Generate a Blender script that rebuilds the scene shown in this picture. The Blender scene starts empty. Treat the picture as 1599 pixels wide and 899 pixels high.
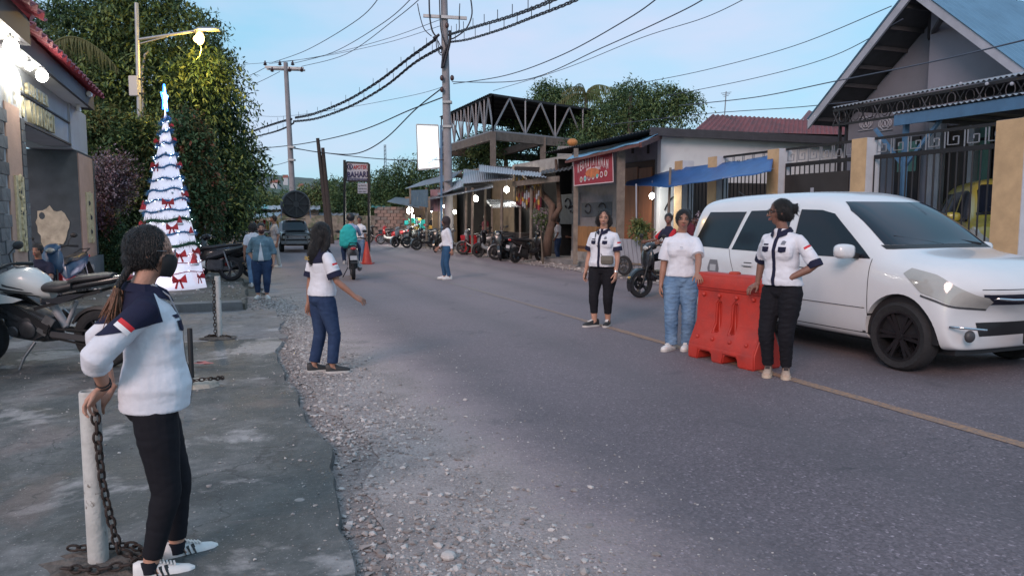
import bpy,bmesh,math,random
import numpy as np
from mathutils import Vector,Matrix,noise as mnoise
R=math.radians
random.seed(7);rng=np.random.default_rng(7)
SC=bpy.context.scene
COL=SC.collection
CAMH=1.5;FPX=1155.0;PITCH=math.atan(109.5/1155)
cam_d=bpy.data.cameras.new('camera');cam=bpy.data.objects.new('camera',cam_d);COL.objects.link(cam)
cam_d.sensor_width=36;cam_d.lens=FPX/1599*36;cam_d.clip_start=0.05;cam_d.clip_end=4000
cam.location=(0,0,CAMH);cam.rotation_euler=(R(90)-PITCH,0,0)
SC.camera=cam
SUN_EL,SUN_AZ=R(5.5),R(205)
w=bpy.data.worlds.new('World');SC.world=w;w.use_nodes=True
nt=w.node_tree;nt.nodes.clear()
def _n(t,**k):
 n=nt.nodes.new(t)
 for a,b in k.items():setattr(n,a,b)
 return n
sky=_n('ShaderNodeTexSky',sky_type='NISHITA',sun_disc=False,sun_elevation=SUN_EL,sun_rotation=SUN_AZ,altitude=100,air_density=1.0,dust_density=0.6,ozone_density=2.0)
tc=_n('ShaderNodeTexCoord');mp=_n('ShaderNodeMapping');mp.inputs['Scale'].default_value=(1,1,3.2)
nz=_n('ShaderNodeTexNoise');nz.inputs['Scale'].default_value=2.3;nz.inputs['Detail'].default_value=5;nz.inputs['Roughness'].default_value=.5
rp=_n('ShaderNodeValToRGB');rp.color_ramp.elements[0].position=.40;rp.color_ramp.elements[1].position=.66
rp.color_ramp.elements[0].color=(0,0,0,1);rp.color_ramp.elements[1].color=(.68,.68,.68,1)
mx=_n('ShaderNodeMix',data_type='RGBA');mx.inputs['B'].default_value=(3.7,3.75,4.8,1)
tint=_n('ShaderNodeMix',data_type='RGBA',blend_type='MULTIPLY');tint.inputs['Factor'].default_value=1;tint.inputs['B'].default_value=(.82,1.12,1.12,1)
grd=_n('ShaderNodeMix',data_type='RGBA');grd.inputs['Factor'].default_value=.72;grd.inputs['B'].default_value=(2.2,3.9,5.3,1)
bg=_n('ShaderNodeBackground');bg.inputs['Strength'].default_value=.12
out=_n('ShaderNodeOutputWorld');L=nt.links.new
L(tc.outputs['Generated'],mp.inputs['Vector']);L(mp.outputs[0],nz.inputs['Vector']);L(nz.outputs['Fac'],rp.inputs['Fac'])
L(sky.outputs[0],tint.inputs['A']);L(tint.outputs['Result'],grd.inputs['A']);L(grd.outputs['Result'],mx.inputs['A'])
L(rp.outputs['Color'],mx.inputs['Factor']);L(mx.outputs['Result'],bg.inputs['Color']);L(bg.outputs[0],out.inputs['Surface'])
sl=bpy.data.lights.new('sun','SUN');sl.energy=1.25;sl.angle=R(22);sl.color=(1,.70,.62)
sun=bpy.data.objects.new('sun',sl);COL.objects.link(sun);sun.rotation_euler=(R(90)-R(28),0,R(180)-SUN_AZ)
SC.view_settings.view_transform='Standard';SC.view_settings.look='None';SC.view_settings.exposure=0.74;SC.view_settings.gamma=1
cp,sp_=math.cos(PITCH),math.sin(PITCH)
TH=R(21.3);N2=(math.cos(TH),math.sin(TH));U2=(-math.sin(TH),math.cos(TH))
def ac(px,py):
 u=(px-799.5)/FPX;v=(449.5-py)/FPX
 f=cp+v*sp_;return u/f,(v*cp-sp_)/f
def A(px,py,D):
 a,c=ac(px,py);return Vector((a*D,D,CAMH+c*D))
def G(px,py,z=0.):
 a,c=ac(px,py);return A(px,py,(z-CAMH)/c)
def S(px,py,s):
 a,c=ac(px,py);return A(px,py,s/(N2[0]*a+N2[1]))
def W(s,t,z=0.):return Vector((s*N2[0]+t*U2[0],s*N2[1]+t*U2[1],z))
def st(p):return p[0]*N2[0]+p[1]*N2[1],p[0]*U2[0]+p[1]*U2[1]
def XY(px,D):
 a,c=ac(px,345);return Vector((a*D,D,0))
MATS={}
def mat(name,col,rough=.7,metal=0.,var=.0,vs=6.,bump=0.,bs=60.,emit=None,es=1.,trans=0.,coat=0.,spec=None,stretch=None,col2=None,c2=(.45,.6),c2s=2.,alpha=None,sheen=0.):
 if name in MATS:return MATS[name]
 m=bpy.data.materials.new(name);m.use_nodes=True;t=m.node_tree;b=t.nodes['Principled BSDF'];K=t.links.new
 b.inputs['Roughness'].default_value=rough;b.inputs['Metallic'].default_value=metal
 c=(*col,1);b.inputs['Base Color'].default_value=c
 co=t.nodes.new('ShaderNodeTexCoord');src=co.outputs['Object']
 if stretch:
  mpn=t.nodes.new('ShaderNodeMapping');mpn.inputs['Scale'].default_value=stretch;K(src,mpn.inputs['Vector']);src=mpn.outputs[0]
 cur=None
 if col2 is not None:
  n2=t.nodes.new('ShaderNodeTexNoise');n2.inputs['Scale'].default_value=c2s;n2.inputs['Detail'].default_value=7;n2.inputs['Roughness'].default_value=.65;K(src,n2.inputs['Vector'])
  r2=t.nodes.new('ShaderNodeValToRGB');r2.color_ramp.elements[0].position=c2[0];r2.color_ramp.elements[1].position=c2[1]
  r2.color_ramp.elements[0].color=c;r2.color_ramp.elements[1].color=(*col2,1);K(n2.outputs['Fac'],r2.inputs['Fac']);cur=r2.outputs['Color']
 if var:
  n1=t.nodes.new('ShaderNodeTexNoise');n1.inputs['Scale'].default_value=vs;n1.inputs['Detail'].default_value=6;n1.inputs['Roughness'].default_value=.6;K(src,n1.inputs['Vector'])
  mr=t.nodes.new('ShaderNodeMapRange');mr.inputs['From Min'].default_value=.3;mr.inputs['From Max'].default_value=.7;mr.inputs['To Min'].default_value=1-var;mr.inputs['To Max'].default_value=1+var
  K(n1.outputs['Fac'],mr.inputs['Value'])
  mu=t.nodes.new('ShaderNodeMix');mu.data_type='RGBA';mu.blend_type='MULTIPLY';mu.inputs['Factor'].default_value=1
  if cur:K(cur,mu.inputs['A'])
  else:mu.inputs['A'].default_value=c
  K(mr.outputs[0],mu.inputs['B']);cur=mu.outputs['Result']
 if cur:K(cur,b.inputs['Base Color'])
 if bump:
  nb=t.nodes.new('ShaderNodeTexNoise');nb.inputs['Scale'].default_value=bs;nb.inputs['Detail'].default_value=4;K(src,nb.inputs['Vector'])
  bu=t.nodes.new('ShaderNodeBump');bu.inputs['Strength'].default_value=bump;bu.inputs['Distance'].default_value=.02;K(nb.outputs['Fac'],bu.inputs['Height']);K(bu.outputs[0],b.inputs['Normal'])
 if emit:b.inputs['Emission Color'].default_value=(*emit,1);b.inputs['Emission Strength'].default_value=es
 if trans:b.inputs['Transmission Weight'].default_value=trans
 if coat:b.inputs['Coat Weight'].default_value=coat;b.inputs['Coat Roughness'].default_value=.06
 if spec is not None:b.inputs['Specular IOR Level'].default_value=spec
 if sheen:b.inputs['Sheen Weight'].default_value=sheen
 if alpha is not None:b.inputs['Alpha'].default_value=alpha
 MATS[name]=m;return m
def tag(o,label=None,cat=None,group=None,kind=None):
 if label:o['label']=label
 if cat:o['category']=cat
 if group:o['group']=group
 if kind:o['kind']=kind
 return o
def thing(name,label,cat,loc=(0,0,0),rz=0.,group=None):
 o=bpy.data.objects.new(name,None);COL.objects.link(o);o.empty_display_size=.2
 o.location=loc;o.rotation_euler=(0,0,rz);o['label']=label;o['category']=cat
 if group:o['group']=group
 return o
def lm(o):return Matrix.Translation(o.location)@o.rotation_euler.to_matrix().to_4x4()@Matrix.Diagonal((*o.scale,1))
def gm(o):return gm(o.parent)@lm(o)if o.parent else lm(o)
def meshobj(name,me,parent=None,loc=None,rot=None,scale=None):
 o=bpy.data.objects.new(name,me);COL.objects.link(o);o.parent=parent
 if loc is not None:o.location=loc
 if rot is not None:o.rotation_euler=rot
 if scale is not None:o.scale=scale
 return o
def copy_tree(o,parent=None):
 c=o.copy();COL.objects.link(c);c.parent=parent
 for ch in list(o.children):copy_tree(ch,c)
 return c
def recolor(o,frm,to):
 """swap a material on copies of parts (object-level slots)"""
 for x in[o]+list(o.children_recursive):
  if x.type=='MESH':
   for sl_ in x.material_slots:
    if sl_.material and sl_.material.name==frm:
     sl_.link='OBJECT';sl_.material=MATS[to]
def perp(t):
 t=Vector(t).normalized();r=Vector((0,0,1))if abs(t.z)<.9 else Vector((0,1,0))
 a=t.cross(r).normalized();return a,t.cross(a).normalized()
class Geo:
 def __init__(g):g.v=[];g.f=[];g.m=[];g.cm=0
 def add(g,vs,fs):
  b=len(g.v);g.v+=[tuple(x)for x in vs];g.f+=[tuple(i+b for i in f)for f in fs];g.m+=[g.cm]*len(fs);return g
 def box(g,c,s,rz=0.,M=None):
  x,y,z=s[0]/2,s[1]/2,s[2]/2;ca,sa=math.cos(rz),math.sin(rz);vs=[]
  for i in(-1,1):
   for j in(-1,1):
    for k in(-1,1):
     p=Vector((i*x,j*y,k*z))
     if M:p=M@p
     vs.append((c[0]+p.x*ca-p.y*sa,c[1]+p.x*sa+p.y*ca,c[2]+p.z))
  return g.add(vs,[(0,1,3,2),(4,6,7,5),(0,4,5,1),(2,3,7,6),(0,2,6,4),(1,5,7,3)])
 def beam(g,p,q,w_,h_=None,up=None):
  p,q=Vector(p),Vector(q);t=(q-p).normalized();h_=h_ or w_
  r=Vector(up)if up else(Vector((0,0,1))if abs(t.z)<.95 else Vector((0,1,0)))
  a=t.cross(r).normalized()*(w_/2);b=a.cross(t).normalized()*(h_/2)
  vs=[p-a-b,p+a-b,p+a+b,p-a+b,q-a-b,q+a-b,q+a+b,q-a+b]
  return g.add(vs,[(0,3,2,1),(4,5,6,7),(0,1,5,4),(1,2,6,5),(2,3,7,6),(3,0,4,7)])
 def tube(g,pts,r,n=8,cap=True,flat=1.):
  pts=[Vector(p)for p in pts];k=len(pts);rr=r if hasattr(r,'__len__')else[r]*k;vs=[];fs=[];a0=None
  for i,p in enumerate(pts):
   t=(pts[min(i+1,k-1)]-pts[max(i-1,0)]).normalized()
   if a0 is None:a,b=perp(t)
   else:
    a=(a0-t*a0.dot(t));a=a.normalized()if a.length>1e-6 else perp(t)[0];b=t.cross(a)
   a0=a
   for j in range(n):
    th=2*math.pi*j/n;vs.append(p+(a*math.cos(th)+b*math.sin(th)*flat)*rr[i])
  for i in range(k-1):
   for j in range(n):
    j2=(j+1)%n;fs.append((i*n+j,i*n+j2,(i+1)*n+j2,(i+1)*n+j))
  if cap:fs.append(tuple(range(n))[::-1]);fs.append(tuple((k-1)*n+j for j in range(n)))
  return g.add(vs,fs)
 def lathe(g,prof,n=16,c=(0,0,0),axis='z',M=None):
  """prof: [(r, h)]"""
  vs=[];fs=[]
  for r_,h in prof:
   for j in range(n):
    th=2*math.pi*j/n;x,y=r_*math.cos(th),r_*math.sin(th)
    p=Vector((x,y,h))if axis=='z' else Vector((h,x,y))if axis=='x' else Vector((y,h,x))
    if M:p=M@p
    vs.append(p+Vector(c))
  for i in range(len(prof)-1):
   for j in range(n):
    j2=(j+1)%n;fs.append((i*n+j,i*n+j2,(i+1)*n+j2,(i+1)*n+j))
  if prof[0]==prof[-1]:return g.add(vs,fs)
  if prof[0][0]>1e-5:fs.append(tuple(range(n))[::-1])
  if prof[-1][0]>1e-5:fs.append(tuple((len(prof)-1)*n+j for j in range(n)))
  return g.add(vs,fs)
 def ell(g,c,r,n=16,m=10,M=None):
  vs=[(0,0,-1)];fs=[]
  for i in range(1,m):
   ph=-math.pi/2+math.pi*i/m
   for j in range(n):
    th=2*math.pi*j/n;vs.append((math.cos(ph)*math.cos(th),math.cos(ph)*math.sin(th),math.sin(ph)))
  vs.append((0,0,1));top=len(vs)-1
  for j in range(n):j2=(j+1)%n;fs.append((0,1+j2,1+j));fs.append((top,1+(m-2)*n+j,1+(m-2)*n+j2))
  for i in range(m-2):
   for j in range(n):j2=(j+1)%n;fs.append((1+i*n+j,1+i*n+j2,1+(i+1)*n+j2,1+(i+1)*n+j))
  out_=[]
  for v in vs:
   p=Vector((v[0]*r[0],v[1]*r[1],v[2]*r[2]))
   if M:p=M@p
   out_.append(p+Vector(c))
  return g.add(out_,fs)
 def prism(g,poly,d):
  """poly: list of 3D points (planar), d: extrusion vector"""
  n=len(poly);d=Vector(d);poly=[Vector(p)for p in poly]
  return g.add(poly+[p+d for p in poly],[tuple(range(n))[::-1],tuple(range(n,2*n))]+[(i,(i+1)%n,(i+1)%n+n,i+n)for i in range(n)])
 def quad(g,a,b,c,d):return g.add([a,b,c,d],[(0,1,2,3)])
 def rings(g,R_):
  """R_: list of rings (same point count); closed tube with caps"""
  n=len(R_[0]);vs=[p for r_ in R_ for p in r_];fs=[]
  for i in range(len(R_)-1):
   for j in range(n):j2=(j+1)%n;fs.append((i*n+j,i*n+j2,(i+1)*n+j2,(i+1)*n+j))
  fs.append(tuple(range(n))[::-1]);fs.append(tuple((len(R_)-1)*n+j for j in range(n)))
  return g.add(vs,fs)
 def corrugated(g,a,b,c,d,amp=.02,pitch=.12,th=.004,res=5):
  """sheet with corners a(0,0) b(1,0) c(1,1) d(0,1); waves vary along a->b, ridges run a->d"""
  a,b,c,d=map(Vector,(a,b,c,d));L_=(b-a).length;n=max(6,int(L_/pitch*res));nn=(b-a).cross(d-a).normalized();vs=[]
  for i in range(n+1):
   f=i/n;off=nn*amp*math.sin(2*math.pi*f*L_/pitch)
   p,q=a.lerp(b,f)+off,d.lerp(c,f)+off
   vs+=[p,q,p-nn*th,q-nn*th]
  fs=[]
  for i in range(n):
   k=i*4;fs+=[(k,k+4,k+5,k+1),(k+2,k+3,k+7,k+6),(k,k+2,k+6,k+4),(k+1,k+5,k+7,k+3)]
  fs+=[(0,1,3,2),(n*4,n*4+2,n*4+3,n*4+1)]
  return g.add(vs,fs)
 def mesh(g,name,mats,smooth=False,inv=None,recalc=True):
  me=bpy.data.meshes.new(name);v=g.v
  if inv is not None:v=[inv@Vector(p)for p in v]
  me.from_pydata([tuple(p)for p in v],[],g.f)
  if not isinstance(mats,(list,tuple)):mats=[mats]
  for m_ in mats:me.materials.append(m_)
  if len(mats)>1:me.polygons.foreach_set('material_index',g.m)
  if recalc:
   bm=bmesh.new();bm.from_mesh(me);bmesh.ops.recalc_face_normals(bm,faces=bm.faces);bm.to_mesh(me);bm.free()
  if smooth:
   me.polygons.foreach_set('use_smooth',[True]*len(me.polygons))
   if smooth is not True:me.set_sharp_from_angle(angle=R(smooth))
  return me
 def build(g,name,mats,parent=None,smooth=False,world=False,recalc=True,bevel=0.):
  inv=gm(parent).inverted()if(world and parent)else None
  me=g.mesh(name,mats,smooth,inv,recalc)
  if bevel:
   bm=bmesh.new();bm.from_mesh(me);bmesh.ops.bevel(bm,geom=list(bm.edges),offset=bevel,segments=2,affect='EDGES',clamp_overlap=True);bm.to_mesh(me);bm.free()
   me.polygons.foreach_set('use_smooth',[True]*len(me.polygons));me.set_sharp_from_angle(angle=R(50))
  return meshobj(name,me,parent)
def fastmesh(name,V,Fq,mats,midx=None,smooth=False):
 """V (n,3) numpy, Fq (m,k) numpy"""
 me=bpy.data.meshes.new(name);m,k=Fq.shape
 me.vertices.add(len(V));me.vertices.foreach_set('co',np.asarray(V,dtype=np.float32).ravel())
 me.loops.add(m*k);me.loops.foreach_set('vertex_index',np.asarray(Fq,dtype=np.int32).ravel())
 me.polygons.add(m);me.polygons.foreach_set('loop_start',np.arange(0,m*k,k,dtype=np.int32));me.polygons.foreach_set('loop_total',np.full(m,k,dtype=np.int32))
 for m_ in(mats if isinstance(mats,(list,tuple))else[mats]):me.materials.append(m_)
 if midx is not None:me.polygons.foreach_set('material_index',np.asarray(midx,dtype=np.int32))
 me.polygons.foreach_set('use_smooth',np.full(m,smooth));me.update(calc_edges=True);return me
def remesh(me,voxel,smooth=2,fac=.5,name=None):
 o=bpy.data.objects.new('tmp',me);COL.objects.link(o)
 r_=o.modifiers.new('r','REMESH');r_.mode='VOXEL';r_.voxel_size=voxel;r_.use_smooth_shade=True
 if smooth:s_=o.modifiers.new('s','SMOOTH');s_.factor=fac;s_.iterations=smooth
 dg=bpy.context.evaluated_depsgraph_get();dg.update()
 m2=bpy.data.meshes.new_from_object(o.evaluated_get(dg));bpy.data.objects.remove(o)
 m2.name=name or me.name;return m2
def getco(me):
 a=np.empty(len(me.vertices)*3,dtype=np.float32);me.vertices.foreach_get('co',a);return a.reshape(-1,3)
def getno(me):
 a=np.empty(len(me.vertices)*3,dtype=np.float32);me.vertices.foreach_get('normal',a);return a.reshape(-1,3)
def setco(me,a):me.vertices.foreach_set('co',np.asarray(a,dtype=np.float32).ravel());me.update()
def setmat(me,m_):
 me.materials.clear();me.materials.append(m_)
def vnoise(P,f,seed=0.,oct=2):
 """cheap smooth pseudo-noise from summed sines with random directions (vectorised)"""
 rs=np.random.default_rng(int(seed*97)+3);o=np.zeros(len(P));tot=0
 for k in range(oct):
  for j in range(5):
   d=rs.normal(size=3);d/=np.linalg.norm(d);o+=np.sin(P@(d*f*(1.9**k)*(.7+.6*rs.random()))+rs.random()*6.3)/(1.6**k);tot+=1/(1.6**k)
 return o/tot*1.6
def patch(src,planes,off=.003,th=.0,pre=None):
 """cut the piece of a mesh that lies behind every plane (point, outward normal) and lift it off the surface"""
 bm=bmesh.new();bm.from_mesh(src)
 for co,no in planes:
  no=Vector(no).normalized();co=Vector(co)
  bmesh.ops.delete(bm,geom=[f for f in bm.faces if all((v.co-co).dot(no)>0 for v in f.verts)],context='FACES')
 if pre:bmesh.ops.delete(bm,geom=[f for f in bm.faces if not pre(f)],context='FACES')
 for co,no in planes:
  bmesh.ops.bisect_plane(bm,geom=list(bm.verts)+list(bm.edges)+list(bm.faces),plane_co=co,plane_no=no,clear_outer=True)
 left=set(bm.faces);best=[]
 while left:
  f0=left.pop();isl=[f0];stk=[f0]
  while stk:
   f_=stk.pop()
   for e_ in f_.edges:
    for g_ in e_.link_faces:
     if g_ in left:left.discard(g_);isl.append(g_);stk.append(g_)
  if sum(f.calc_area()for f in isl)>sum(f.calc_area()for f in best):best=isl
 bs_=set(best);bmesh.ops.delete(bm,geom=[f for f in bm.faces if f not in bs_],context='FACES')
 bm.normal_update()
 nn=[v.normal.copy()for v in bm.verts]
 for v,n_ in zip(bm.verts,nn):v.co+=n_*off
 if th and bm.faces:
  ret=bmesh.ops.extrude_face_region(bm,geom=list(bm.faces));
  for v in[x for x in ret['geom']if isinstance(x,bmesh.types.BMVert)]:v.co+=v.normal*th
 me=bpy.data.meshes.new('patch');bm.to_mesh(me);bm.free()
 me.polygons.foreach_set('use_smooth',[True]*len(me.polygons));return me
def polyplanes(poly,ax):
 """convex polygon in the plane normal to axis ax ('x','y','z') -> side planes; poly pts are (a,b) of the other two axes"""
 n=len(poly);cx=sum(p[0]for p in poly)/n;cy=sum(p[1]for p in poly)/n;out_=[]
 for i in range(n):
  a,b=poly[i],poly[(i+1)%n];no=(b[1]-a[1],a[0]-b[0])
  if no[0]*(a[0]-cx)+no[1]*(a[1]-cy)<0:no=(-no[0],-no[1])
  def e(p,w_=0):return{'x':Vector((w_,p[0],p[1])),'y':Vector((p[0],w_,p[1])),'z':Vector((p[0],p[1],w_))}[ax]
  out_.append((e(a),e(no)))
 return out_
def text_mesh(s,size,depth,mt,spacing=1.,bold=.0):
 c=bpy.data.curves.new('t','FONT');c.body=s;c.size=size;c.extrude=depth;c.align_x='CENTER';c.align_y='CENTER';c.space_character=spacing;c.offset=bold;c.resolution_u=2
 o=bpy.data.objects.new('t',c);COL.objects.link(o);dg=bpy.context.evaluated_depsgraph_get();dg.update()
 me=bpy.data.meshes.new_from_object(o.evaluated_get(dg));bpy.data.objects.remove(o);setmat(me,mt);return me
def put_text(s,parent,center,xdir,up,size,mt,depth=.006,width=None,name='lettering',bold=0.,spacing=1.):
 """xdir: reading direction; center in parent's local coordinates"""
 me=text_mesh(s,size,depth,mt,spacing,bold);x=Vector(xdir).normalized();u=Vector(up).normalized();z=x.cross(u)
 M=Matrix((x,u,z)).transposed().to_4x4();co=getco(me);wd=co[:,0].max()-co[:,0].min()
 k=width/wd if width else 1.
 co[:,0]*=k;setco(me,co);me.transform(Matrix.Translation(Vector(center))@M);return meshobj(name,me,parent)
# ================= ground, road, pavements =================
def nodemat(name,rough=.85):
 m=bpy.data.materials.new(name);m.use_nodes=True;t=m.node_tree;b=t.nodes['Principled BSDF'];b.inputs['Roughness'].default_value=rough
 MATS[name]=m;return m,t,b,t.links.new
def nz_(t,sc,det=5,ro=.6,src=None,dist=0.):
 n=t.nodes.new('ShaderNodeTexNoise');n.inputs['Scale'].default_value=sc;n.inputs['Detail'].default_value=det;n.inputs['Roughness'].default_value=ro;n.inputs['Distortion'].default_value=dist
 if src:t.links.new(src,n.inputs['Vector'])
 return n.outputs['Fac']
def ramp(t,src,stops):
 r_=t.nodes.new('ShaderNodeValToRGB');e=r_.color_ramp.elements
 while len(e)<len(stops):e.new(.5)
 for k,(p,c)in enumerate(stops):e[k].position=p;e[k].color=(*c,1)if len(c)==3 else c
 t.links.new(src,r_.inputs['Fac']);return r_.outputs['Color']
def g3(v):return(v,v,v)
def mixc(t,f,a,b_,bt='MIX'):
 m_=t.nodes.new('ShaderNodeMix');m_.data_type='RGBA';m_.blend_type=bt
 for k,v in(('Factor',f),('A',a),('B',b_)):
  if isinstance(v,(int,float)):m_.inputs[k].default_value=v
  elif isinstance(v,tuple):m_.inputs[k].default_value=(*v,1)
  else:t.links.new(v,m_.inputs[k])
 return m_.outputs['Result']
def math_(t,op,a,b_=0.,c=None):
 m_=t.nodes.new('ShaderNodeMath');m_.operation=op
 for k,v in enumerate((a,b_,c)):
  if v is None:continue
  if isinstance(v,(int,float)):m_.inputs[k].default_value=v
  else:t.links.new(v,m_.inputs[k])
 return m_.outputs[0]
def mrange(t,v,a,b_,c=0.,d=1.):
 m_=t.nodes.new('ShaderNodeMapRange');t.links.new(v,m_.inputs['Value'])
 for k,x in zip(('From Min','From Max','To Min','To Max'),(a,b_,c,d)):m_.inputs[k].default_value=x
 return m_.outputs[0]
def bump_(t,b,h,st_=.3,dist=.01):
 u=t.nodes.new('ShaderNodeBump');u.inputs['Strength'].default_value=st_;u.inputs['Distance'].default_value=dist
 t.links.new(h,u.inputs['Height']);t.links.new(u.outputs[0],b.inputs['Normal'])
def asphalt():
 m,t,b,K=nodemat('asphalt',.8)
 co=t.nodes.new('ShaderNodeTexCoord').outputs['Object'];sx=t.nodes.new('ShaderNodeSeparateXYZ');K(co,sx.inputs[0]);s=sx.outputs['X']
 big=nz_(t,.35,4,.6,co);fine=nz_(t,55,3,.75,co);vf=nz_(t,150,2,.8,co)
 base=ramp(t,big,[(.3,(.105,.086,.096)),(.7,(.165,.135,.148))])
 vo=t.nodes.new('ShaderNodeTexVoronoi');vo.inputs['Scale'].default_value=75;K(co,vo.inputs['Vector'])
 agg=ramp(t,vo.outputs['Color'],[(.0,g3(.55)),(.5,g3(.86)),(.82,g3(1.15)),(.97,g3(2.3))])
 base=mixc(t,1.,base,agg,'MULTIPLY')
 base=mixc(t,1.,base,ramp(t,fine,[(.3,g3(.7)),(.7,g3(1.3))]),'MULTIPLY')
 nd=nz_(t,.9,5,.65,co)
 sd=math_(t,'ADD',s,math_(t,'MULTIPLY',nd,1.3))
 dust=mrange(t,sd,2.9,1.8)
 dd=math_(t,'MULTIPLY',dust,mrange(t,nz_(t,28,4,.7,co),.25,.6,.5,1.))
 base=mixc(t,math_(t,'MULTIPLY',dd,.92),base,(.44,.345,.335))
 far=mrange(t,sx.outputs['Y'],3,17);base=mixc(t,math_(t,'MULTIPLY',far,.8),base,(.25,.20,.21))  # paler with distance: grazing-angle sheen mixed into the base colour
 tr=math_(t,'ABSOLUTE',math_(t,'SUBTRACT',math_(t,'ABSOLUTE',math_(t,'SUBTRACT',s,2.9)),.75))
 tr2=math_(t,'ABSOLUTE',math_(t,'SUBTRACT',math_(t,'ABSOLUTE',math_(t,'SUBTRACT',s,6.9)),.75))
 tk=math_(t,'MAXIMUM',mrange(t,tr,.5,.0),mrange(t,tr2,.5,.0))
 base=mixc(t,math_(t,'MULTIPLY',tk,.35),base,(.095,.085,.092))
 gd=mrange(t,math_(t,'ADD',s,math_(t,'MULTIPLY',math_(t,'SUBTRACT',nz_(t,2.2,7,.75,co),.5),1.6)),1.75,1.3);gc=mixc(t,1.,ramp(t,nz_(t,2.2,8,.7,co),[(.35,(.21,.175,.165)),(.65,(.34,.29,.275))]),ramp(t,nz_(t,45,4,.8,co),[(.3,g3(.6)),(.7,g3(1.45))]),'MULTIPLY');base=mixc(t,gd,base,gc)
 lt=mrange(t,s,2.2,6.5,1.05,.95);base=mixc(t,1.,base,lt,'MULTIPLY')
 sta=ramp(t,nz_(t,1.6,5,.7,co,.6),[(.60,g3(0)),(.68,g3(.45))]);base=mixc(t,sta,base,(.07,.062,.07))
 vc=t.nodes.new('ShaderNodeTexVoronoi');vc.feature='DISTANCE_TO_EDGE';vc.inputs['Scale'].default_value=.45
 wv=t.nodes.new('ShaderNodeVectorMath');wv.operation='ADD';nn=t.nodes.new('ShaderNodeTexNoise');nn.inputs['Scale'].default_value=3;nn.inputs['Detail'].default_value=6;K(co,nn.inputs['Vector']);K(co,wv.inputs[0]);K(nn.outputs['Color'],wv.inputs[1]);K(wv.outputs[0],vc.inputs['Vector'])
 ck=math_(t,'MULTIPLY',mrange(t,vc.outputs['Distance'],.006,.002),mrange(t,nz_(t,.5,2,.5,co),.56,.62))
 base=mixc(t,math_(t,'MULTIPLY',ck,.55),base,(.03,.03,.035))
 K(base,b.inputs['Base Color']);bump_(t,b,math_(t,'ADD',vo.outputs['Distance'],math_(t,'MULTIPLY',fine,.8)),.55,.006)
 K(mrange(t,fine,.3,.7,.62,.85),b.inputs['Roughness']);return m
def concrete_floor(name,c1,c2,c3,seed=0.):
 m,t,b,K=nodemat(name,.75)
 mp_=t.nodes.new('ShaderNodeMapping');mp_.inputs['Location'].default_value=(seed,seed*2,0);K(t.nodes.new('ShaderNodeTexCoord').outputs['Object'],mp_.inputs['Vector']);co=mp_.outputs[0]
 a=nz_(t,.55,8,.68,co,.4);col=ramp(t,a,[(.38,c1),(.52,c2),(.66,c3)])
 st2=nz_(t,1.3,7,.72,co,.8);col=mixc(t,ramp(t,st2,[(.50,g3(0)),(.56,g3(.75))]),col,c1)
 p2=nz_(t,.9,8,.6,co,.3);col=mixc(t,ramp(t,p2,[(.56,g3(0)),(.60,g3(.8))]),col,tuple(x*1.35 for x in c3))
 col=mixc(t,ramp(t,nz_(t,.7,6,.65,co,1.),[(.55,g3(0)),(.66,g3(.55))]),col,(.19,.14,.125))
 col=mixc(t,1.,col,ramp(t,nz_(t,14,6,.75,co),[(.25,g3(.62)),(.75,g3(1.35))]),'MULTIPLY')
 sp3=nz_(t,60,2,.6,co);col=mixc(t,ramp(t,sp3,[(.66,g3(0)),(.7,g3(.6))]),col,(.42,.4,.4))
 vc=t.nodes.new('ShaderNodeTexVoronoi');vc.feature='DISTANCE_TO_EDGE';vc.inputs['Scale'].default_value=.6
 wv=t.nodes.new('ShaderNodeVectorMath');wv.operation='ADD';nn=t.nodes.new('ShaderNodeTexNoise');nn.inputs['Scale'].default_value=2.2;nn.inputs['Detail'].default_value=7;K(co,nn.inputs['Vector']);K(co,wv.inputs[0]);K(nn.outputs['Color'],wv.inputs[1]);K(wv.outputs[0],vc.inputs['Vector'])
 col=mixc(t,mrange(t,vc.outputs['Distance'],.008,.002,0,.6),col,(.03,.03,.03))
 K(col,b.inputs['Base Color']);bump_(t,b,math_(t,'ADD',nz_(t,30,6,.7,co),math_(t,'MULTIPLY',a,3.)),.5,.02)
 K(ramp(t,st2,[(.4,g3(.8)),(.6,g3(.5))]),b.inputs['Roughness']);return m
def dirtmat(name,c1,c2,sc=1.5):
 m,t,b,K=nodemat(name,.95);co=t.nodes.new('ShaderNodeTexCoord').outputs['Object']
 col=ramp(t,nz_(t,sc,8,.7,co),[(.35,c1),(.65,c2)]);col=mixc(t,1.,col,ramp(t,nz_(t,45,4,.8,co),[(.3,g3(.6)),(.7,g3(1.45))]),'MULTIPLY')
 K(col,b.inputs['Base Color']);bump_(t,b,nz_(t,40,6,.8,co),.8,.02);return m
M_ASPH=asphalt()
M_APR=concrete_floor('stained_concrete',(.042,.05,.052),(.10,.104,.102),(.25,.235,.23))
M_DRV=concrete_floor('pale_concrete',(.13,.125,.135),(.2,.195,.205),(.27,.26,.27),7.3)
M_GRAV=dirtmat('gravel_dirt',(.23,.19,.18),(.36,.305,.29),2.2)
M_EARTH=dirtmat('bare_earth',(.09,.085,.07),(.17,.155,.135))
M_CONC=mat('weathered_concrete',(.27,.265,.26),.9,var=.22,vs=3,bump=.4,bs=30,col2=(.15,.15,.15),c2=(.5,.7))
M_KERB=mat('kerb_concrete',(.2,.195,.2),.9,var=.3,vs=4,bump=.5,bs=25,col2=(.1,.1,.1),c2=(.45,.65))
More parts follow.
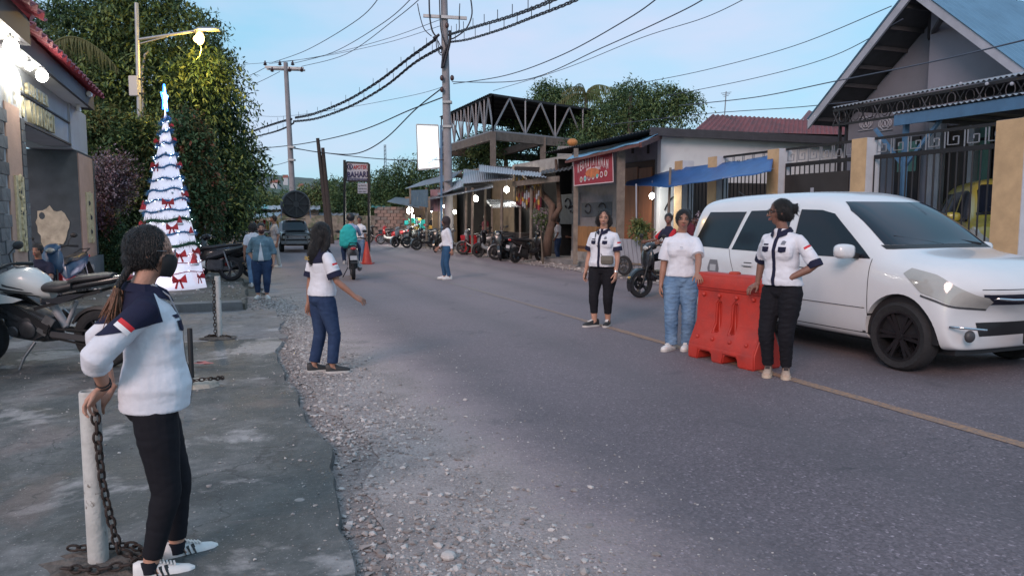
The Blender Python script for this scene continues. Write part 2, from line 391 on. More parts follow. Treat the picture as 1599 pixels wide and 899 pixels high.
def edge_strip(name,sl0,sl1,t0,t1,z,mt,amp0=0.,amp1=0.,f=1.3,seed=0,step=.15,skirt=None):
 """sheet in the road frame between two wandering edges"""
 n=int((t1-t0)/step);g=Geo();vs=[]
 rs=random.Random(seed);ph=[rs.random()*6.3 for _ in range(12)]
 def wob(t,k):return sum(math.sin(t*f*(1.7**j)+ph[j+6*k])/(1.5**j)for j in range(6))/2.2
 for i in range(n+1):
  t=t0+(t1-t0)*i/n;a=sl0(t)if callable(sl0)else sl0;b=sl1(t)if callable(sl1)else sl1
  vs+=[(a+amp0*wob(t,0),t,z),(b+amp1*wob(t,1),t,z)]
  if skirt:vs+=[(a+amp0*wob(t,0)-.0,t,z-skirt),(b+amp1*wob(t,1)+.02,t,z-skirt)]
 k=4 if skirt else 2;fs=[(i*k,i*k+1,i*k+k+1,i*k+k)for i in range(n)]
 if skirt:fs+=[(i*k+1,i*k+3,i*k+k+3,i*k+k+1)for i in range(n)]+[(i*k,i*k+k,i*k+k+2,i*k+2)for i in range(n)]
 if skirt:fs+=[(0,2,3,1),(n*k,n*k+1,n*k+3,n*k+2)]
 g.add(vs,fs);o=g.build(name,mt);o.rotation_euler=(0,0,TH);tag(o,kind='structure');return o
g=Geo();g.add([(-1500,-300,-.03),(1500,-300,-.03),(1500,2500,-.03),(-1500,2500,-.03)],[(0,1,2,3)])
tag(g.build('ground',M_EARTH),kind='structure')
edge_strip('gravel_shoulder',.3,1.6,-6,15,-.006,M_GRAV)
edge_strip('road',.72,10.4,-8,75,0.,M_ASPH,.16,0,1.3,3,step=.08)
edge_strip('concrete_forecourt',-9.5,.52,-6,9.45,.035,M_APR,0,.09,1.5,5,skirt=.06)
edge_strip('driveway',-9.5,.72,9.452,12.6,.02,M_DRV,0,.1,1.7,8,skirt=.05)
edge_strip('planting_yard',-10,.34,12.8,40,.10,M_EARTH,0,.12,.9,4,skirt=.12)
edge_strip('yard_kerb',-6,.25,12.62,12.98,.15,M_KERB,0,0,skirt=.2)
edge_strip('right_pavement',10.35,15,-8,60,.14,M_CONC,.0,0)
edge_strip('dirt_shoulder',9.2,10.36,14,60,.012,M_GRAV,.25,0,.8,6)
g=Geo()
for i in range(70):g.box((10.26,-7.5+i*1.,.065),(.18,.985,.17))
o=g.build('kerb',M_KERB,bevel=0);o.rotation_euler=(0,0,TH);tag(o,kind='structure')
M_LINE=nodemat('worn_line',.8);m,t,b,K=M_LINE
co=t.nodes.new('ShaderNodeTexCoord').outputs['Object'];sx=t.nodes.new('ShaderNodeSeparateXYZ');K(co,sx.inputs[0])
c_=mixc(t,mrange(t,sx.outputs['Y'],8,16),(.42,.225,.11),(.33,.29,.27))
c_=mixc(t,ramp(t,nz_(t,26,6,.85,co),[(.42,g3(.85)),(.62,g3(.1))]),c_,(.13,.115,.12));K(c_,b.inputs['Base Color'])
M_LINE=m
edge_strip('centre_line',4.84,4.96,-2,9.6,.004,M_LINE,.008,.008,4,9,step=.08)
edge_strip('centre_line',4.84,4.94,13.,28,.004,M_LINE,.008,.008,4,9,step=.1)
edge_strip('centre_line',4.86,4.94,9.6,13,.004,M_LINE,.01,.01,4,9,step=.1)
def stones(name,n,fs_,z,smin,smax,seed,mt):
 r_=np.random.default_rng(seed)
 ico=np.array([(0,0,-1),(.72,-.53,-.45),(-.28,-.85,-.45),(-.89,0,-.45),(-.28,.85,-.45),(.72,.53,-.45),(.28,-.85,.45),(-.72,-.53,.45),(-.72,.53,.45),(.28,.85,.45),(.89,0,.45),(0,0,1)])
 F=np.array([(0,1,2),(1,0,5),(0,2,3),(0,3,4),(0,4,5),(1,5,10),(2,1,6),(3,2,7),(4,3,8),(5,4,9),(1,10,6),(2,6,7),(3,7,8),(4,8,9),(5,9,10),(6,10,11),(7,6,11),(8,7,11),(9,8,11),(10,9,11)])
 P=fs_(n,r_);n=len(P);sz=smin*(smax/smin)**(r_.random(n)**3.4)
 V=ico[None]*(1+.28*r_.normal(size=(n,12,1)))*sz[:,None,None]*np.stack([.8+.6*r_.random(n),.7+.5*r_.random(n),.45+.3*r_.random(n)],1)[:,None]
 a=r_.random(n)*6.3;ca,sa=np.cos(a)[:,None],np.sin(a)[:,None]
 X=V[...,0]*ca-V[...,1]*sa;Y=V[...,0]*sa+V[...,1]*ca;V=np.stack([X,Y,V[...,2]],-1)
 V+=np.stack([P[:,0],P[:,1],z+sz*.12],1)[:,None]
 FF=(F[None]+(np.arange(n)*12)[:,None,None]).reshape(-1,3)
 me=fastmesh(name,V.reshape(-1,3),FF,mt,midx=np.repeat(r_.integers(0,len(mt),n),20));o=meshobj(name,me);o.rotation_euler=(0,0,TH);tag(o,kind='stuff');return o
sm=[mat('stone_a',(.33,.30,.285),.9,var=.2,vs=20),mat('stone_b',(.27,.245,.235),.9,var=.2,vs=20),mat('stone_c',(.46,.43,.41),.9,var=.15,vs=20),mat('stone_d',(.21,.185,.175),.9)]
def shoulder(n,r_):
 t_=1.8+13*r_.random(n)**1.6;c=.95-.05*(t_-2);s_=.82+.36*r_.normal(size=n)*np.where(t_<6,1,.6);k=(s_>.2)&(s_<1.9);
 cl=vnoise(np.stack([s_,t_,t_*0],1),3.1,2,3);k&=(cl+r_.random(n)*1.5>.55);return np.stack([s_[k],t_[k]],1)
stones('gravel',34000,shoulder,.0,.004,.021,3,sm)
def scatter_far(n,r_):
 t_=1.5+12*r_.random(n);s_=1.2+1.2*r_.random(n)**2.2;return np.stack([s_,t_],1)
stones('road_grit',5000,scatter_far,.0,.003,.009,5,sm)
def scatter_ap(n,r_):return np.stack([.5-2.5*r_.random(n)**1.8,1.5+8*r_.random(n)],1)
stones('forecourt_grit',900,scatter_ap,.036,.003,.013,6,sm)
def scatter_r(n,r_):return np.stack([10.1-1.0*r_.random(n)**1.6,12+34*r_.random(n)],1)
stones('roadside_rubble',1500,scatter_r,.012,.015,.06,8,sm)
def scatter_y(n,r_):return np.stack([.3-3*r_.random(n)**1.3,13+14*r_.random(n)],1)
stones('yard_rubble',900,scatter_y,.10,.012,.05,9,sm)
for k,(px,py,sz)in enumerate([(468,790,.035),(700,872,.03)]):
 p=G(px,py);me=Geo();me.ell((0,0,sz*.5),(sz*1.2,sz,sz*.7),9,6);o=me.build('loose_stone',sm[k*2],smooth=False);o.location=p
 tag(o,['pale fist sized stone at the edge of the concrete beside the gravel','grey stone lying in the gravel nearest the asphalt edge'][k],'stone')
def hill(name,x0,x1,D,pts,mt,dep=120,nx=150,seed=0):
 """ridge line through photo pixels pts [(px,py)] at distance D, real rounded terrain behind and in front"""
 xs=np.linspace(x0,x1,nx);V=[];ny=14
 for j in range(ny):
  f=j/(ny-1);env=math.sin(math.pi*min(1,f*1.0)*.5)if f<1 else 1
  for x in xs:
   py=np.interp(x,[p[0]for p in pts],[p[1]for p in pts]);q=A(x,py,D)
   h=q.z*math.sin(f*math.pi*.5)+D*.004*mnoise.noise((x*.05,f*3,seed))+D*.0022*mnoise.noise((x*.3,f*9,seed))
   V.append((q.x+0,D-dep*(1-f),max(h,-2)if f>0 else-2))
 F=[(j*nx+i,j*nx+i+1,(j+1)*nx+i+1,(j+1)*nx+i)for j in range(ny-1)for i in range(nx-1)]
 o=meshobj(name,fastmesh(name,np.array(V),np.array(F),mt,smooth=True));tag(o,kind='structure');return o
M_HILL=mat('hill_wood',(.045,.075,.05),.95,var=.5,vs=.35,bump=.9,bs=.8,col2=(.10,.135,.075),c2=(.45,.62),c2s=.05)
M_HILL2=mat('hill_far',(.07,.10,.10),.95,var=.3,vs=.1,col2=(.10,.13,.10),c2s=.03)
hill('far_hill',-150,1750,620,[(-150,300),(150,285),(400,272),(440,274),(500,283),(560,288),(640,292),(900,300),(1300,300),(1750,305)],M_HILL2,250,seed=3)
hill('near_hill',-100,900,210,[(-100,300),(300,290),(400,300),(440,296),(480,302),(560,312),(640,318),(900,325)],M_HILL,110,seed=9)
# ================= people =================
def cloth(name,col,bump=.25,**k):return mat(name,col,.85,var=k.pop('var',.1),vs=9,bump=bump,bs=k.pop('bs',14),spec=.25,**k)
C_WHITE=cloth('white_shirt_cloth',(.64,.65,.70),.75,bs=8)
C_BLACK=cloth('black_cloth',(.012,.013,.02),.2)
C_NAVY=cloth('navy_trim',(.014,.016,.04),.2)
C_LEG=cloth('black_leggings',(.009,.009,.013),.15)
C_JEAN=cloth('blue_denim',(.10,.18,.30),.4,col2=(.17,.27,.40),c2=(.4,.65),c2s=5)
C_DJEAN=cloth('dark_denim',(.018,.035,.085),.4,col2=(.03,.055,.12),c2=(.4,.6),c2s=5)
C_DENIMJ=cloth('washed_denim_jacket',(.10,.17,.22),.5,col2=(.16,.25,.31),c2=(.4,.6),c2s=6)
C_GREY=cloth('grey_cloth',(.33,.34,.37));C_YEL=cloth('mustard_cloth',(.45,.28,.07));C_RED=cloth('red_cloth',(.42,.02,.03))
C_MAR=cloth('maroon_cloth',(.09,.015,.025));C_NVT=cloth('dark_navy_tee',(.02,.022,.045));C_LBLUE=cloth('pale_blue_cloth',(.3,.36,.5));C_TEAL=cloth('teal_cloth',(.03,.38,.36))
C_KHAKI=cloth('brown_cloth',(.12,.08,.05));C_CREAMP=cloth('pale_trousers',(.5,.48,.45))
SK1=mat('skin_tan',(.44,.235,.165),.55,var=.08,vs=30,bump=.1,bs=90);SK2=mat('skin_brown',(.31,.155,.105),.5,var=.08,vs=30,bump=.1,bs=90);SK3=mat('skin_dark',(.20,.098,.07),.5,var=.08,vs=30,bump=.1,bs=90)
HAIR=mat('black_hair',(.010,.009,.010),.45,var=.4,vs=60,bump=.9,bs=55,stretch=(3,3,.35));HAIRB=mat('brown_hair_ends',(.19,.085,.045),.5,var=.4,vs=60,bump=.9,bs=55,stretch=(3,3,.35))
LIP=mat('lips',(.28,.08,.07),.45);EYEW=mat('eye_white',(.38,.34,.32),.4);EYEB=mat('eye_iris',(.012,.008,.007),.2);BROW=mat('brow_hair',(.02,.014,.012),.8);TEETH=mat('teeth',(.6,.57,.52),.4)
SH_W=mat('white_shoe_leather',(.66,.65,.64),.5,var=.1,vs=20);SH_B=mat('black_shoe',(.02,.02,.022),.55);SOLE=mat('pale_sole',(.5,.48,.46),.7,var=.15,vs=20);SH_T=mat('tan_suede',(.42,.31,.24),.85,var=.12,vs=20,bump=.3);SH_RB=mat('maroon_suede',(.18,.05,.04),.8)
FR=mat('black_plastic',(.012,.012,.013),.35);MASKM=mat('black_mask_cloth',(.012,.012,.013),.8,bump=.2,bs=30)
def V3(*a):return Vector(a)
def oval(c,rx,ry,n=20,M=None,sq=2.0):
 o=[]
 for j in range(n):
  th=2*math.pi*j/n;ct,sn=math.cos(th),math.sin(th)
  x=math.copysign(abs(ct)**(2/sq),ct)*rx;y=math.copysign(abs(sn)**(2/sq),sn)*ry
  p=Vector((x,y,0));p=M@p if M else p;o.append(p+Vector(c))
 return o
def limb(g,pts,rad,n=12,roundend=(1,1),flat=1.,ref=None):
 """tapered limb through joints; resampled smoothly, rounded ends"""
 P=[Vector(p)for p in pts];t0=(P[1]-P[0]).normalized();t1=(P[-1]-P[-2]).normalized()
 Q=list(zip(P,rad));A_=[];
 if roundend[0]:A_=[(P[0]-t0*rad[0]*.95,rad[0]*.3),(P[0]-t0*rad[0]*.6,rad[0]*.8)]
 B_=[(P[-1]+t1*rad[-1]*.6,rad[-1]*.8),(P[-1]+t1*rad[-1]*.95,rad[-1]*.3)]if roundend[1]else[]
 Q=A_+Q+B_;g.tube([q[0]for q in Q],[q[1]for q in Q],n,True,flat)
def lerp(a,b,f):return a+(b-a)*f
def rot_about(v,axis,ang):return Matrix.Rotation(ang,3,axis)@v
def head_geo(g,h,M):
 """h = head height (chin-crown); local origin at head centre, +Y face; M places it"""
 n,m=36,26;base=len(g.v);vs=[];a=h*.5
 for i in range(m+1):
  ph=-math.pi/2+math.pi*i/m
  for j in range(n):
   th=2*math.pi*j/n;x,y,z=math.cos(ph)*math.cos(th),math.cos(ph)*math.sin(th),math.sin(ph)
   X,Y,Z=x*a*.70,y*a*.86,z*a
   if z<.1:
    k=(.1-z)/1.1;X*=1-.42*k**1.3;Y=Y*(1-.30*k)+a*.14*k
    if y>0:Y+=a*.10*k**2*(1-abs(x))
   if y>0:Y*=1-.10*max(0,1-abs(z-.0)/.9)*(1-x*x)*.6
   if y>.2:
    ex=(abs(X)-a*.31)/(a*.20);ez=(Z-a*.02)/(a*.13);Y-=a*.075*math.exp(-(ex*ex+ez*ez))
    Y+=a*.04*math.exp(-((Z-a*.20)/(a*.09))**2)*math.exp(-(X/(a*.5))**2)
    Y+=a*.05*math.exp(-((abs(X)-a*.38)/(a*.2))**2-((Z+a*.2)/(a*.17))**2)
    Y+=a*.05*math.exp(-(X/(a*.2))**2-((Z+a*.86)/(a*.16))**2)
   vs.append(M@Vector((X,Y,Z)))
 fs=[(i*n+j,i*n+(j+1)%n,(i+1)*n+(j+1)%n,(i+1)*n+j)for i in range(m)for j in range(n)]
 g.add(vs,fs)
 yf=a*.80
 def pt(x,y,z):return M@Vector((x*a,y*a,z*a))
 limb(g,[pt(0,.76,.12),pt(0,.86,-.10),pt(0,.97,-.25)],[a*.06,a*.085,a*.105],8)
 for sx in(-1,1):
  g.ell(pt(sx*.11,.86,-.28),(a*.075,a*.075,a*.06),8,6)
  g.ell(pt(sx*.70,-.03,-.03),(a*.05,a*.15,a*.23),10,8,M=M.to_3x3())
 g.ell(pt(0,.80,-.50),(a*.25,a*.085,a*.055),10,6,M=M.to_3x3());g.ell(pt(0,.79,-.61),(a*.20,a*.09,a*.06),10,6,M=M.to_3x3())
def hand_geo(g,wrist,d,nrm,L_,curl,side,spread=.12,thumb=.9):
 """L_: hand length. d: finger direction, nrm: palm facing direction; side +1 right hand, -1 left"""
 d=Vector(d).normalized();nrm=Vector(nrm);nrm=(nrm-d*nrm.dot(d)).normalized();w_=d.cross(nrm)*side
 M=Matrix((w_,nrm,d)).transposed();k=L_
 R_=[oval(wrist+d*k*f,rx*k,ry*k,12,M,2.4)for f,rx,ry in((-.12,.155,.12),(.0,.16,.115),(.12,.20,.12),(.28,.235,.115),(.44,.235,.10),(.52,.215,.085))]
 g.rings(R_)
 for i,(o,ln)in enumerate(((.175,.40),(.06,.45),(-.06,.42),(-.17,.34))):
  p=wrist+d*k*(.47-.03*abs(i-1))+w_*k*o;dd=rot_about(d,nrm,-(o*1.3+spread*(1-i*.6))*side*.6);pts=[p]
  c=curl*(1+.12*i)
  for q,f in enumerate((.45,.32,.23)):
   dd=(dd*math.cos(c*(.6,1,.8)[q])+(nrm)*math.sin(c*(.6,1,.8)[q])).normalized()if q==0 else rot_about(dd,dd.cross(nrm)if dd.cross(nrm).length>.05 else w_,c*(.6,1,.8)[q])
   pts.append(pts[-1]+dd*k*ln*f)
  limb(g,pts,[k*.052,k*.048,k*.043,k*.036],8)
 p=wrist+d*k*.12+w_*k*.15;t1=(d*.62+w_*.72+nrm*.32).normalized();t2=(d*.85+w_*.35+nrm*(.3+curl*.3)).normalized()
 limb(g,[p,p+t1*k*.2*thumb,p+t1*k*.2+t2*k*.17,p+t1*k*.2+t2*k*.30],[k*.075,k*.065,k*.052,k*.04],8)
def person(name,label,loc,yaw,H=1.5,g_=1.,group=None,skin=SK2,near=True,vox=None,head=(0,0,0),lean=(0,0),hips=0.,arms=None,legs=None,top=None,bottom=None,shoes=None,hair='bob',hairm=HAIR,z0=None,seated=False,face=True,extras=None,bust=1.):
 """pose in local axes: +Y forward, +X the person's right. arms/legs: dict R/L."""
 root=thing(name,label,'person',loc,yaw,group);inv=gm(root).inverted()
 vx=vox or(.0048 if near else .011);P=lambda x,y,z:Vector((x*H,y*H,z*H))
 lx,ly=lean
 def tors(x,y,z):
  k=max(0,z-.5);return P(x+lx*k+hips,y+ly*k,z)
 legs=legs or{};J={}
 for s,nm in((1,'R'),(-1,'L')):
  q=legs.get(nm,{});hip=P(s*.052*g_+hips,0,.485)
  if 'th' in q:
   th=Vector(q['th']).normalized();sh=Vector(q['sh']).normalized();kn=hip+Vector((th.x*s,th.y,th.z))*.235*H;an=kn+Vector((sh.x*s,sh.y,sh.z))*.225*H
  else:
   fx,fy=q.get('foot',(.055,0.));an=P(s*fx,fy,.042+q.get('up',0));dv=an-hip;d_=dv.length;a_,b_=.235*H,.215*H
   if d_>=a_+b_-.001:kn=hip.lerp(an,a_/(a_+b_));
   else:
    x_=(a_*a_-b_*b_+d_*d_)/(2*d_);hh=math.sqrt(max(a_*a_-x_*x_,0));pl=Vector((s*q.get('kx',.15),1,0));t_=dv.normalized();pl=(pl-t_*pl.dot(t_)).normalized();kn=hip+t_*x_+pl*hh
  J['hip'+nm],J['kn'+nm],J['an'+nm]=hip,kn,an;J['ft'+nm]=q.get('ft',s*-.25)
 if not seated and z0 is None:
  pass
 arms=arms or{}
 for s,nm in((1,'R'),(-1,'L')):
  q=arms.get(nm,{});sh=tors(s*(.082+.014*g_),-.004,.772)
  if 'to' in q:
   T=inv@Vector(q['to'])if q.get('world',True)else P(*q['to']);a_,b_=.168*H,.148*H;dv=T-sh;d_=min(dv.length,a_+b_-.002);t_=dv.normalized()
   x_=(a_*a_-b_*b_+d_*d_)/(2*d_);hh=math.sqrt(max(a_*a_-x_*x_,0));pl=Vector(q.get('pole',(s*.5,-1,0)));pl=(pl-t_*pl.dot(t_)).normalized();el=sh+t_*x_+pl*hh;wr=sh+t_*d_
  else:
   u=Vector(q.get('up',(.12,0,-1))).normalized();f=Vector(q.get('fo',(.05,.15,-1))).normalized()
   el=sh+Vector((u.x*s,u.y,u.z))*.168*H;wr=el+Vector((f.x*s,f.y,f.z))*.148*H
  hd=Vector(q['hd'])if 'hd' in q else(wr-el).normalized();hn=Vector(q.get('hn',(-s,0,0)))
  J['sh'+nm],J['el'+nm],J['wr'+nm]=sh,el,wr;J['hd'+nm]=(hd,hn,q.get('curl',.35))
 g=Geo();Mi=None
 R_=[oval(tors(0,y,z),rx*g_*H,ry*g_*H*1.0,20)for z,rx,ry,y in((.47,.06,.05,0),(.50,.092,.062,-.006),(.54,.090,.062,-.004),(.61,.072,.052,.0),(.67,.078,.056,.004),(.72,.084,.06,.008),(.765,.088,.056,.004))]
 R_+=[oval(tors(0,-.002,.79),.076*H,.038*H,20),oval(tors(0,-.002,.82),.04*H,.032*H,20)]
 g.rings(R_)
 for nm,s in(('R',1),('L',-1)):
  hp,kn,an,sh,el,wr=(J[k+nm]for k in('hip','kn','an','sh','el','wr'));m_=g_**.5
  limb(g,[hp,hp.lerp(kn,.5),kn,kn.lerp(an,.3),kn.lerp(an,.75),an],[.052*g_*H,.046*g_*H,.033*m_*H,.034*m_*H,.024*m_*H,.021*H])
  limb(g,[tors(s*.045,-.002,.768),sh,sh.lerp(el,.45),el,el.lerp(wr,.3),wr],[.020*H,.025*m_*H,.027*m_*H,.0215*m_*H,.0225*m_*H,.0150*H])
  hd,hn,cu=J['hd'+nm];hand_geo(g,wr,hd,hn,.108*H,cu,s)
  fd=rot_about(Vector((0,1,0)),Vector((0,0,1)),J['ft'+nm]);J['fd'+nm]=fd
  limb(g,[an,an+fd*.03*H-P(0,0,.018),an+fd*.09*H-P(0,0,.028)],[.02*H,.021*H,.014*H])
 nb=tors(0,-.004,.815);ht,hp_,hr=head;hh=.140*H
 Mh=Matrix.Rotation(ht,3,'Z')@Matrix.Rotation(hp_,3,'X')@Matrix.Rotation(hr,3,'Y');nt_=nb+Mh@P(0,.012,.055)
 hc=nb+P(0,.004,.040)+Mh@P(0,.012,.068);M4=Matrix.Translation(hc)@Mh.to_4x4()
 limb(g,[nb-P(0,0,.02),nb+P(0,0,.02),nt_,nt_+P(0,0,.02)],[.036*H,.031*m_*H,.030*m_*H,.03*H],14)
 head_geo(g,hh,M4)
 me=remesh(g.mesh('body',skin),vx,2,.5,'body');setmat(me,skin)
 body=meshobj('body',me,root);a=hh*.5
 def hp3(x,y,z):return M4@Vector((x*a,y*a,z*a))
 if face:
  for s in(-1,1):
   ge=Geo();ge.ell(hp3(s*.31,.735,.03),(a*.11,a*.08,a*.048),12,8,M=M4.to_3x3());ge.cm=1;ge.ell(hp3(s*.31,.768,.03),(a*.062,a*.058,a*.056),10,8,M=M4.to_3x3());ge.build('eye',[EYEW,EYEB],root,smooth=True)
   ge=Geo();ge.tube([hp3(s*.13,.86,.19),hp3(s*.3,.845,.26),hp3(s*.48,.73,.2)],[a*.03,a*.036,a*.018],6,True,.6);ge.build('eyebrow',BROW,root,smooth=True)
  ge=Geo();ge.ell(hp3(0,.838,-.50),(a*.235,a*.075,a*.048),12,6,M=M4.to_3x3());ge.ell(hp3(0,.838,-.60),(a*.19,a*.075,a*.05),12,6,M=M4.to_3x3())
  if face=='smile':ge.cm=1;ge.ell(hp3(0,.86,-.548),(a*.17,a*.062,a*.026),10,6,M=M4.to_3x3())
  ge.build('lips',[LIP,TEETH],root,smooth=True)
 gh=Geo();M3=M4.to_3x3()
 def cap(k=1.0,back=-.13,up=.14,fr=1.):gh.ell(hp3(0,back,up),(a*.78*k,a*.86*k,a*.93*k*fr),24,16,M=M3)
 if hair=='short':cap(.985,-.06,.19);gh.ell(hp3(0,-.2,-.05),(a*.70,a*.7,a*.6),16,10,M=M3)
 elif hair=='bob':
  cap(1.03,-.12,.15)
  for s in(-1,1):limb(gh,[hp3(s*.55,.28,.35),hp3(s*.78,.12,-.1),hp3(s*.80,.02,-.55),hp3(s*.62,-.1,-.85)],[a*.25,a*.24,a*.27,a*.2],12)
  limb(gh,[hp3(0,-.5,.3),hp3(0,-.62,-.3),hp3(0,-.5,-.85)],[a*.6,a*.6,a*.5],16)
 elif hair=='pulled':cap(1.0,-.07,.16);gh.ell(hp3(0,-.95,.0),(a*.26,a*.26,a*.26),12,8)
 elif hair=='bun':
  cap(1.01,-.12,.15);gh.ell(hp3(0,-.98,.26),(a*.40,a*.36,a*.40),14,10,M=M3);gh.ell(hp3(0,-.55,-.25),(a*.55,a*.5,a*.45),14,10,M=M3)
  for k in range(7):
   an_=k*.9;gh.tube([hp3(0,-.95,.3),hp3(.3*math.cos(an_),-1.15,.3+.3*math.sin(an_)),hp3(.5*math.cos(an_),-1.3,.25+.45*math.sin(an_))],[a*.16,a*.12,a*.03],6)
 elif hair=='long':
  cap(1.10,-.13,.12)
  limb(gh,[hp3(0,-.35,.2),hp3(0,-.5,-.6),tors(0,-.055,.79),tors(0,-.06,.745)],[a*.72,a*.70,a*.60,a*.40],18)
  for s in(-1,1):limb(gh,[hp3(s*.55,.2,.3),hp3(s*.80,.05,-.3),hp3(s*.78,-.05,-1.05),tors(s*.05,-.03,.775)],[a*.26,a*.27,a*.32,a*.2],12)
 elif hair=='braids':cap(1.02,-.12,.14);gh.ell(hp3(0,-.55,-.30),(a*.62,a*.45,a*.5),14,10,M=M3)
 elif hair=='scarf':
  cap(1.14,-.12,.1);limb(gh,[hp3(0,-.3,-.2),hp3(0,-.25,-1.0),tors(0,.0,.79)],[a*.8,a*.62,a*.95],18)
 if gh.v:
  mh=remesh(gh.mesh('hair',hairm),.006 if near else .012,2,.5,'hair');co=getco(mh);no=getno(mh);ctr=np.array(hc)
  th=np.arctan2(co[:,0]-ctr[0],co[:,1]-ctr[1]);d_=(np.sin(th*46+vnoise(co,9,1)*5)*.5+vnoise(co,45,2)*.8)*.0016*(2 if hair in('bun','bob')else 1.2)
  setco(mh,co+no*d_[:,None]);setmat(mh,hairm);ho=meshobj('hair' if hair!='scarf' else 'headscarf',mh,root)
  if near:
   co=getco(mh);no=getno(mh);rs_=np.random.default_rng(5);ii=rs_.integers(0,len(co),2600);p=co[ii];n_=no[ii];dn=np.array([0,-.35,-1.])[None]+rs_.normal(size=(len(ii),3))*.28;dn-=n_*(dn*n_).sum(1)[:,None];dn/=np.linalg.norm(dn,axis=1)[:,None]+1e-6
   sd=np.cross(dn,n_)*.0009;L_=(.02+.035*rs_.random(len(ii)))[:,None]*dict(bun=.8,bob=.8,long=1.).get(hair,.45);p0=p-n_*.001;p1=p+dn*L_*.5+n_*(.002+.004*rs_.random(len(ii)))[:,None];p2=p+dn*L_+n_*(.001+.006*rs_.random(len(ii)))[:,None]
   V=np.stack([p0-sd,p0+sd,p1+sd,p1-sd,p2,p2+sd*.3],1).reshape(-1,3);b_=np.arange(len(ii))[:,None]*6;F=np.concatenate([b_+[0,1,2,3],b_+[3,2,5,4]]);so_=meshobj('loose_strands',fastmesh('loose_strands',V,F,hairm),ho);so_['kind']='stuff'
 info=dict(root=root,J=J,H=H,tors=tors,P=P,hp3=hp3,a=a,g=g_,M4=M4)
 if top:
  g=Geo();o=top.get('off',.007);hem=top.get('hem',.49);fl=top.get('flare',1.06);sl_=top.get('sleeve',.75);sr=top.get('sr',.038);bo=top.get('belly',0)
  Z=[(hem,.094*fl,(.070+bo*.4)*fl,-.003+bo*.3),(.55,.092*fl,(.069+bo*.6)*fl,bo*.5),(.61,.084,.064+bo*.6,.002+bo*.5),(.67,.086,.066+bo*.3,.006+bo*.3),(.715,.092,.066+.008*bust,.010),(.765,.096,.060,.004)]
  Z=[z for i,z in enumerate(Z)if i==0 or z[0]>hem+.02]
  R_=[oval(tors(0,y,z),(rx*g_+o)*H,(ry*g_+o)*H,28,sq=2.25)for z,rx,ry,y in Z]
  R_+=[oval(tors(0,-.002,.79),.086*g_**.5*H,.05*H,28),oval(tors(0,-.003,.808),.066*H,.046*H,28),oval(tors(0,-.004,.824),.046*H,.041*H,28),oval(tors(0,-.003,.833),.037*H,.036*H,28)]
  g.rings(R_)
  for nm,s in(('R',1),('L',-1)):
   sh,el,wr=J['sh'+nm],J['el'+nm],J['wr'+nm];m_=g_**.5
   if bust>1:g.ell(tors(s*.038*g_,.042*g_+.008,.706),(.048*bust*H,.034*bust*H,.05*bust*H),12,8)
   def along(f,sh=sh,el=el,wr=wr):return sh.lerp(el,f)if f<=1 else el.lerp(wr,f-1)
   def sleeve(e,r0,r1):
    fs=[f for f in(0,.25,.5,.75,1.,1.2,1.4,1.6,1.8)if f<e-.05]+[e];pts=[tors(s*.045,-.002,.782)]+[along(f)-Vector((s*.002*H,0,.001*H))if f==0 else along(f)for f in fs]
    rd=[.030*H]+[lerp(r0*.90,r1,min(1,f/max(.6*e,.01)))*H*m_ for f in fs];limb(g,pts,rd,16,(1,0),1.)
   e=sl_ if not isinstance(sl_,dict)else sl_[nm];sleeve(e,sr,top.get('se',sr*.98));info['slv'+nm]=(along(e),(along(e)-along(e-.12)).normalized(),top.get('se',sr*.98)*H*m_)
   info['along'+nm]=along
  vt=top.get('vox',.0065 if near else .012)
  me=remesh(g.mesh('shirt',top['m']),vt,3,.5,top.get('name','shirt'));co=getco(me);no=getno(me)
  f1=vnoise(co*np.array([1,1,1.5])+vnoise(co,11,.7,1)[:,None]*.05,30/H,.3+H,3);f2=vnoise(co*np.array([1.,1.,.35]),60,5.1,1);amp=top.get('fold',.0045)
  wz=np.clip((co[:,2]/H-.5)/.3,0,1);setco(me,co+no*((np.abs(f1)*1.6-.5)*amp*(1.1-.4*wz)+f2*amp*.35)[:,None]);setmat(me,top['m'])
  so=meshobj(top.get('name','shirt'),me,root);info['shirt']=so
  if 'under' in top:top['under'](info)
 if bottom:
  g=Geo();o=bottom.get('off',.004);zt=bottom.get('waist',.575);end=bottom.get('end',.93);hw=bottom.get('hem',None)
  if not seated:R_=[oval(tors(0,y,z),(rx*g_+o)*H,(ry*g_+o)*H,24)for z,rx,ry,y in((.455,.055,.055,-.004),(.48,.092,.066,-.008),(.53,.097,.069,-.008),(zt,.078,.058,0))]
  else:R_=[oval(tors(0,y,z),(rx*g_+o)*H,(ry*g_+o)*H,24)for z,rx,ry,y in((.44,.075,.06,-.01),(.48,.095,.07,-.008),(.53,.095,.069,-.004),(zt,.078,.058,0))]
  g.rings(R_)
  for nm in 'RL':
   hp,kn,an=J['hip'+nm],J['kn'+nm],J['an'+nm];m_=g_**.5
   pts=[hp,hp.lerp(kn,.35),hp.lerp(kn,.7),kn];rd=[.056*g_+o,.052*g_+o,.041*m_+o,.035*m_+o]
   kr=bottom.get('knee',rd[-1]);rd[-1]=kr
   if end>1e-3 or True:
    fs=[f for f in(.15,.35,.55,.75)if f<end]+[end]
    for f in fs:pts.append(kn.lerp(an,f));rd.append(lerp(max(kr,.0355*m_+o if f<.4 else 0),hw or(.0215*m_+o),f**.9 if f>.2 else 0))
   limb(g,pts,[r_*H for r_ in rd],16,(1,0))
  me=remesh(g.mesh('p',bottom['m']),.007 if near else .012,2,.5,bottom.get('name','trousers'));co=getco(me);no=getno(me)
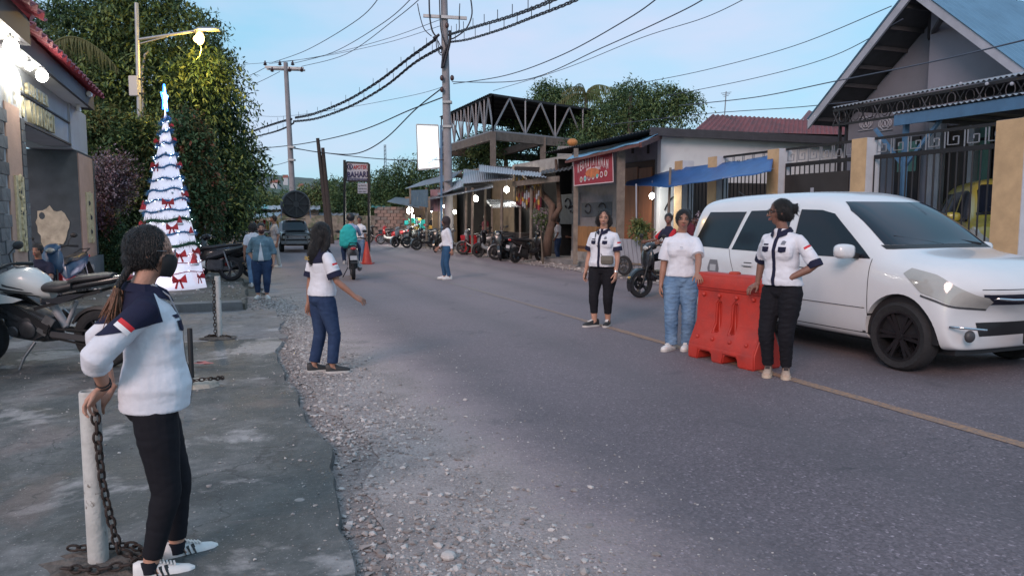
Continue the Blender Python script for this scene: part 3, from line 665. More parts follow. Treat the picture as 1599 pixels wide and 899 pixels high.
  am=bottom.get('fold',.002);f1=vnoise(co*np.array([1,1,2.4]),40,2.2,2);setco(me,co+no*((np.abs(f1)*1.6-.5)*am)[:,None]);setmat(me,bottom['m']);info['pants']=meshobj(bottom.get('name','trousers'),me,root)
 if shoes:
  for nm,s in(('R',1),('L',-1)):
   shoe(info,nm,s,shoes)
 if extras:extras(info)
 return info
def shoe(info,nm,s,spec):
 H=info['H'];an=info['J']['an'+nm];fd=info['J']['fd'+nm];w_=Vector((fd.y,-fd.x,0));L_=.165*H;zb=an.z-.042*H
 um,sm_=spec.get('m',SH_W),spec.get('sole',SOLE)
 heel=Vector((an.x,an.y,zb))-fd*.045*H;M=Matrix((w_,fd,Vector((0,0,1)))).transposed()
 g=Geo();S_=[]
 out_=[(0,.62,0),(.08,.92,0),(.25,1.,0),(.5,.98,.03),(.72,1.18,.05),(.88,1.02,.02),(.97,.6,0),(1.,.2,0)]
 outline=[heel+fd*L_*f+w_*(.024*H*k+s*-.0*H)for f,k,_ in out_]+[heel+fd*L_*f-w_*(.024*H*k)for f,k,_ in out_][::-1]
 lo=[p+Vector((0,0,.001))for p in outline];hi=[p+Vector((0,0,.016*H))for p in outline]
 g.add(lo+hi,[tuple(range(16))[::-1],tuple(range(16,32))]+[(i,(i+1)%16,(i+1)%16+16,i+16)for i in range(16)])
 up=Geo();prof=[(.02,.55,.050),(.10,.86,.056),(.25,.92,.052),(.40,.90,.046),(.55,.93,.036),(.72,1.06,.029),(.88,.92,.024),(.975,.5,.016)]
 R_=[]
 for f,k,hgt in prof:
  c=heel+fd*L_*f+Vector((0,0,.012*H));ring=[]
  for j in range(14):
   th=math.pi*j/13;ring.append(c+w_*math.cos(th)*.0235*H*k+Vector((0,0,max(0.,math.sin(th))**.75*hgt*H)))
  R_.append(ring)
 up.rings(R_)
 us=up.build('shoe',um,info['root'],smooth=60,bevel=0);so=g.build('sole',sm_,us,smooth=35)
 if spec.get('stripes'):
  for k in range(3):
   for sd in(-1,1):
    q=Geo();f=.42+.085*k;pts=[]
    for u_ in np.linspace(0,1,5):
     ff=f-.07*u_;hgt=lerp(.005,.036,u_);kk=np.interp(ff,[p[0]for p in prof],[p[1]for p in prof]);hh=np.interp(ff,[p[0]for p in prof],[p[2]for p in prof]);sn=min(.97,(hgt/hh)**(1/.75));cs=math.sqrt(1-sn*sn)
     pts.append(heel+fd*L_*ff+w_*sd*(cs*.0235*H*kk+.0012)+Vector((0,0,.012*H+hgt*H)))
    for i in range(4):q.beam(pts[i],pts[i+1],.008*H*1.25,.002)
    q.build('stripe',FR,us)
 if spec.get('laces'):
  q=Geo()
  for k in range(5):
   f=.42+.055*k;hh=np.interp(f,[p[0]for p in prof],[p[2]for p in prof]);c=heel+fd*L_*f+Vector((0,0,(.0145+hh)*H));q.beam(c-w_*.012*H,c+w_*.012*H+fd*.004*H,.005*H,.004*H)
  q.build('laces',spec.get('lace',SH_W),us)
 if spec.get('sock')is not None:
  q=Geo();q.tube([an-Vector((0,0,.01*H)),an+Vector((0,0,.022*H))],[.026*H,.0245*H],12);q.build('sock',spec['sock'],info['root'],smooth=50)
def uniform(yoke_z=.745,yoke_y=.012,flag='R',script=False,cuff=True,lapel=True,badge=True,flag_dir=None,hx=.094,yoke=True,front=True,navy=C_NAVY):
 def f(I):
  H,root,so,tors=I['H'],I['root'],I['shirt'],I['tors'];me=so.data
  def P_(x,y,z):return tors(x,y,z)
  def pl(x,y,z,n):return(P_(x,y,z),Vector(n))
  def part_(name,planes,pre=None,off=.003,m_=navy,label=None):
   q=patch(me,planes,off,0,pre)
   if len(q.polygons):setmat(q,m_);o=meshobj(name,q,root);return o
  if yoke:
   part_('yoke',[pl(0,0,yoke_z,(0,.15,-1)),pl(0,yoke_y,.8,(0,1,.25)),pl(hx,0,.8,(1,0,.1)),pl(-hx,0,.8,(-1,0,.1))])
  if front:
   part_('placket',[pl(.011,0,.6,(1,0,0)),pl(-.011,0,.6,(-1,0,0)),pl(0,.01,.6,(0,-1,0))])
   for s in(-1,1):
    part_('pocket_flap',[pl(s*.030,0,.70,(-s,0,0)),pl(s*.072,0,.70,(s,0,0)),pl(0,0,.734,(0,0,1)),pl(s*.03,0,.708,(s*-.25,0,-1)),pl(s*.07,0,.708,(s*.25,0,-1)),pl(0,.01,.6,(0,-1,0))],off=.004)
   if badge:
    part_('chest_badge',[pl(-.040,0,.7,(1,0,0)),pl(-.062,0,.7,(-1,0,0)),pl(-.05,0,.768,(.4,0,1)),pl(-.05,0,.768,(-.4,0,1)),pl(0,0,.746,(0,0,-1)),pl(0,.01,.6,(0,-1,0))],m_=mat('badge_grey',(.16,.17,.2),.7))
    part_('name_strip',[pl(.034,0,.7,(-1,0,0)),pl(.068,0,.7,(1,0,0)),pl(0,0,.750,(0,0,1)),pl(0,0,.741,(0,0,-1)),pl(0,.01,.6,(0,-1,0))])
  g=Geo();cz=.826
  for s in(-1,1):
   pts=[(s*.000,-.050,cz+.006,.020),(s*.034,-.034,cz+.006,.022),(s*.047,.0,cz+.0,.026),(s*.036,.034,cz-.008,.032),(s*.014,.058,cz-.022,.030)]
   for i in range(4):
    a_,b_=pts[i],pts[i+1]
    for q in(0,):
     p0,p1=P_(a_[0],a_[1],a_[2]+.010),P_(b_[0],b_[1],b_[2]+.010);ou=Vector((a_[0],a_[1],0)).normalized();ov=Vector((b_[0],b_[1],0)).normalized()
     l0=P_(a_[0],a_[1],a_[2]+.010-a_[3])+ou*.014*H;l1=P_(b_[0],b_[1],b_[2]+.010-b_[3])+ov*.014*H
     g.add([p0,p1,l1,l0,p0-ou*.003,p1-ov*.003,l1-ov*.003+Vector((0,0,-.001)),l0-ou*.003],[(0,1,2,3),(4,7,6,5),(0,4,5,1),(2,6,7,3),(1,5,6,2),(0,3,7,4)])
  g.build('collar',navy,root,smooth=40)
  if cuff:
   for nm in 'RL':
    c,d,r_=I['slv'+nm];q=Geo();q.tube([c-d*.030*H,c-d*.012*H,c+d*.006*H],[r_*1.06,r_*1.10,r_*1.10],20);o=q.build('cuff',navy,root,smooth=50)
  if flag:
   al=I['along'+flag];s=1 if flag=='R' else-1;c=al(.40);d=(al(.9)-al(0)).normalized();r_=I['slv'+flag][2]
   ou=Vector(flag_dir or(s,.35,0));ou=(ou-d*ou.dot(d)).normalized();sd=d.cross(ou)
   for k,(m_,o0,o1)in enumerate(((mat('flag_red',(.55,.02,.03),.7),-.013,0.),(mat('flag_white',(.72,.72,.74),.7),0.,.013))):
    o=part_('flag_patch',[(c+d*o0*H,-d),(c+d*o1*H,d),(c+sd*.021*H,sd),(c-sd*.021*H,-sd),(c,-ou)],off=.0035,m_=m_)
 return f
def wx(px,py,D):return A(px,py,D)
def front_extras(I):
 root,hp3,a,H=I['root'],I['hp3'],I['a'],I['H'];M4=I['M4'];tors=I['tors']
 g=Geo();R_=[]
 for f,z,y0,w_ in((0,-.08,.93,.42),(.3,-.25,1.04,.56),(.6,-.5,1.03,.60),(.85,-.78,.93,.52),(1,-.98,.80,.38)):
  R_.append([hp3(w_*math.sin(t_)*1.0,y0*math.cos(t_*.78)-.02,z-.0+.06*abs(math.sin(t_)))for t_ in np.linspace(-1.35,1.35,15)])
 vs=[p for r_ in R_ for p in r_];g.add(vs,[(i*15+j,i*15+j+1,(i+1)*15+j+1,(i+1)*15+j)for i in range(4)for j in range(14)])
 o=g.build('face_mask',MASKM,root,smooth=True);sm2=o.modifiers.new('s','SOLIDIFY');sm2.thickness=.003;sm2.offset=1;o.modifiers.new('u','SUBSURF').levels=1
 g=Geo()
 for s in(-1,1):
  g.tube([hp3(s*.53,.35,-.12),hp3(s*.68,.12,.03),hp3(s*.75,-.02,.17)],a*.018,6);g.tube([hp3(s*.50,.36,-.72),hp3(s*.66,.1,-.42),hp3(s*.75,-.08,-.2)],a*.018,6)
 g.build('mask_strap',MASKM,o,smooth=True)['kind']='stuff'
 g=Geo()
 for s in(-1,1):g.tube([hp3(s*.56,.66,.10),hp3(s*.66,.4,.10),hp3(s*.72,-.02,.09)],a*.014,6);g.tube([hp3(s*.31+s*.2*math.cos(t_),.93,.02+.14*math.sin(t_))for t_ in np.linspace(0,6.28,13)],a*.012,5)
 g.build('glasses',mat('thin_metal',(.3,.3,.32),.3,1.),root,smooth=True)
 for s,dx in((-1,-.30),(1,.34)):
  base=hp3(dx,-.66,-.55);pts=[base,hp3(dx*1.35,-.86,-1.0),hp3(dx*1.5,-1.08,-1.45),hp3(dx*1.5,-1.2,-1.9)]
  g=Geo()
  def cur(f):k=f*(len(pts)-1);i=min(int(k),len(pts)-2);return pts[i].lerp(pts[i+1],k-i)
  for strand in range(3):
   Q=[]
   for q in np.linspace(0,1,30):
    ph=q*24+strand*2.094;c=cur(q*.62);Q.append(c+Vector((math.cos(ph),math.sin(ph)*.6,0))*a*.085*(1-q*.3))
   g.tube(Q,a*.105,7)
  b=g.build('braid',HAIR,root,smooth=True)
  g=Geo();rr=random.Random(4+s)
  for k in range(46):
   an_=rr.random()*6.3;ro=rr.random()*a*.13;e0=cur(.60)+Vector((math.cos(an_)*ro,math.sin(an_)*ro,0));L_=a*(1.0+.8*rr.random());dr=Vector((rr.uniform(-.35,.35),rr.uniform(-.6,.15),-1)).normalized()
   side=Vector((rr.uniform(-1,1),rr.uniform(-1,1),0))*a*.12;g.tube([e0,e0+dr*L_*.35+side*.6,e0+dr*L_*.7+side,e0+dr*L_+side*.3],[a*.035,a*.04,a*.03,a*.006],5)
  g.build('loose_hair_ends',HAIRB,b,smooth=True)
  g=Geo();g.ell(cur(.6),(a*.13,)*3,10,8);g.build('hair_tie',mat('gold_tie',(.5,.35,.15),.4,.6),b,smooth=True)
 for nm in 'R':
  wr,el=I['J']['wr'+nm],I['J']['el'+nm];d=(wr-el).normalized();g=Geo()
  for k in range(2):g.tube([wr-d*(.012+.014*k)*H+rot_about(perp(d)[0],d,t_)*.0185*H for t_ in np.linspace(0,6.28,17)],.0022*H,5)
  g.build('bracelet',FR,root,smooth=True)
 p0=tors(0,.045,.83);g=Geo();g.tube([tors(.03,.02,.835),tors(.03,.06,.80),tors(.012,.086,.73)],.0035,6);g.tube([tors(-.03,.02,.835),tors(-.03,.06,.80),tors(.012,.086,.73)],.0035,6);g.build('lanyard',C_GREY,root)
post_top=A(152,612,3.02)
person('person','nearest woman in side view with braided hair and black mask, hands on the white post',G(252,892),R(-62),1.475,.97,skin=SK1,head=(R(-6),R(-4),0),lean=(0,-.03),arms={'R':dict(to=A(163,604,2.93),pole=(.8,-.8,0),hd=(-.05,-.75,-.75),hn=(.1,-.5,-.9),curl=.55),'L':dict(to=A(172,604,3.12),pole=(-.6,-1,0),hd=(.3,-.6,-.7),hn=(0,-.5,-1),curl=.4)},legs={'R':dict(foot=(.055,-.03),ft=R(-6)),'L':dict(foot=(.045,.045),ft=R(8))},top=dict(m=C_WHITE,hem=.485,flare=1.12,sleeve=1.28,sr=.039,se=.039,belly=.02,fold=.0035,under=uniform(.732,.022,'R',cuff=False,hx=.2,flag_dir=(1,-.1,.3))),bottom=dict(m=C_LEG,end=.86,off=.005),shoes=dict(m=SH_W,stripes=True,laces=True,sock=C_BLACK),hair='braids',face=False,extras=front_extras,bust=1.15)
def script_x(I):
 t_=I['tors'];c=t_(.0,-.09*I['g'],.765)
 put_text('DLC',I['root'],c-Vector((0,.012,0)),(1,0,0),(0,0,1),.05,mat('gold_thread',(.5,.33,.08),.6),.002,width=.09,name='back_lettering')
person('person','long-haired woman in white and black shirt on the gravel edge, one arm held out',G(506,581),R(-50),1.46,1.02,skin=SK2,head=(R(8),0,0),arms={'R':dict(up=(.30,.25,-.95),fo=(.35,.75,-.75),hd=(.25,.8,-.5),hn=(-.6,.2,-.9),curl=.25),'L':dict(up=(.10,-.15,-1),fo=(.0,-.1,-1),hn=(1,0,0),curl=.4)},legs={'R':dict(foot=(.06,.03),ft=R(-25)),'L':dict(foot=(.05,-.05),ft=R(-14))},top=dict(m=C_WHITE,hem=.52,flare=1.10,sleeve=.80,sr=.042,se=.045,under=uniform(.742,.004,'R',front=False)),bottom=dict(m=C_DJEAN,end=.88,hem=.036,off=.006,name='jeans'),shoes=dict(m=SH_B,sole=SOLE),hair='long',face=False,extras=script_x)
def bag_x(I):
 t_,g_,H,root=I['tors'],I['g'],I['H'],I['root']
 c=t_(-.075,.098,.575);b=Geo();b.box(c,(.17,.06,.115),rz=.25);o=b.build('crossbody_bag',mat('olive_leather',(.085,.075,.06),.5,var=.2,vs=12),root,bevel=.012)
 q=Geo();q.box(c+Vector((0,.033,.02)),(.15,.008,.06),rz=.25);q.build('bag_flap',mat('bag_flap_m',(.12,.11,.09),.5),o)
 q=Geo();P=[t_(.05,.02,.835),t_(.048,.062,.79),t_(.04,.094,.735),t_(.015,.100,.69),t_(-.01,.094,.64),c+Vector((.07,.01,.05))];q.tube(P,.006,6);q.build('strap',FR,o)
 q=Geo();wr,el=I['J']['wrL'],I['J']['elL'];d=(wr-el).normalized();q.tube([wr-d*.03,wr-d*.01],.0195*H,12);q.build('wristwatch',mat('steel',(.5,.5,.52),.3,.8),root,smooth=40)
person('person','smiling stout woman with short curly hair, white shirt and crossbody bag on centre line',G(941,509),R(150),1.62,1.17,skin=SK1,head=(R(17),0,R(-3)),arms={'R':dict(up=(.22,-.05,-1),fo=(.18,.12,-1),curl=.5),'L':dict(up=(.16,.0,-1),fo=(.02,.28,-1),curl=.4)},legs={'R':dict(foot=(.055,.05),ft=R(-32)),'L':dict(foot=(.035,-.03),ft=R(10))},top=dict(m=C_WHITE,hem=.515,flare=1.08,sleeve=.72,sr=.038,se=.041,belly=.015,under=uniform(.76,-.02,'L')),bottom=dict(m=C_LEG,end=.66,off=.004),shoes=dict(m=SH_B,laces=True,lace=SH_W),hair='bob',face='smile',extras=bag_x,bust=1.3)
def tee_x(I):
 put_text('~',I['root'],I['tors'](0,.108,.735),(-1,0,0),(0,0,1),.05,C_BLACK,.002,width=.03,name='chest_print')
barr_l=Vector((0,0,0))
person('person','woman in plain white t-shirt and loose jeans, hand on left end of orange barrier',G(1062,545),R(166),1.60,1.06,skin=SK2,head=(R(6),R(2),R(-4)),lean=(0,0),hips=.004,arms={'R':dict(up=(.16,.05,-1),fo=(.10,.12,-1),curl=.45),'L':dict(to=A(1089,431,7.98),pole=(-1,-.5,0),hd=(-.2,.8,-.35),hn=(0,-.1,-1),curl=.35)},legs={'R':dict(foot=(.062,.04),ft=R(-30)),'L':dict(foot=(.045,-.01),ft=R(-12))},top=dict(m=C_WHITE,hem=.525,flare=1.06,sleeve=.82,sr=.039,se=.045,name='t_shirt',fold=.006),bottom=dict(m=C_JEAN,end=1.0,hem=.043,knee=.047,off=.012,name='jeans',fold=.006),shoes=dict(m=SH_W,laces=True),hair='pulled',face=True,extras=tee_x,bust=1.2)
def glass_x(I):
 hp3,a,H=I['hp3'],I['a'],I['H'];g=Geo()
 for s in(-1,1):g.tube([hp3(s*.5,.86,.06),hp3(s*.68,.5,.08),hp3(s*.73,-.02,.06)],a*.028,6);g.tube([hp3(s*.31+s*.22*math.cos(t_),.95,.02+.16*math.sin(t_))for t_ in np.linspace(0,6.28,13)],a*.028,5)
 g.tube([hp3(-.1,.97,.05),hp3(.1,.97,.05)],a*.02,5);g.build('glasses',FR,I['root'],smooth=True)
person('person','woman in glasses and navy trimmed shirt, hand on hip, at right end of the barrier',G(1214,587),R(128),1.68,1.03,skin=SK3,head=(R(-50),R(0),0),lean=(.03,.02),hips=-.012,arms={'R':dict(to=A(1183,443,7.25),pole=(.6,-.8,0),hd=(.35,.8,-.45),hn=(0,-.1,-1),curl=.4),'L':dict(to=(-.088,.052,.565),world=False,pole=(-1,-.55,0),hd=(.9,.35,-.25),hn=(.25,-1,0),curl=.3)},legs={'R':dict(foot=(.06,.0),ft=R(28),kx=.2),'L':dict(foot=(.03,-.035),ft=R(32))},top=dict(m=C_WHITE,hem=.52,flare=1.10,sleeve={'R':1.05,'L':1.02},sr=.038,se=.036,fold=.007,belly=.006,under=uniform(.775,-.012,'L')),bottom=dict(m=C_LEG,end=.92,off=.008,fold=.004),shoes=dict(m=SH_T,sole=mat('tan_sole',(.5,.4,.31),.7),laces=True,lace=mat('dark_lace',(.05,.04,.04),.8)),hair='bun',face=True,extras=glass_x,bust=1.25)
def jacket_x(I):
 g=Geo();q=patch(I['shirt'].data,[(I['tors'](.022,0,.6),Vector((1,0,.15))),(I['tors'](-.022,0,.6),Vector((-1,0,.15))),(I['tors'](0,.01,.6),Vector((0,-1,0))),(I['tors'](0,0,.50),Vector((0,0,-1)))],.004);setmat(q,C_WHITE);meshobj('undershirt',q,I['root'])
 g=Geo();g.ell(I['hp3'](0,.62,-.55),(I['a']*.55,I['a']*.48,I['a']*.45),14,8);g.build('face_mask',mat('maroon_mask',(.06,.02,.018),.8),I['root'],smooth=True)
person('person','person in open washed denim jacket and dark trousers standing at the kerb end',G(411,466),R(192),1.42,1.16,skin=SK1,near=False,head=(R(10),R(-4),0),vox=.008,arms={'R':dict(up=(.45,-.25,-1),fo=(-.45,.45,-.8),hd=(-.5,.4,-.6),curl=.4),'L':dict(up=(.30,-.1,-1),fo=(.0,.3,-1),curl=.4)},legs={'R':dict(foot=(.06,.0)),'L':dict(foot=(.05,.03),ft=R(20))},top=dict(m=C_DENIMJ,hem=.50,flare=1.05,sleeve=1.25,sr=.046,se=.040,name='jacket',belly=.015),bottom=dict(m=C_DJEAN,end=.80,hem=.03,off=.012),shoes=dict(m=SH_W),hair='short',face=True,extras=jacket_x)
person('person','person in white shirt and jeans with back turned, half hidden behind the denim jacket',G(398,447),R(20),1.42,1.0,skin=SK2,near=False,arms={'R':dict(up=(.2,.1,-1),fo=(0,.6,-.8)),'L':dict(up=(.2,0,-1))},legs={'R':dict(foot=(.05,.05)),'L':dict(foot=(.05,-.04))},top=dict(m=C_WHITE,hem=.5,sleeve=.8),bottom=dict(m=C_JEAN,end=.95,hem=.034,off=.008,name='jeans'),shoes=dict(m=SH_W),hair='bob',face=False)
person('person','man in pale grey t-shirt and white trousers walking behind the denim jacket',G(431,418),R(120),1.58,1.0,skin=SK2,near=False,arms={'R':dict(up=(.12,.1,-1),fo=(0,.5,-1)),'L':dict(up=(.15,-.2,-1),fo=(.0,.2,-1))},legs={'R':dict(foot=(.05,-.08)),'L':dict(foot=(.05,.1))},top=dict(m=C_GREY,hem=.5,sleeve=.8,name='t_shirt'),bottom=dict(m=C_CREAMP,end=.97,hem=.034,off=.008),shoes=dict(m=SH_W),hair='short',face=True)
person('person','man in white t-shirt and blue jeans standing by the traffic cone',G(563,411),R(170),1.56,.98,skin=SK3,near=False,arms={'R':dict(up=(.1,.1,-1),fo=(-.3,.8,-.2)),'L':dict(up=(.12,0,-1),fo=(.05,.1,-1))},legs={'R':dict(foot=(.05,.0)),'L':dict(foot=(.055,.0))},top=dict(m=C_WHITE,hem=.5,sleeve=.85,name='t_shirt'),bottom=dict(m=C_JEAN,end=.97,hem=.034,off=.008,name='jeans'),shoes=dict(m=SH_W),hair='short',face=True)
def cap_x(I):
 g=Geo();hp3,a=I['hp3'],I['a'];g.ell(hp3(0,-.08,.42),(a*.82,a*.9,a*.68),16,8);g.beam(hp3(0,.6,.42),hp3(0,1.25,.32),a*1.1,a*.08);g.build('cap',C_CREAMP,I['root'],smooth=40)
person('person','person in pale cap and white shirt standing behind the man at the traffic cone',G(549,408),R(-100),1.52,1.05,skin=SK2,near=False,top=dict(m=C_WHITE,hem=.5,sleeve=.85),bottom=dict(m=C_DJEAN,end=.97,hem=.03,off=.008),shoes=dict(m=SH_W),hair='short',face=True,extras=cap_x)
person('person','woman in long-sleeved white top and dark headscarf standing on the far centre line',G(698,436),R(105),1.54,1.02,skin=SK2,near=False,vox=.009,head=(R(-10),0,0),arms={'R':dict(up=(.1,.1,-1),fo=(-.1,.7,-.7)),'L':dict(up=(.10,-.3,-1),fo=(.05,-.05,-1))},legs={'R':dict(foot=(.05,.03)),'L':dict(foot=(.05,-.03))},top=dict(m=C_WHITE,hem=.53,sleeve=1.85,sr=.040,se=.024,name='sweater'),bottom=dict(m=cloth('mid_denim',(.03,.085,.17),.4),end=.93,hem=.03,off=.006,name='jeans'),shoes=dict(m=SH_W),hair='scarf',hairm=mat('dark_scarf',(.03,.02,.022),.8),face=True,bust=1.1)
person('person','slim person in white t-shirt and dark jeans standing at the kerb before the stall',G(871,407),R(60),1.52,.92,skin=SK3,near=False,arms={'R':dict(up=(.15,.3,-.9),fo=(-.2,.7,.5)),'L':dict(up=(.25,-.4,-.9),fo=(-.2,.6,-.7))},legs={'R':dict(foot=(.05,.0)),'L':dict(foot=(.05,-.03))},top=dict(m=C_WHITE,hem=.52,sleeve=.8,name='t_shirt'),bottom=dict(m=C_DJEAN,end=.97,hem=.034,off=.008,name='jeans'),shoes=dict(m=SH_W),hair='short',face=False)
SIT={'R':dict(th=(.2,1,-.12),sh=(0,.1,-1)),'L':dict(th=(.2,1,-.12),sh=(0,.1,-1))}
q=S(903,392,12.1);person('person','person in mustard yellow shirt seated on the low concrete step at the shop front',(q.x,q.y,.14+.42-.485*1.5),R(110),1.5,1.0,skin=SK3,near=False,legs=SIT,seated=True,lean=(0,.25),arms={'R':dict(up=(.1,.5,-.8),fo=(-.2,.9,.1)),'L':dict(up=(.1,.5,-.8),fo=(-.2,.9,.1))},top=dict(m=C_YEL,hem=.48,sleeve=.8),bottom=dict(m=C_BLACK,end=.95,off=.01),shoes=dict(m=SH_B),hair='short',face=False)
q=S(928,372,12.3);person('person','long dark haired person in brown seated against the wooden counter under the red banner',(q.x,q.y,.14+.42-.485*1.5),R(0),1.5,1.0,skin=SK3,near=False,legs=SIT,seated=True,top=dict(m=C_KHAKI,hem=.48,sleeve=.8),bottom=dict(m=C_BLACK,end=.95,off=.01),shoes=dict(m=SH_B),hair='long',face=False)
q=G(64,500);q=XY(60,12.2);person('person','man with cropped hair in dark shirt sitting behind the white motorcycle by the gate wall',(q.x,q.y,.27-.485*1.6),R(195),1.6,1.05,skin=SK2,near=False,legs={k:dict(th=(.3,1,.1),sh=(0,.7,-.6))for k in 'RL'},seated=True,lean=(0,.2),head=(R(-10),0,0),arms={'R':dict(up=(.15,.5,-.8),fo=(-.3,.9,-.1)),'L':dict(up=(.2,.6,-.7),fo=(.1,.9,.1))},top=dict(m=C_NVT,hem=.48,sleeve=.8),bottom=dict(m=C_BLACK,end=.95,off=.01),shoes=dict(m=SH_B),hair='short',face=True)
person('person','dark haired person in grey top standing in the shade behind the two motorcycle riders',G(1078,437),R(200),1.5,1.0,skin=SK3,near=False,top=dict(m=C_GREY,hem=.5,sleeve=.8),bottom=dict(m=C_BLACK,end=.95,off=.008),shoes=dict(m=SH_B),hair='bob',face=True)
for k,(px,s_,m_,lb)in enumerate([(758,11.6,C_MAR,'person in dark red top standing inside the stall beneath the lit bulbs'),(676,11.2,C_BLACK,'person in black standing at the far stall counter beside the motorbikes'),(652,10.9,C_KHAKI,'person in brown bent over goods at the brightly lit far stall')]):
 q=S(px,385,s_);person('person',lb,(q.x,q.y,.14),R(140+60*k),1.5,1.0,skin=SK3,near=False,vox=.014,lean=(0,.35 if k==2 else 0),top=dict(m=m_,hem=.5,sleeve=.8,vox=.016),bottom=dict(m=C_DJEAN,end=.95,off=.008),shoes=dict(m=SH_B),hair='short',face=False)
# ================= vehicles =================
M_CARW=mat('white_car_paint',(.62,.64,.66),.22,coat=.6,var=.03,vs=2);M_CARB=mat('black_car_paint',(.012,.012,.014),.25,coat=.5);M_CARY=mat('yellow_car_paint',(.42,.34,.05),.3,coat=.5)
M_GLS=mat('dark_tinted_glass',(.012,.016,.026),.08,spec=.5);M_TYRE=mat('tyre_rubber',(.016,.016,.018),.85,var=.2,vs=20,bump=.3,bs=60);M_RIM=mat('dark_alloy',(.045,.045,.05),.35,.7);M_RIMS=mat('silver_alloy',(.32,.32,.34),.3,.8)
M_CHR=mat('chrome',(.6,.62,.65),.12,1.);M_LAMP=mat('headlamp_lens',(.36,.36,.34),.08,spec=.9,var=.08,vs=5);M_TAIL=mat('red_lens',(.4,.02,.02),.2,coat=.5);M_BLK=mat('black_trim',(.014,.014,.016),.5);M_DGR=mat('dark_grey_trim',(.05,.05,.055),.5)
M_AMB=mat('amber_lens',(.6,.22,.02),.25);M_ENG=mat('engine_alloy',(.07,.07,.075),.5,.6,var=.3,vs=15);M_STEEL=mat('dull_steel',(.22,.22,.23),.4,.8,var=.2,vs=8)
M_SEAT=mat('vinyl_seat',(.03,.03,.033),.42,bump=.2,bs=80);M_MBW=mat('motorbike_white',(.62,.62,.60),.3,coat=.4);M_MBK=mat('motorbike_black',(.015,.015,.018),.25,coat=.5);M_MBR=mat('motorbike_red',(.33,.02,.025),.3,coat=.4);M_MBB=mat('motorbike_blue',(.03,.07,.14),.3,coat=.4);M_MBG=mat('motorbike_grey',(.16,.17,.18),.3,coat=.4);M_MBO=mat('motorbike_orange',(.45,.16,.03),.4)
M_LIT=mat('lit_lamp_glass',(.9,.9,.85),.3,emit=(1,.97,.88),es=14)
def wheel(parent,c,r,w_,rim_m,spokes=5,name='wheel',disc=None,axis='x'):
 g=Geo();p=r*.72
 g.lathe([(p,-w_*.42),(r*.90,-w_*.5),(r*.975,-w_*.40),(r,-w_*.18),(r,w_*.18),(r*.975,w_*.40),(r*.90,w_*.5),(p,w_*.42),(p*.96,w_*.2),(p*.96,-w_*.2),(p,-w_*.42)],36,axis='x')
 t_=g.build('tyre',M_TYRE,parent,smooth=50);t_.location=c;t_.name='tyre'
 g=Geo();g.lathe([(p*1.0,-w_*.44),(p*1.01,w_*.44),(p*.93,w_*.44),(p*.90,w_*.1),(p*.90,-w_*.1),(p*.93,-w_*.44),(p,-w_*.44)],32,axis='x')
 g.lathe([(0,w_*.36),(r*.10,w_*.36),(r*.14,w_*.2),(r*.14,-w_*.2),(r*.10,-w_*.36),(0,-w_*.36)],16,axis='x')
 for k in range(spokes):
  an=2*math.pi*k/spokes
  for dl in((-.13,.13)if spokes<=6 else(0,)):
   a1,a2=an+dl*1.2,an+dl
   g.beam((w_*.26,math.cos(a1)*r*.11,math.sin(a1)*r*.11),(w_*.30,math.cos(a2)*p*.95,math.sin(a2)*p*.95),r*.075,w_*.16)
   g.beam((-w_*.26,math.cos(a1)*r*.11,math.sin(a1)*r*.11),(-w_*.30,math.cos(a2)*p*.95,math.sin(a2)*p*.95),r*.075,w_*.12)
 if disc:g.lathe([(r*.2,disc-.003),(r*.45,disc-.003),(r*.45,disc+.003),(r*.2,disc+.003),(r*.2,disc-.003)],24,axis='x')
 g.build('rim',rim_m,t_,smooth=35);return t_
def loft_yz(secs,n=14,sq=2.4):
 """secs: (y, z, rx, rz) -> closed body along y"""
 M=Matrix(((1,0,0),(0,0,1),(0,1,0)))
 return[[Vector((math.copysign(abs(math.cos(t_))**(2/sq),math.cos(t_))*rx,y,z+math.copysign(abs(math.sin(t_))**(2/sq),math.sin(t_))*rz))for t_ in[2*math.pi*j/n for j in range(n)]]for y,z,rx,rz in secs]
def carbody(rows,sub=2,arches=()):
 """rows: (y, [(x,z)]*K for one half from sill to roof centre, [yshift]*K); closed mirrored rings"""
 R_=[]
 for y,K,sh in rows:
  half=[Vector((x,y+(sh[i]if sh else 0),z))for i,(x,z)in enumerate(K)]
  bot=Vector((0,half[0].y,half[0].z));R_.append([bot]+half+[Vector((-p.x,p.y,p.z))for p in half[-2::-1]])
 g=Geo();g.rings(R_);me=g.mesh('b',M_BLK)
 o=bpy.data.objects.new('tmp',me);COL.objects.link(o);m_=o.modifiers.new('s','SUBSURF');m_.levels=sub;m_.render_levels=sub
 cut=[]
 for y,z,r in arches:
  q=Geo();q.lathe([(0,-1.2),(r,-1.2),(r,-.56),(0,-.56)],40,(0,y,z),'x');q.lathe([(0,.56),(r,.56),(r,1.2),(0,1.2)],40,(0,y,z),'x')
  qm=q.mesh('c',M_BLK);c=bpy.data.objects.new('cut',qm);COL.objects.link(c);b_=o.modifiers.new('b','BOOLEAN');b_.object=c;b_.operation='DIFFERENCE';b_.solver='EXACT';cut.append(c)
 dg=bpy.context.evaluated_depsgraph_get();dg.update();m2=bpy.data.meshes.new_from_object(o.evaluated_get(dg));bpy.data.objects.remove(o)
 for c in cut:bpy.data.objects.remove(c)
 m2.polygons.foreach_set('use_smooth',[True]*len(m2.polygons));m2.set_sharp_from_angle(angle=R(50));return m2
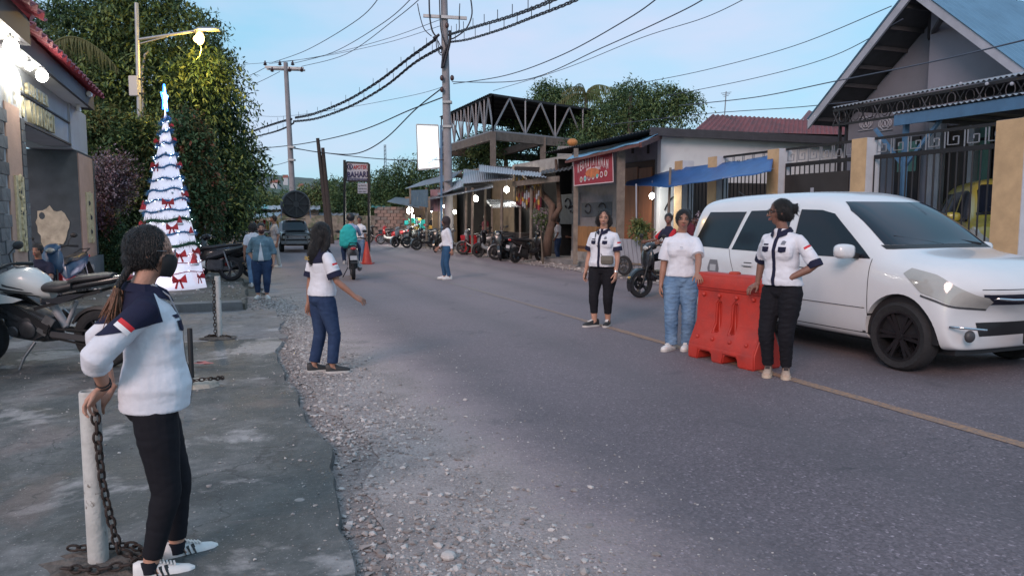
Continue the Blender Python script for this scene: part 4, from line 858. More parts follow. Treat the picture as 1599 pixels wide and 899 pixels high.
def side_patch(root,me,name,poly,m_,s,off=.003,xmin=.3,label=None):
 """poly in (y,z), on side s (+1 right)"""
 pl=polyplanes(poly,'x')+[(Vector((s*xmin,0,0)),Vector((-s,0,0)))]
 q=patch(me,pl,off);
 if len(q.polygons):setmat(q,m_);return meshobj(name,q,root)
def front_patch(root,me,name,poly,m_,ymin,off=.003,sgn=1):
 pl=polyplanes(poly,'y')+[(Vector((0,ymin,0)),Vector((0,-sgn,0)))]
 q=patch(me,pl,off)
 if len(q.polygons):setmat(q,m_);return meshobj(name,q,root)
M_LAMP2=0
def mpv(label,loc,rz,paint=M_CARW,sc=1.05):
 root=thing('minivan',label,'car',loc,rz);root.scale=(sc,)*3
 Z=lambda *a:list(a)
 full=lambda dz:Z((.72,.22),(.80,.25),(.845,.42),(.865,.66),(.86,.90),(.835,1.0),(.80,1.12),(.75,1.34+dz*.5),(.685,1.575+dz),(.585,1.675+dz),(.32,1.725+dz),(0,1.735+dz))
 fsh=lambda k:[-.30*k,-.34*k,-.36*k,-.36*k,-.34*k,-.28*k,-.18*k,-.10*k,-.05*k,-.02*k,0,0]
 rows=[(-2.17,Z((.5,.33),(.60,.36),(.72,.46),(.745,.66),(.74,.88),(.725,.98),(.70,1.08),(.66,1.28),(.60,1.46),(.5,1.54),(.3,1.57),(0,1.58)),[0,0,0,0,.02,.05,.07,.11,.17,.2,.19,.18]),(-2.13,Z((.55,.28),(.66,.31),(.80,.44),(.825,.66),(.815,.88),(.79,.98),(.76,1.09),(.71,1.31),(.645,1.52),(.55,1.62),(.31,1.66),(0,1.67)),[0,0,0,0,.02,.05,.07,.11,.17,.2,.19,.18]),(-1.95,full(-.03),None),(-1.4,full(0),None),(-.5,full(.005),None),(.1,full(-.005),None),(.33,Z((.72,.22),(.80,.25),(.845,.42),(.865,.66),(.86,.90),(.835,1.0),(.80,1.12),(.75,1.34),(.69,1.54),(.60,1.635),(.32,1.67),(0,1.68)),None),(.70,Z((.72,.22),(.80,.25),(.845,.42),(.865,.66),(.86,.90),(.835,1.0),(.81,1.09),(.76,1.25),(.69,1.40),(.60,1.455),(.32,1.47),(0,1.475)),None),(1.10,Z((.72,.22),(.80,.25),(.845,.42),(.87,.66),(.86,.90),(.835,.985),(.80,1.04),(.74,1.10),(.66,1.15),(.55,1.17),(.32,1.185),(0,1.19)),None),(1.22,Z((.72,.22),(.80,.25),(.85,.42),(.875,.66),(.86,.88),(.82,.97),(.76,1.02),(.68,1.06),(.58,1.085),(.45,1.095),(.25,1.105),(0,1.11)),None),(1.62,Z((.70,.22),(.79,.26),(.85,.42),(.87,.64),(.85,.83),(.80,.91),(.73,.955),(.64,.985),(.52,1.005),(.4,1.015),(.22,1.02),(0,1.02)),None),(2.0,Z((.66,.24),(.76,.28),(.82,.42),(.83,.58),(.80,.73),(.75,.80),(.68,.84),(.58,.87),(.46,.885),(.34,.89),(.2,.895),(0,.895)),fsh(.55)),(2.15,Z((.64,.25),(.74,.29),(.78,.42),(.79,.55),(.76,.66),(.70,.72),(.62,.755),(.52,.78),(.40,.79),(.3,.795),(.16,.80),(0,.80)),fsh(.9)),(2.20,Z((.6,.28),(.68,.32),(.72,.42),(.73,.52),(.70,.60),(.64,.65),(.56,.685),(.46,.70),(.36,.71),(.26,.715),(.14,.72),(0,.72)),fsh(1.0))]
 me=carbody(rows,2,((1.33,.33,.385),(-1.325,.33,.385)));setmat(me,paint);body=meshobj('body',me,root)
 gl=mat('side_glass',(.010,.012,.018),.1,spec=.4)
 for s in(1,-1):
  side_patch(root,me,'side_window',[(-1.93,1.06),(-1.18,1.045),(-1.00,1.50),(-1.72,1.50)],gl,s,.004)
  side_patch(root,me,'side_window',[(-1.12,1.04),(-.22,1.03),(-.22,1.52),(-.92,1.51)],gl,s,.004)
  side_patch(root,me,'side_window',[(-.10,1.03),(.96,1.03),(.38,1.47),(.20,1.51),(-.10,1.52)],gl,s,.004)
  side_patch(root,me,'pillar_trim',[(-.215,1.03),(-.105,1.03),(-.105,1.52),(-.215,1.52)],M_BLK if paint is M_CARY else paint,s,.005)
  for y0 in(-.16,.98):
   side_patch(root,me,'door_seam',[(y0-.004,.30),(y0+.004,.30),(y0+.004,1.03),(y0-.004,1.03)],M_BLK,s,.0015)
  side_patch(root,me,'door_seam',[(-.98,.66),(-.972,.66),(-1.16,1.04),(-1.168,1.04)],M_BLK,s,.0015)
  side_patch(root,me,'sill_seam',[(-.95,.296),(.97,.296),(.97,.304),(-.95,.304)],M_BLK,s,.0015)
  q=side_patch(root,me,'side_moulding',[(-.90,.555),(.93,.555),(.93,.60),(-.90,.60)],paint,s,.014)
  q=side_patch(root,me,'moulding_shadow_gap',[(-.92,.546),(.95,.546),(.95,.554),(-.92,.554)],M_DGR,s,.002)
  for y0 in(-.78,.12):
   g=Geo();g.box((s*.868,y0,.87),(.03,.19,.035));hd=g.build('door_handle',paint,root,bevel=.01)
   side_patch(root,me,'handle_recess',[(y0-.07,.84),(y0+.07,.84),(y0+.07,.90),(y0-.07,.90)],M_DGR,s,.001)
  side_patch(root,me,'headlight',[(1.36,.89),(1.56,.735),(2.0,.61),(2.04,.71),(1.66,.87),(1.42,.935)],M_LAMP,s,.006,.42)
  side_patch(root,me,'headlight_edge',[(1.56,.705),(2.04,.585),(2.05,.598),(1.56,.72)],M_DGR,s,.007,.42)
  side_patch(root,me,'tail_light',[(-2.13,.95),(-1.93,.98),(-1.95,1.12),(-2.10,1.25)],M_TAIL,s,.006,.5)
  g=Geo();g.rings(loft_yz([(.865,1.10,.06,.04),(.845,1.10,.10,.065),(.79,1.10,.115,.075),(.765,1.10,.11,.07)],16,3.2));g.v=[(p[0]+s*.99,p[1],p[2])for p in g.v];mi=g.build('mirror',paint,root,smooth=True);g=Geo();g.beam((s*.83,.80,1.05),(s*.93,.80,1.07),.07,.05);g.build('mirror_arm',M_BLK,mi);g=Geo();g.ell((s*.99,.755,1.10),(.105,.03,.068),14,8);g.build('mirror_glass',M_GLS,mi,smooth=True)
  g=Geo();g.ell((s*.655,1.985,.395),(.055,.05,.055),14,8);fl=g.build('fog_lamp',M_DGR,root,smooth=True)
  g=Geo();g.tube([(s*.79,1.85,.475),(s*.70,1.98,.47),(s*.55,2.10,.455)],.012,6);g.build('chrome_strip',M_CHR,fl,smooth=True)
  side_patch(root,me,'wheel_arch_lip',[(.90,.30),(.90,.32),(.94,.32),(.94,.30)],M_DGR,s,.001)
 for s in(1,):side_patch(root,me,'door_emblem',[(-1.52,.70),(-1.33,.70),(-1.31,.79),(-1.35,.90),(-1.50,.90),(-1.54,.79)],mat('emblem_grey',(.16,.165,.18),.6),-s,.003);side_patch(root,me,'door_emblem',[(-1.52,.70),(-1.33,.70),(-1.31,.79),(-1.35,.90),(-1.50,.90),(-1.54,.79)],MATS['emblem_grey'],s,.003)
 for s in(1,-1):side_patch(root,me,'emblem_mark',[(-1.49,.76),(-1.37,.76),(-1.37,.84),(-1.49,.84)],mat('emblem_pale',(.42,.43,.45),.6),s,.005)
 front_patch(root,me,'windscreen',[(-.70,1.165),(.70,1.165),(.635,1.50),(.56,1.595),(-.56,1.595),(-.635,1.50)],M_GLS,.25,.004)
 front_patch(root,me,'windscreen_trim',[(-.72,1.125),(.72,1.125),(.72,1.163),(-.72,1.163)],M_BLK,.8,.003)
 g=Geo();g.beam((.05,1.13,1.165),(.55,.98,1.25),.02,.012);g.beam((-.5,1.13,1.165),(0,.98,1.25),.02,.012);g.build('wiper',M_BLK,root)
 front_patch(root,me,'rear_window',[(-.62,1.1),(.62,1.1),(.55,1.50),(-.55,1.50)],M_GLS,-1.8,.004,-1)
 front_patch(root,me,'grille',[(-.50,.655),(.50,.655),(.545,.735),(-.545,.735)],mat('grille_dark',(.012,.014,.03),.5),1.5,.004)
 g=Geo();g.tube([(-.53,1.96,.71),(-.3,2.165,.695),(0,2.225,.69),(.3,2.165,.695),(.53,1.96,.71)],.013,8,True,.8);g.build('grille_chrome_bar',M_CHR,root,smooth=True)
 g=Geo();g.ell((0,2.235,.70),(.075,.012,.05),20,8);g.build('front_emblem',M_CHR,root,smooth=True)
 front_patch(root,me,'bonnet_seam',[(-.56,.765),(.56,.765),(.56,.772),(-.56,.772)],M_DGR,1.5,.002)
 front_patch(root,me,'lower_intake',[(-.46,.375),(.46,.375),(.50,.50),(-.50,.50)],M_BLK,1.5,.004)
 g=Geo();g.box((0,2.235,.40),(.44,.015,.14));pl=g.build('number_plate',M_BLK,root,bevel=.004)
 for y in(1.33,-1.325):
  for s in(1,-1):wl=wheel(root,(s*.755,y,.325),.325,.20,M_RIM,6)
  g=Geo();g.rings([[Vector((x,y+math.cos(u)*q,.33+math.sin(u)*q))for u,q in[(v_,.379)for v_ in np.linspace(-.15,math.pi+.15,18)]+[(v_,.30)for v_ in np.linspace(math.pi+.15,-.15,18)]]for x in(-.80,-.60)]if False else[[Vector((x,y+math.cos(u)*.379,.33+math.sin(u)*.379))for u in np.linspace(-.1,math.pi+.1,20)]for x in(-.80,.80)]);g.build('wheel_well',M_BLK,root)
 g=Geo();g.box((0,0,.24),(1.3,3.6,.08));g.build('underbody',M_BLK,root)
 g=Geo();g.tube([(-.1,-2.0,1.72),(-.1,-2.16,1.79)],.006,6);g.build('antenna',M_BLK,root)
 for ch in[c for c in root.children_recursive if c.type=='MESH' and c.name.split('.')[0]not in('tyre','rim','wheel_well')]:
  co=getco(ch.data);y,z=co[:,1].copy(),co[:,2].copy();co[:,1]=np.where(y>1.715,1.715+(y-1.715)*.70,y);co[:,2]=z+.06*np.clip((y-1.1)/.6,0,1)*np.clip((z-.6)/.3,0,1);setco(ch.data,co)
 return root
fw=G(1399,578);hd=math.atan2(-.42,-.91)
hv=Vector((.375,-.927,0)).normalized();rzv=math.atan2(-hv.x,hv.y)
SCV=1.05;rightv=Vector((hv.y,-hv.x,0))
cv=Vector((fw.x,fw.y,0))-hv*1.33*SCV-rightv*.84*SCV
van=mpv('white minivan driving toward the camera in the far lane, front wheel beside the barrier',cv,rzv,M_CARW,SCV)
q=S(1600,330,13.8);q.z=.14
van2=copy_tree(van);van2.scale=(1.25,)*3;van2.location=q+Vector((.45,.9,0));van2.rotation_euler=(0,0,R(158));van2['label']='yellow car parked in the yard behind the right gate pillar';recolor(van2,'white_car_paint','yellow_car_paint')
for c in list(van2.children):
 if c.name.split('.')[0]in('door_emblem','emblem_mark'):bpy.data.objects.remove(c)
def wagon():
 hv2=Vector((.34,-.94,0));rz=math.atan2(-hv2.x,hv2.y);p=G(462,393);rt=Vector((hv2.y,-hv2.x,0));c=p-hv2*1.0-rt*.0
 root=thing('offroad_wagon','black off-road wagon carrying a big tank on its roof, far down the left lane','car',(c.x,c.y,0),rz);root.scale=(.78,)*3
 F_=lambda zt,w_=0.:[(.72,.42),(.82,.45),(.85,.60),(.86,.85),(.85,1.02),(.82,1.10),(.78,1.22),(.74,1.45+zt*.6),(.68,1.66+zt),(.58,1.76+zt),(.3,1.78+zt),(0,1.79+zt)]
 H_=lambda k=1.:[(.72*k,.42),(.82*k,.45),(.85*k,.60),(.86*k,.85),(.84*k,1.0),(.80*k,1.06),(.74*k,1.09),(.64*k,1.10),(.5*k,1.11),(.38*k,1.115),(.2*k,1.12),(0,1.12)]
 rows=[(-2.2,F_(-.03),None),(-2.15,F_(0),None),(-1,F_(0),None),(.2,F_(0),None),(.42,F_(-.02),None),(.85,[(.72,.42),(.82,.45),(.85,.60),(.86,.85),(.85,1.02),(.82,1.08),(.78,1.12),(.74,1.16),(.66,1.19),(.56,1.2),(.3,1.21),(0,1.21)],None),(1.0,H_(),None),(1.9,H_(.98),None),(2.1,H_(.95),None),(2.14,H_(.9),None)]
 me=carbody(rows,1,((1.35,.38,.44),(-1.3,.38,.44)));setmat(me,M_CARB);meshobj('body',me,root)
 for s in(1,-1):
  for a,b in((-1.9,-1.15),(-1.05,-.3),(-.2,.45)):side_patch(root,me,'side_window',[(a,1.14),(b+(.18 if b>0 else 0),1.14),(b,1.60),(a,1.60)],M_GLS,s,.006)
  g=Geo();g.box((s*.62,2.12,.84),(.24,.06,.16));g.build('headlight',M_LAMP,root,bevel=.02)
  g=Geo();g.ell((s*1.0,.62,1.2),(.13,.06,.10),12,8);g.build('mirror',M_CARW,root,smooth=True)
  side_patch(root,me,'wheel_flare',[(.9,.70),(1.8,.70),(1.8,.86),(.9,.86)],mat('flare_grey',(.16,.16,.16),.6),s,.02)
 front_patch(root,me,'windscreen',[(-.68,1.22),(.68,1.22),(.6,1.66),(-.6,1.66)],M_GLS,.3,.006)
 for k in range(4):
  g=Geo();g.box((0,2.15,.74+.06*k),(.88,.03,.025));g.build('grille_bar',M_CHR,root)
 g=Geo();g.box((0,2.2,.56),(1.66,.16,.18));g.build('front_bumper',M_STEEL,root,bevel=.03)
 g=Geo();g.tube([(-.6,2.32,.5),(-.6,2.34,.95),(.6,2.34,.95),(.6,2.32,.5)],.03,8);g.tube([(-.6,2.34,.75),(.6,2.34,.75)],.02,8);g.build('bull_bar',M_STEEL,root,smooth=50)
 for y in(1.35,-1.3):
  for s in(1,-1):wheel(root,(s*.76,y,.37),.37,.24,M_RIMS,6)
  g=Geo();g.box((0,y,.55),(1.06,.8,.35));g.build('wheel_well',M_BLK,root)
 g=Geo()
 for s in(1,-1):g.beam((s*.62,-1.9,1.84),(s*.62,.3,1.84),.04)
 for k in range(6):g.beam((-.62,-1.8+k*.4,1.84),(.62,-1.8+k*.4,1.84),.03)
 o=g.build('roof_rack',M_BLK,root)
 W_=gm(root)@Vector((-.15,-.55,1.9));tk=thing('water_tank','large black plastic water tank lying on its side on the roof of the black wagon','tank',W_,rz)
 R0=.62;L0=1.35;prof=[(0,-L0/2),(R0*.9,-L0/2),(R0,-L0/2+.06)]
 for k in range(7):y=-L0/2+.2+k*.17;prof+=[(R0,y-.045),(R0*1.03,y-.02),(R0*1.03,y+.02),(R0,y+.045)]
 prof+=[(R0,L0/2-.05),(R0*.95,L0/2),(R0*.86,L0/2),(R0*.84,L0/2-.05),(0,L0/2-.05)]
 g=Geo();g.lathe(prof,40,(0,0,R0),'y');sh=g.build('shell',mat('tank_plastic',(.03,.03,.033),.55,var=.2,vs=4),tk,smooth=40)
 for k in range(8):
  an=k*math.pi/4;g=Geo();g.beam((math.cos(an)*.16,L0/2-.03,R0+math.sin(an)*.16),(math.cos(an)*.58,L0/2-.03,R0+math.sin(an)*.58),.07,.05);g.build('base_rib',mat('tank_rib',(.05,.05,.052),.6),sh)
 g=Geo();g.lathe([(0,L0/2-.05),(.14,L0/2-.05),(.14,L0/2+.0),(0,L0/2+.0)],20,(0,0,R0),'y');g.build('hub',MATS['tank_rib'],sh,smooth=40)
 g=Geo();g.tube([(-R0*1.05,.3,0),(-R0*.9,.3,R0*1.4),(0,.3,2*R0+.03),(R0*.9,.3,R0*1.4),(R0*1.05,.3,0)],.02,6);g.build('strap',M_KERB if False else C_LBLUE,tk)
wagon()
M_OR=mat('orange_plastic',(.43,.032,.02),.5,var=.12,vs=5,bump=.1,bs=40,col2=(.33,.035,.028),c2=(.48,.66),c2s=4);M_ORD=mat('grimy_orange_plastic',(.36,.04,.022),.7,var=.3,vs=7)
def barrier():
 a,b=G(1073,556),G(1167,578);d=Vector((b.x-a.x,b.y-a.y,0));Ln=1.0;d.normalize();c=Vector((a.x,a.y,0));rz=math.atan2(d.y,d.x);h=.92
 root=thing('barrier','orange water-filled plastic traffic barrier standing on the centre line between two women','barrier',c,rz)
 Ln=.93
 def sec(x,foot=True,dx=0.):return[Vector((x,y,z))for y,z in((.0,0),(.0,.15),(.115,.40),(.13,.74),(.105,.75),(.105,h-.03),(.125,h),(.275,h),(.295,h-.03),(.295,.75),(.27,.74),(.285,.40),(.40,.15),(.40,0))]
 g=Geo();R_=[sec(x)for x in(0,.03,.97*Ln,Ln)];
 for r_,k in((R_[0],.96),(R_[-1],.96)):
  for p in r_:p.y=.2+(p.y-.2)*k;p.z*=.992 if p.z>.1 else 1
 g.rings(R_);me=g.mesh('b',M_OR);o=bpy.data.objects.new('tmp',me);COL.objects.link(o);cut=[]
 def cutter(q):
  qm=q.mesh('c',M_OR);cc=bpy.data.objects.new('cut',qm);COL.objects.link(cc);b_=o.modifiers.new('b','BOOLEAN');b_.object=cc;b_.solver='EXACT';cut.append(cc)
 for xx in(.27*Ln,.66*Ln):
  q=Geo();q.prism([(xx-.115,-.1,-.05),(xx+.115,-.1,-.05),(xx+.085,-.1,.10),(xx-.085,-.1,.10)],(0,.62,0));cutter(q)
 for xx in(.36*Ln,.60*Ln):
  for sy in(0,1):
   q=Geo();q.prism([(xx-.035,-.1+.25*sy,.30),(xx+.035,-.1+.25*sy,.30),(xx+.035,-.1+.25*sy,.60),(xx,-.1+.25*sy,.64),(xx-.035,-.1+.25*sy,.60)],(0,.265+(.0 if sy==0 else .0),0))if sy==0 else q.prism([(xx-.035,.235,.30),(xx+.035,.235,.30),(xx+.035,.235,.60),(xx,.235,.64),(xx-.035,.235,.60)],(0,.3,0));cutter(q)
 dg=bpy.context.evaluated_depsgraph_get();dg.update();m2=bpy.data.meshes.new_from_object(o.evaluated_get(dg));bpy.data.objects.remove(o)
 for cc in cut:bpy.data.objects.remove(cc)
 bm=bmesh.new();bm.from_mesh(m2);bmesh.ops.bevel(bm,geom=[e for e in bm.edges if e.calc_face_angle(0)>.35],offset=.014,segments=3,affect='EDGES',clamp_overlap=True);bm.to_mesh(m2);bm.free()
 m2.polygons.foreach_set('use_smooth',[True]*len(m2.polygons));m2.set_sharp_from_angle(angle=R(40));setmat(m2,M_OR);meshobj('body',m2,root)
 for xx in(.12,.36,.62,.86):
  for z,y in((.685,.118),(.235,.035)):
   g=Geo();g.ell((xx*Ln,y,z),(.022,.02,.022),12,8);g.build('plug',M_OR,root,smooth=True)
 g=Geo();g.lathe([(0,h-.01),(.06,h-.01),(.06,h+.015),(.045,h+.025),(0,h+.02)],16,(.5*Ln,.2,0));g.build('filler_cap',M_ORD,root,smooth=40)
 for z in(.25,.55,.80):
  g=Geo();g.lathe([(0,z-.05),(.03,z-.05),(.03,z+.05),(0,z+.05)],12,(Ln+.012,.2,0));g.build('hinge_lug',M_OR,root,smooth=40)
  g=Geo();g.lathe([(0,z-.05),(.03,z-.05),(.03,z+.05),(0,z+.05)],12,(-.012,.2,0));g.build('hinge_lug',M_OR,root,smooth=40)
barrier()
def cone():
 p=G(573,412);root=thing('traffic_cone','orange traffic cone standing on the centre line beside the man in jeans','traffic cone',(p.x,p.y,0))
 g=Geo();g.box((0,0,.02),(.42,.42,.04));g.build('base',M_OR,root,bevel=.01);g=Geo();g.lathe([(.17,.04),(.16,.06),(.035,.72),(.02,.73),(0,.73)],24);g.build('cone_shell',M_OR,root,smooth=50)
cone()
def scooter(label,loc,rz,paint=M_MBR,under=M_MBK,group='motorbikes parked along the stalls',lit=False,kind=0,tail=M_TAIL,lean=5):
 """step-through motorbike, front toward +Y, origin on the ground between the wheels"""
 root=thing('motorbike',label,'motorbike',loc,rz,group);root.rotation_euler=(0,R(lean),rz)
 r=.27;wheel(root,(0,.62,r),r,.075,M_RIM if kind else M_RIMS,5,disc=.04);wheel(root,(0,-.62,r),r,.09,M_RIM if kind else M_RIMS,5)
 g=Geo()
 for s in(-1,1):g.tube([(s*.065,.62,r),(s*.06,.50,.62),(s*.03,.44,.78)],.018,8)
 g.build('fork',M_BLK,root,smooth=50)
 g=Geo();R_=[]
 for an in np.linspace(-.5,2.2,10):R_.append([Vector((x,.62+math.cos(an)*(r+.025+hh),r+math.sin(an)*(r+.025+hh)))for x,hh in((-.055,-.03),(-.04,0),(.04,0),(.055,-.03),(.035,-.012),(-.035,-.012))])
 g.rings(R_);g.build('front_fender',paint,root,smooth=50)
 g=Geo();g.rings(loft_yz([(.52,.60,.05,.10),(.50,.72,.16,.17),(.46,.78,.17,.20),(.40,.70,.14,.20),(.36,.62,.06,.12)]));g.build('leg_shield',paint,root,smooth=60)
 g=Geo();g.rings(loft_yz([(.44,.45,.10,.12),(.30,.36,.13,.07),(.05,.34,.14,.07),(-.1,.38,.13,.10)]));g.build('floorboard',under,root,smooth=60)
 g=Geo();g.rings(loft_yz([(.02,.52,.06,.14),(-.1,.58,.12,.16),(-.35,.62,.15,.14),(-.62,.68,.13,.11),(-.85,.74,.08,.07),(-.98,.78,.04,.03)]));g.build('tail_body',paint,root,smooth=60)
 g=Geo();g.rings(loft_yz([(.06,.70,.06,.03),(-.02,.745,.12,.045),(-.25,.745,.14,.05),(-.42,.775,.13,.05),(-.75,.81,.11,.045),(-.86,.82,.06,.03)]));g.build('seat',M_SEAT,root,smooth=60)
 g=Geo();g.box((0,-.30,.36),(.22,.34,.22));g.box((0,-.45,.28),(.12,.40,.09));g.tube([(.0,-.12,.30),(.0,-.25,.30)],.09,12);g.build('engine',M_ENG,root,bevel=.02)
 g=Geo();g.tube([(.13,-.15,.22),(.16,-.4,.24),(.16,-.9,.36)],[.02,.05,.055],12);g.build('exhaust',M_BLK if kind else M_STEEL,root,smooth=50)
 g=Geo();g.tube([(-.34,.30,.97),(-.2,.36,.99),(0,.42,.95),(.2,.36,.99),(.34,.30,.97)],.014,8);hb=g.build('handlebar',M_BLK,root,smooth=50)
 for s in(-1,1):
  g=Geo();g.tube([(s*.24,.335,.985),(s*.36,.29,.967)],.021,10);g.build('grip',M_BLK,hb,smooth=50)
  g=Geo();g.tube([(s*.22,.36,.99),(s*.26,.38,1.08),(s*.31,.36,1.13)],.006,6);g.ell((s*.335,.355,1.155),(.062,.016,.042),12,8);g.build('mirror',M_BLK,hb,smooth=50)
 g=Geo();g.rings(loft_yz([(.30,.96,.07,.05),(.38,.97,.13,.075),(.46,.95,.12,.08),(.53,.92,.06,.045)]));g.build('front_cowl',paint if kind!=2 else under,root,smooth=60)
 g=Geo();g.ell((0,.50,.93),(.08,.05,.05),14,8);g.build('headlight',M_LIT if lit else M_LAMP,root,smooth=True)
 g=Geo();g.ell((0,-.98,.77),(.07,.035,.035),12,8);g.build('tail_light',tail,root,smooth=True)
 g=Geo();g.beam((0,-.88,.66),(0,-1.04,.42),.15,.012,up=(0,1,1));g.build('rear_fender',M_BLK,root)
 g=Geo();g.beam((0,-1.045,.50),(0,-1.03,.60),.16,.006,up=(0,1,.1));g.build('number_plate',mat('plate_pale',(.4,.4,.42),.5),root)
 g=Geo()
 for s in(-1,1):g.tube([(s*.11,-.62,r),(s*.12,-.50,.66)],.02,8)
 g.build('shock_absorber',M_STEEL,root,smooth=50)
 g=Geo();g.tube([(-.10,.0,.28),(-.24,.06,.01)],.012,6);g.tube([(.10,-.1,.25),(.15,-.1,.02)],.008,6)if False else None;g.build('side_stand',M_BLK,root)
 g=Geo();g.tube([(-.10,-.70,.84),(-.08,-.95,.90),(.08,-.95,.90),(.10,-.70,.84)],.012,6);g.build('grab_rail',M_BLK,root,smooth=50)
 return root
def naked_bike():
 rw=G(170,577);fd=Vector((-.975,.10,0)).normalized();rz=math.atan2(-fd.x,fd.y);fd2=Vector((-math.sin(rz),math.cos(rz),0))
 c=Vector((rw.x,rw.y,.035))+fd2*.67;root=thing('sport_motorbike','white and black sport motorcycle parked on its side stand behind the nearest woman','motorbike',c,rz)
 root.rotation_euler=(0,R(-6),rz);r=.295;kk=.98
 wheel(root,(0,.67,r),r,.10,M_RIM,5,disc=.06);wheel(root,(0,-.67,r),r,.13,M_RIM,5,disc=.07)
 def B(name,secs,m_,par=root,sq=2.3):g=Geo();g.rings(loft_yz(secs,18,sq));return g.build(name,m_,par,smooth=60)
 g=Geo()
 for s in(-1,1):g.tube([(s*.085,.67,r),(s*.085,.47,.82)],[.026,.022],10);
 g.build('fork',M_STEEL,root,smooth=50)
 g=Geo();R_=[]
 for an in np.linspace(-.1,2.3,12):R_.append([Vector((x,.67+math.cos(an)*(r+.03+hh),r+math.sin(an)*(r+.03+hh)))for x,hh in((-.07,-.04),(-.05,0),(.05,0),(.07,-.04),(.045,-.012),(-.045,-.012))])
 g.rings(R_);g.build('front_fender',M_MBW,root,smooth=50)
 tk=B('fuel_tank',[(.36,.80,.06,.06),(.30,.83,.13,.11),(.16,.86,.165,.13),(.02,.85,.155,.135),(-.10,.80,.115,.12),(-.19,.755,.06,.07)],M_MBW)
 for k,(z0,y0,y1)in enumerate([(.80,.28,-.05),(.765,.24,-.1),(.84,.22,.02)]):
  for s in(-1,1):
   q=patch(tk.data,polyplanes([(y0,z0-.012),(y0,z0+.012),(y1,z0-.035),(y1-.02,z0-.05)],'x')+[(Vector((s*.04,0,0)),Vector((-s,0,0)))],.003)
   if len(q.polygons):setmat(q,M_DGR);meshobj('tank_stripe',q,tk)
 g=Geo();g.lathe([(0,.985),(.045,.985),(.045,1.0),(0,1.005)],16,(0,.12,0));g.build('filler_cap',M_STEEL,tk,smooth=40)
 for s in(-1,1):
  g=Geo();g.prism([(s*.135,.42,.78),(s*.17,.16,.74),(s*.15,.02,.70),(s*.15,.12,.67),(s*.17,.32,.66),(s*.15,.46,.66)],(s*.02,0,0));g.build('tank_shroud',M_MBW,root,smooth=30)
  g=Geo();g.beam((s*.11,.38,.72),(s*.12,-.20,.40),.05,.085);g.beam((s*.12,.40,.58),(s*.12,-.18,.36),.035,.05);g.build('frame_spar',M_BLK,root,bevel=.012)
  g=Geo();g.prism([(s*.10,-.12,.68),(s*.13,-.35,.66),(s*.09,-.62,.76),(s*.085,-.40,.74)],(s*.02,0,0));g.build('side_panel',M_MBK,root)
  g=Geo();g.beam((s*.10,-.05,.60),(s*.09,-.75,.78),.028,.03);g.build('rear_subframe',M_BLK,root)
  g=Geo();g.beam((s*.11,-.18,.35),(s*.11,-.68,r),.035,.06);g.build('swingarm',M_DGR,root,bevel=.01)
  g=Geo();g.beam((s*.12,-.22,.52),(s*.13,-.10,.36),.02,.10);g.build('foot_guard',M_STEEL,root)
  g=Geo();g.tube([(s*.12,-.12,.33),(s*.24,-.12,.33)],.014,8);g.build('footpeg',M_BLK,root,smooth=50)
  g=Geo();g.tube([(s*.24,.36,.985),(s*.36,.28,.965)],.02,10);g.build('grip',M_BLK,root,smooth=50)
  g=Geo();g.tube([(s*.20,.38,.99),(s*.23,.42,1.08),(s*.29,.40,1.14)],.007,6);g.ell((s*.33,.39,1.16),(.075,.02,.045),12,8);g.build('mirror',M_BLK,root,smooth=50)
 B('rider_seat',[(-.10,.79,.06,.035),(-.16,.80,.12,.05),(-.32,.80,.14,.055),(-.46,.83,.12,.05)],M_SEAT)
 B('pillion_seat',[(-.42,.86,.10,.03),(-.50,.885,.12,.035),(-.72,.91,.11,.035),(-.84,.92,.06,.02)],M_SEAT)
 B('tail_cowl',[(-.40,.80,.10,.04),(-.6,.84,.10,.045),(-.85,.88,.07,.04),(-.98,.91,.03,.02)],M_MBK)
 B('engine_block',[(.32,.50,.07,.10),(.22,.46,.13,.17),(.0,.42,.15,.16),(-.16,.38,.12,.12)],M_ENG,sq=3.5)
 g=Geo()
 for k in range(5):g.box((0,.30,.50+.035*k),(.22,.20,.010))
 o=g.build('cooling_fins',M_ENG,root);
 for k,(y,z,rr)in enumerate([(.02,.40,.085),(.17,.38,.055)]):
  g=Geo();g.lathe([(0,-.165),(rr*.8,-.165),(rr,-.155),(rr,.155),(rr*.8,.165),(0,.165)],20,(0,y,z),'x');g.build('engine_cover',M_ENG,root,smooth=40)
 g=Geo();g.tube([(.10,.36,.46),(.12,.38,.28),(.14,.1,.22),(.16,-.3,.26)],.022,10);g.tube([(.16,-.3,.26),(.18,-.45,.34),(.19,-.85,.52)],[.03,.055,.055],14);g.build('exhaust',M_BLK,root,smooth=50)
 g=Geo();g.tube([(0,-.28,.40),(0,-.42,.66)],.022,8);g.tube([(0,-.28+.14*k/8*1.,.40+.26*k/8)for k in range(9)],.04,10);g.build('shock_absorber',mat('shock_grey',(.3,.3,.32),.5),root,smooth=50)
 g=Geo();g.lathe([(.07,-.085),(.09,-.085),(.09,-.075),(.07,-.075),(.07,-.085)],24,(0,-.67,r),'x');g.build('sprocket',M_STEEL,root)
 g=Geo();g.beam((-.08,-.67,r+.085),(-.08,-.05,.40),.012,.02);g.beam((-.08,-.67,r-.085),(-.08,-.05,.33),.012,.02);g.build('chain',M_BLK,root)
 g=Geo();g.tube([(-.34,.29,.965),(-.2,.38,.99),(0,.42,.96),(.2,.38,.99),(.34,.29,.965)],.014,8);g.build('handlebar',M_BLK,root,smooth=50)
 B('headlight_cowl',[(.42,.90,.06,.06),(.50,.88,.12,.12),(.58,.85,.10,.10),(.64,.82,.04,.04)],M_MBW);g=Geo();g.ell((0,.61,.83),(.07,.04,.06),12,8);g.build('headlight',M_LAMP,root,smooth=True)
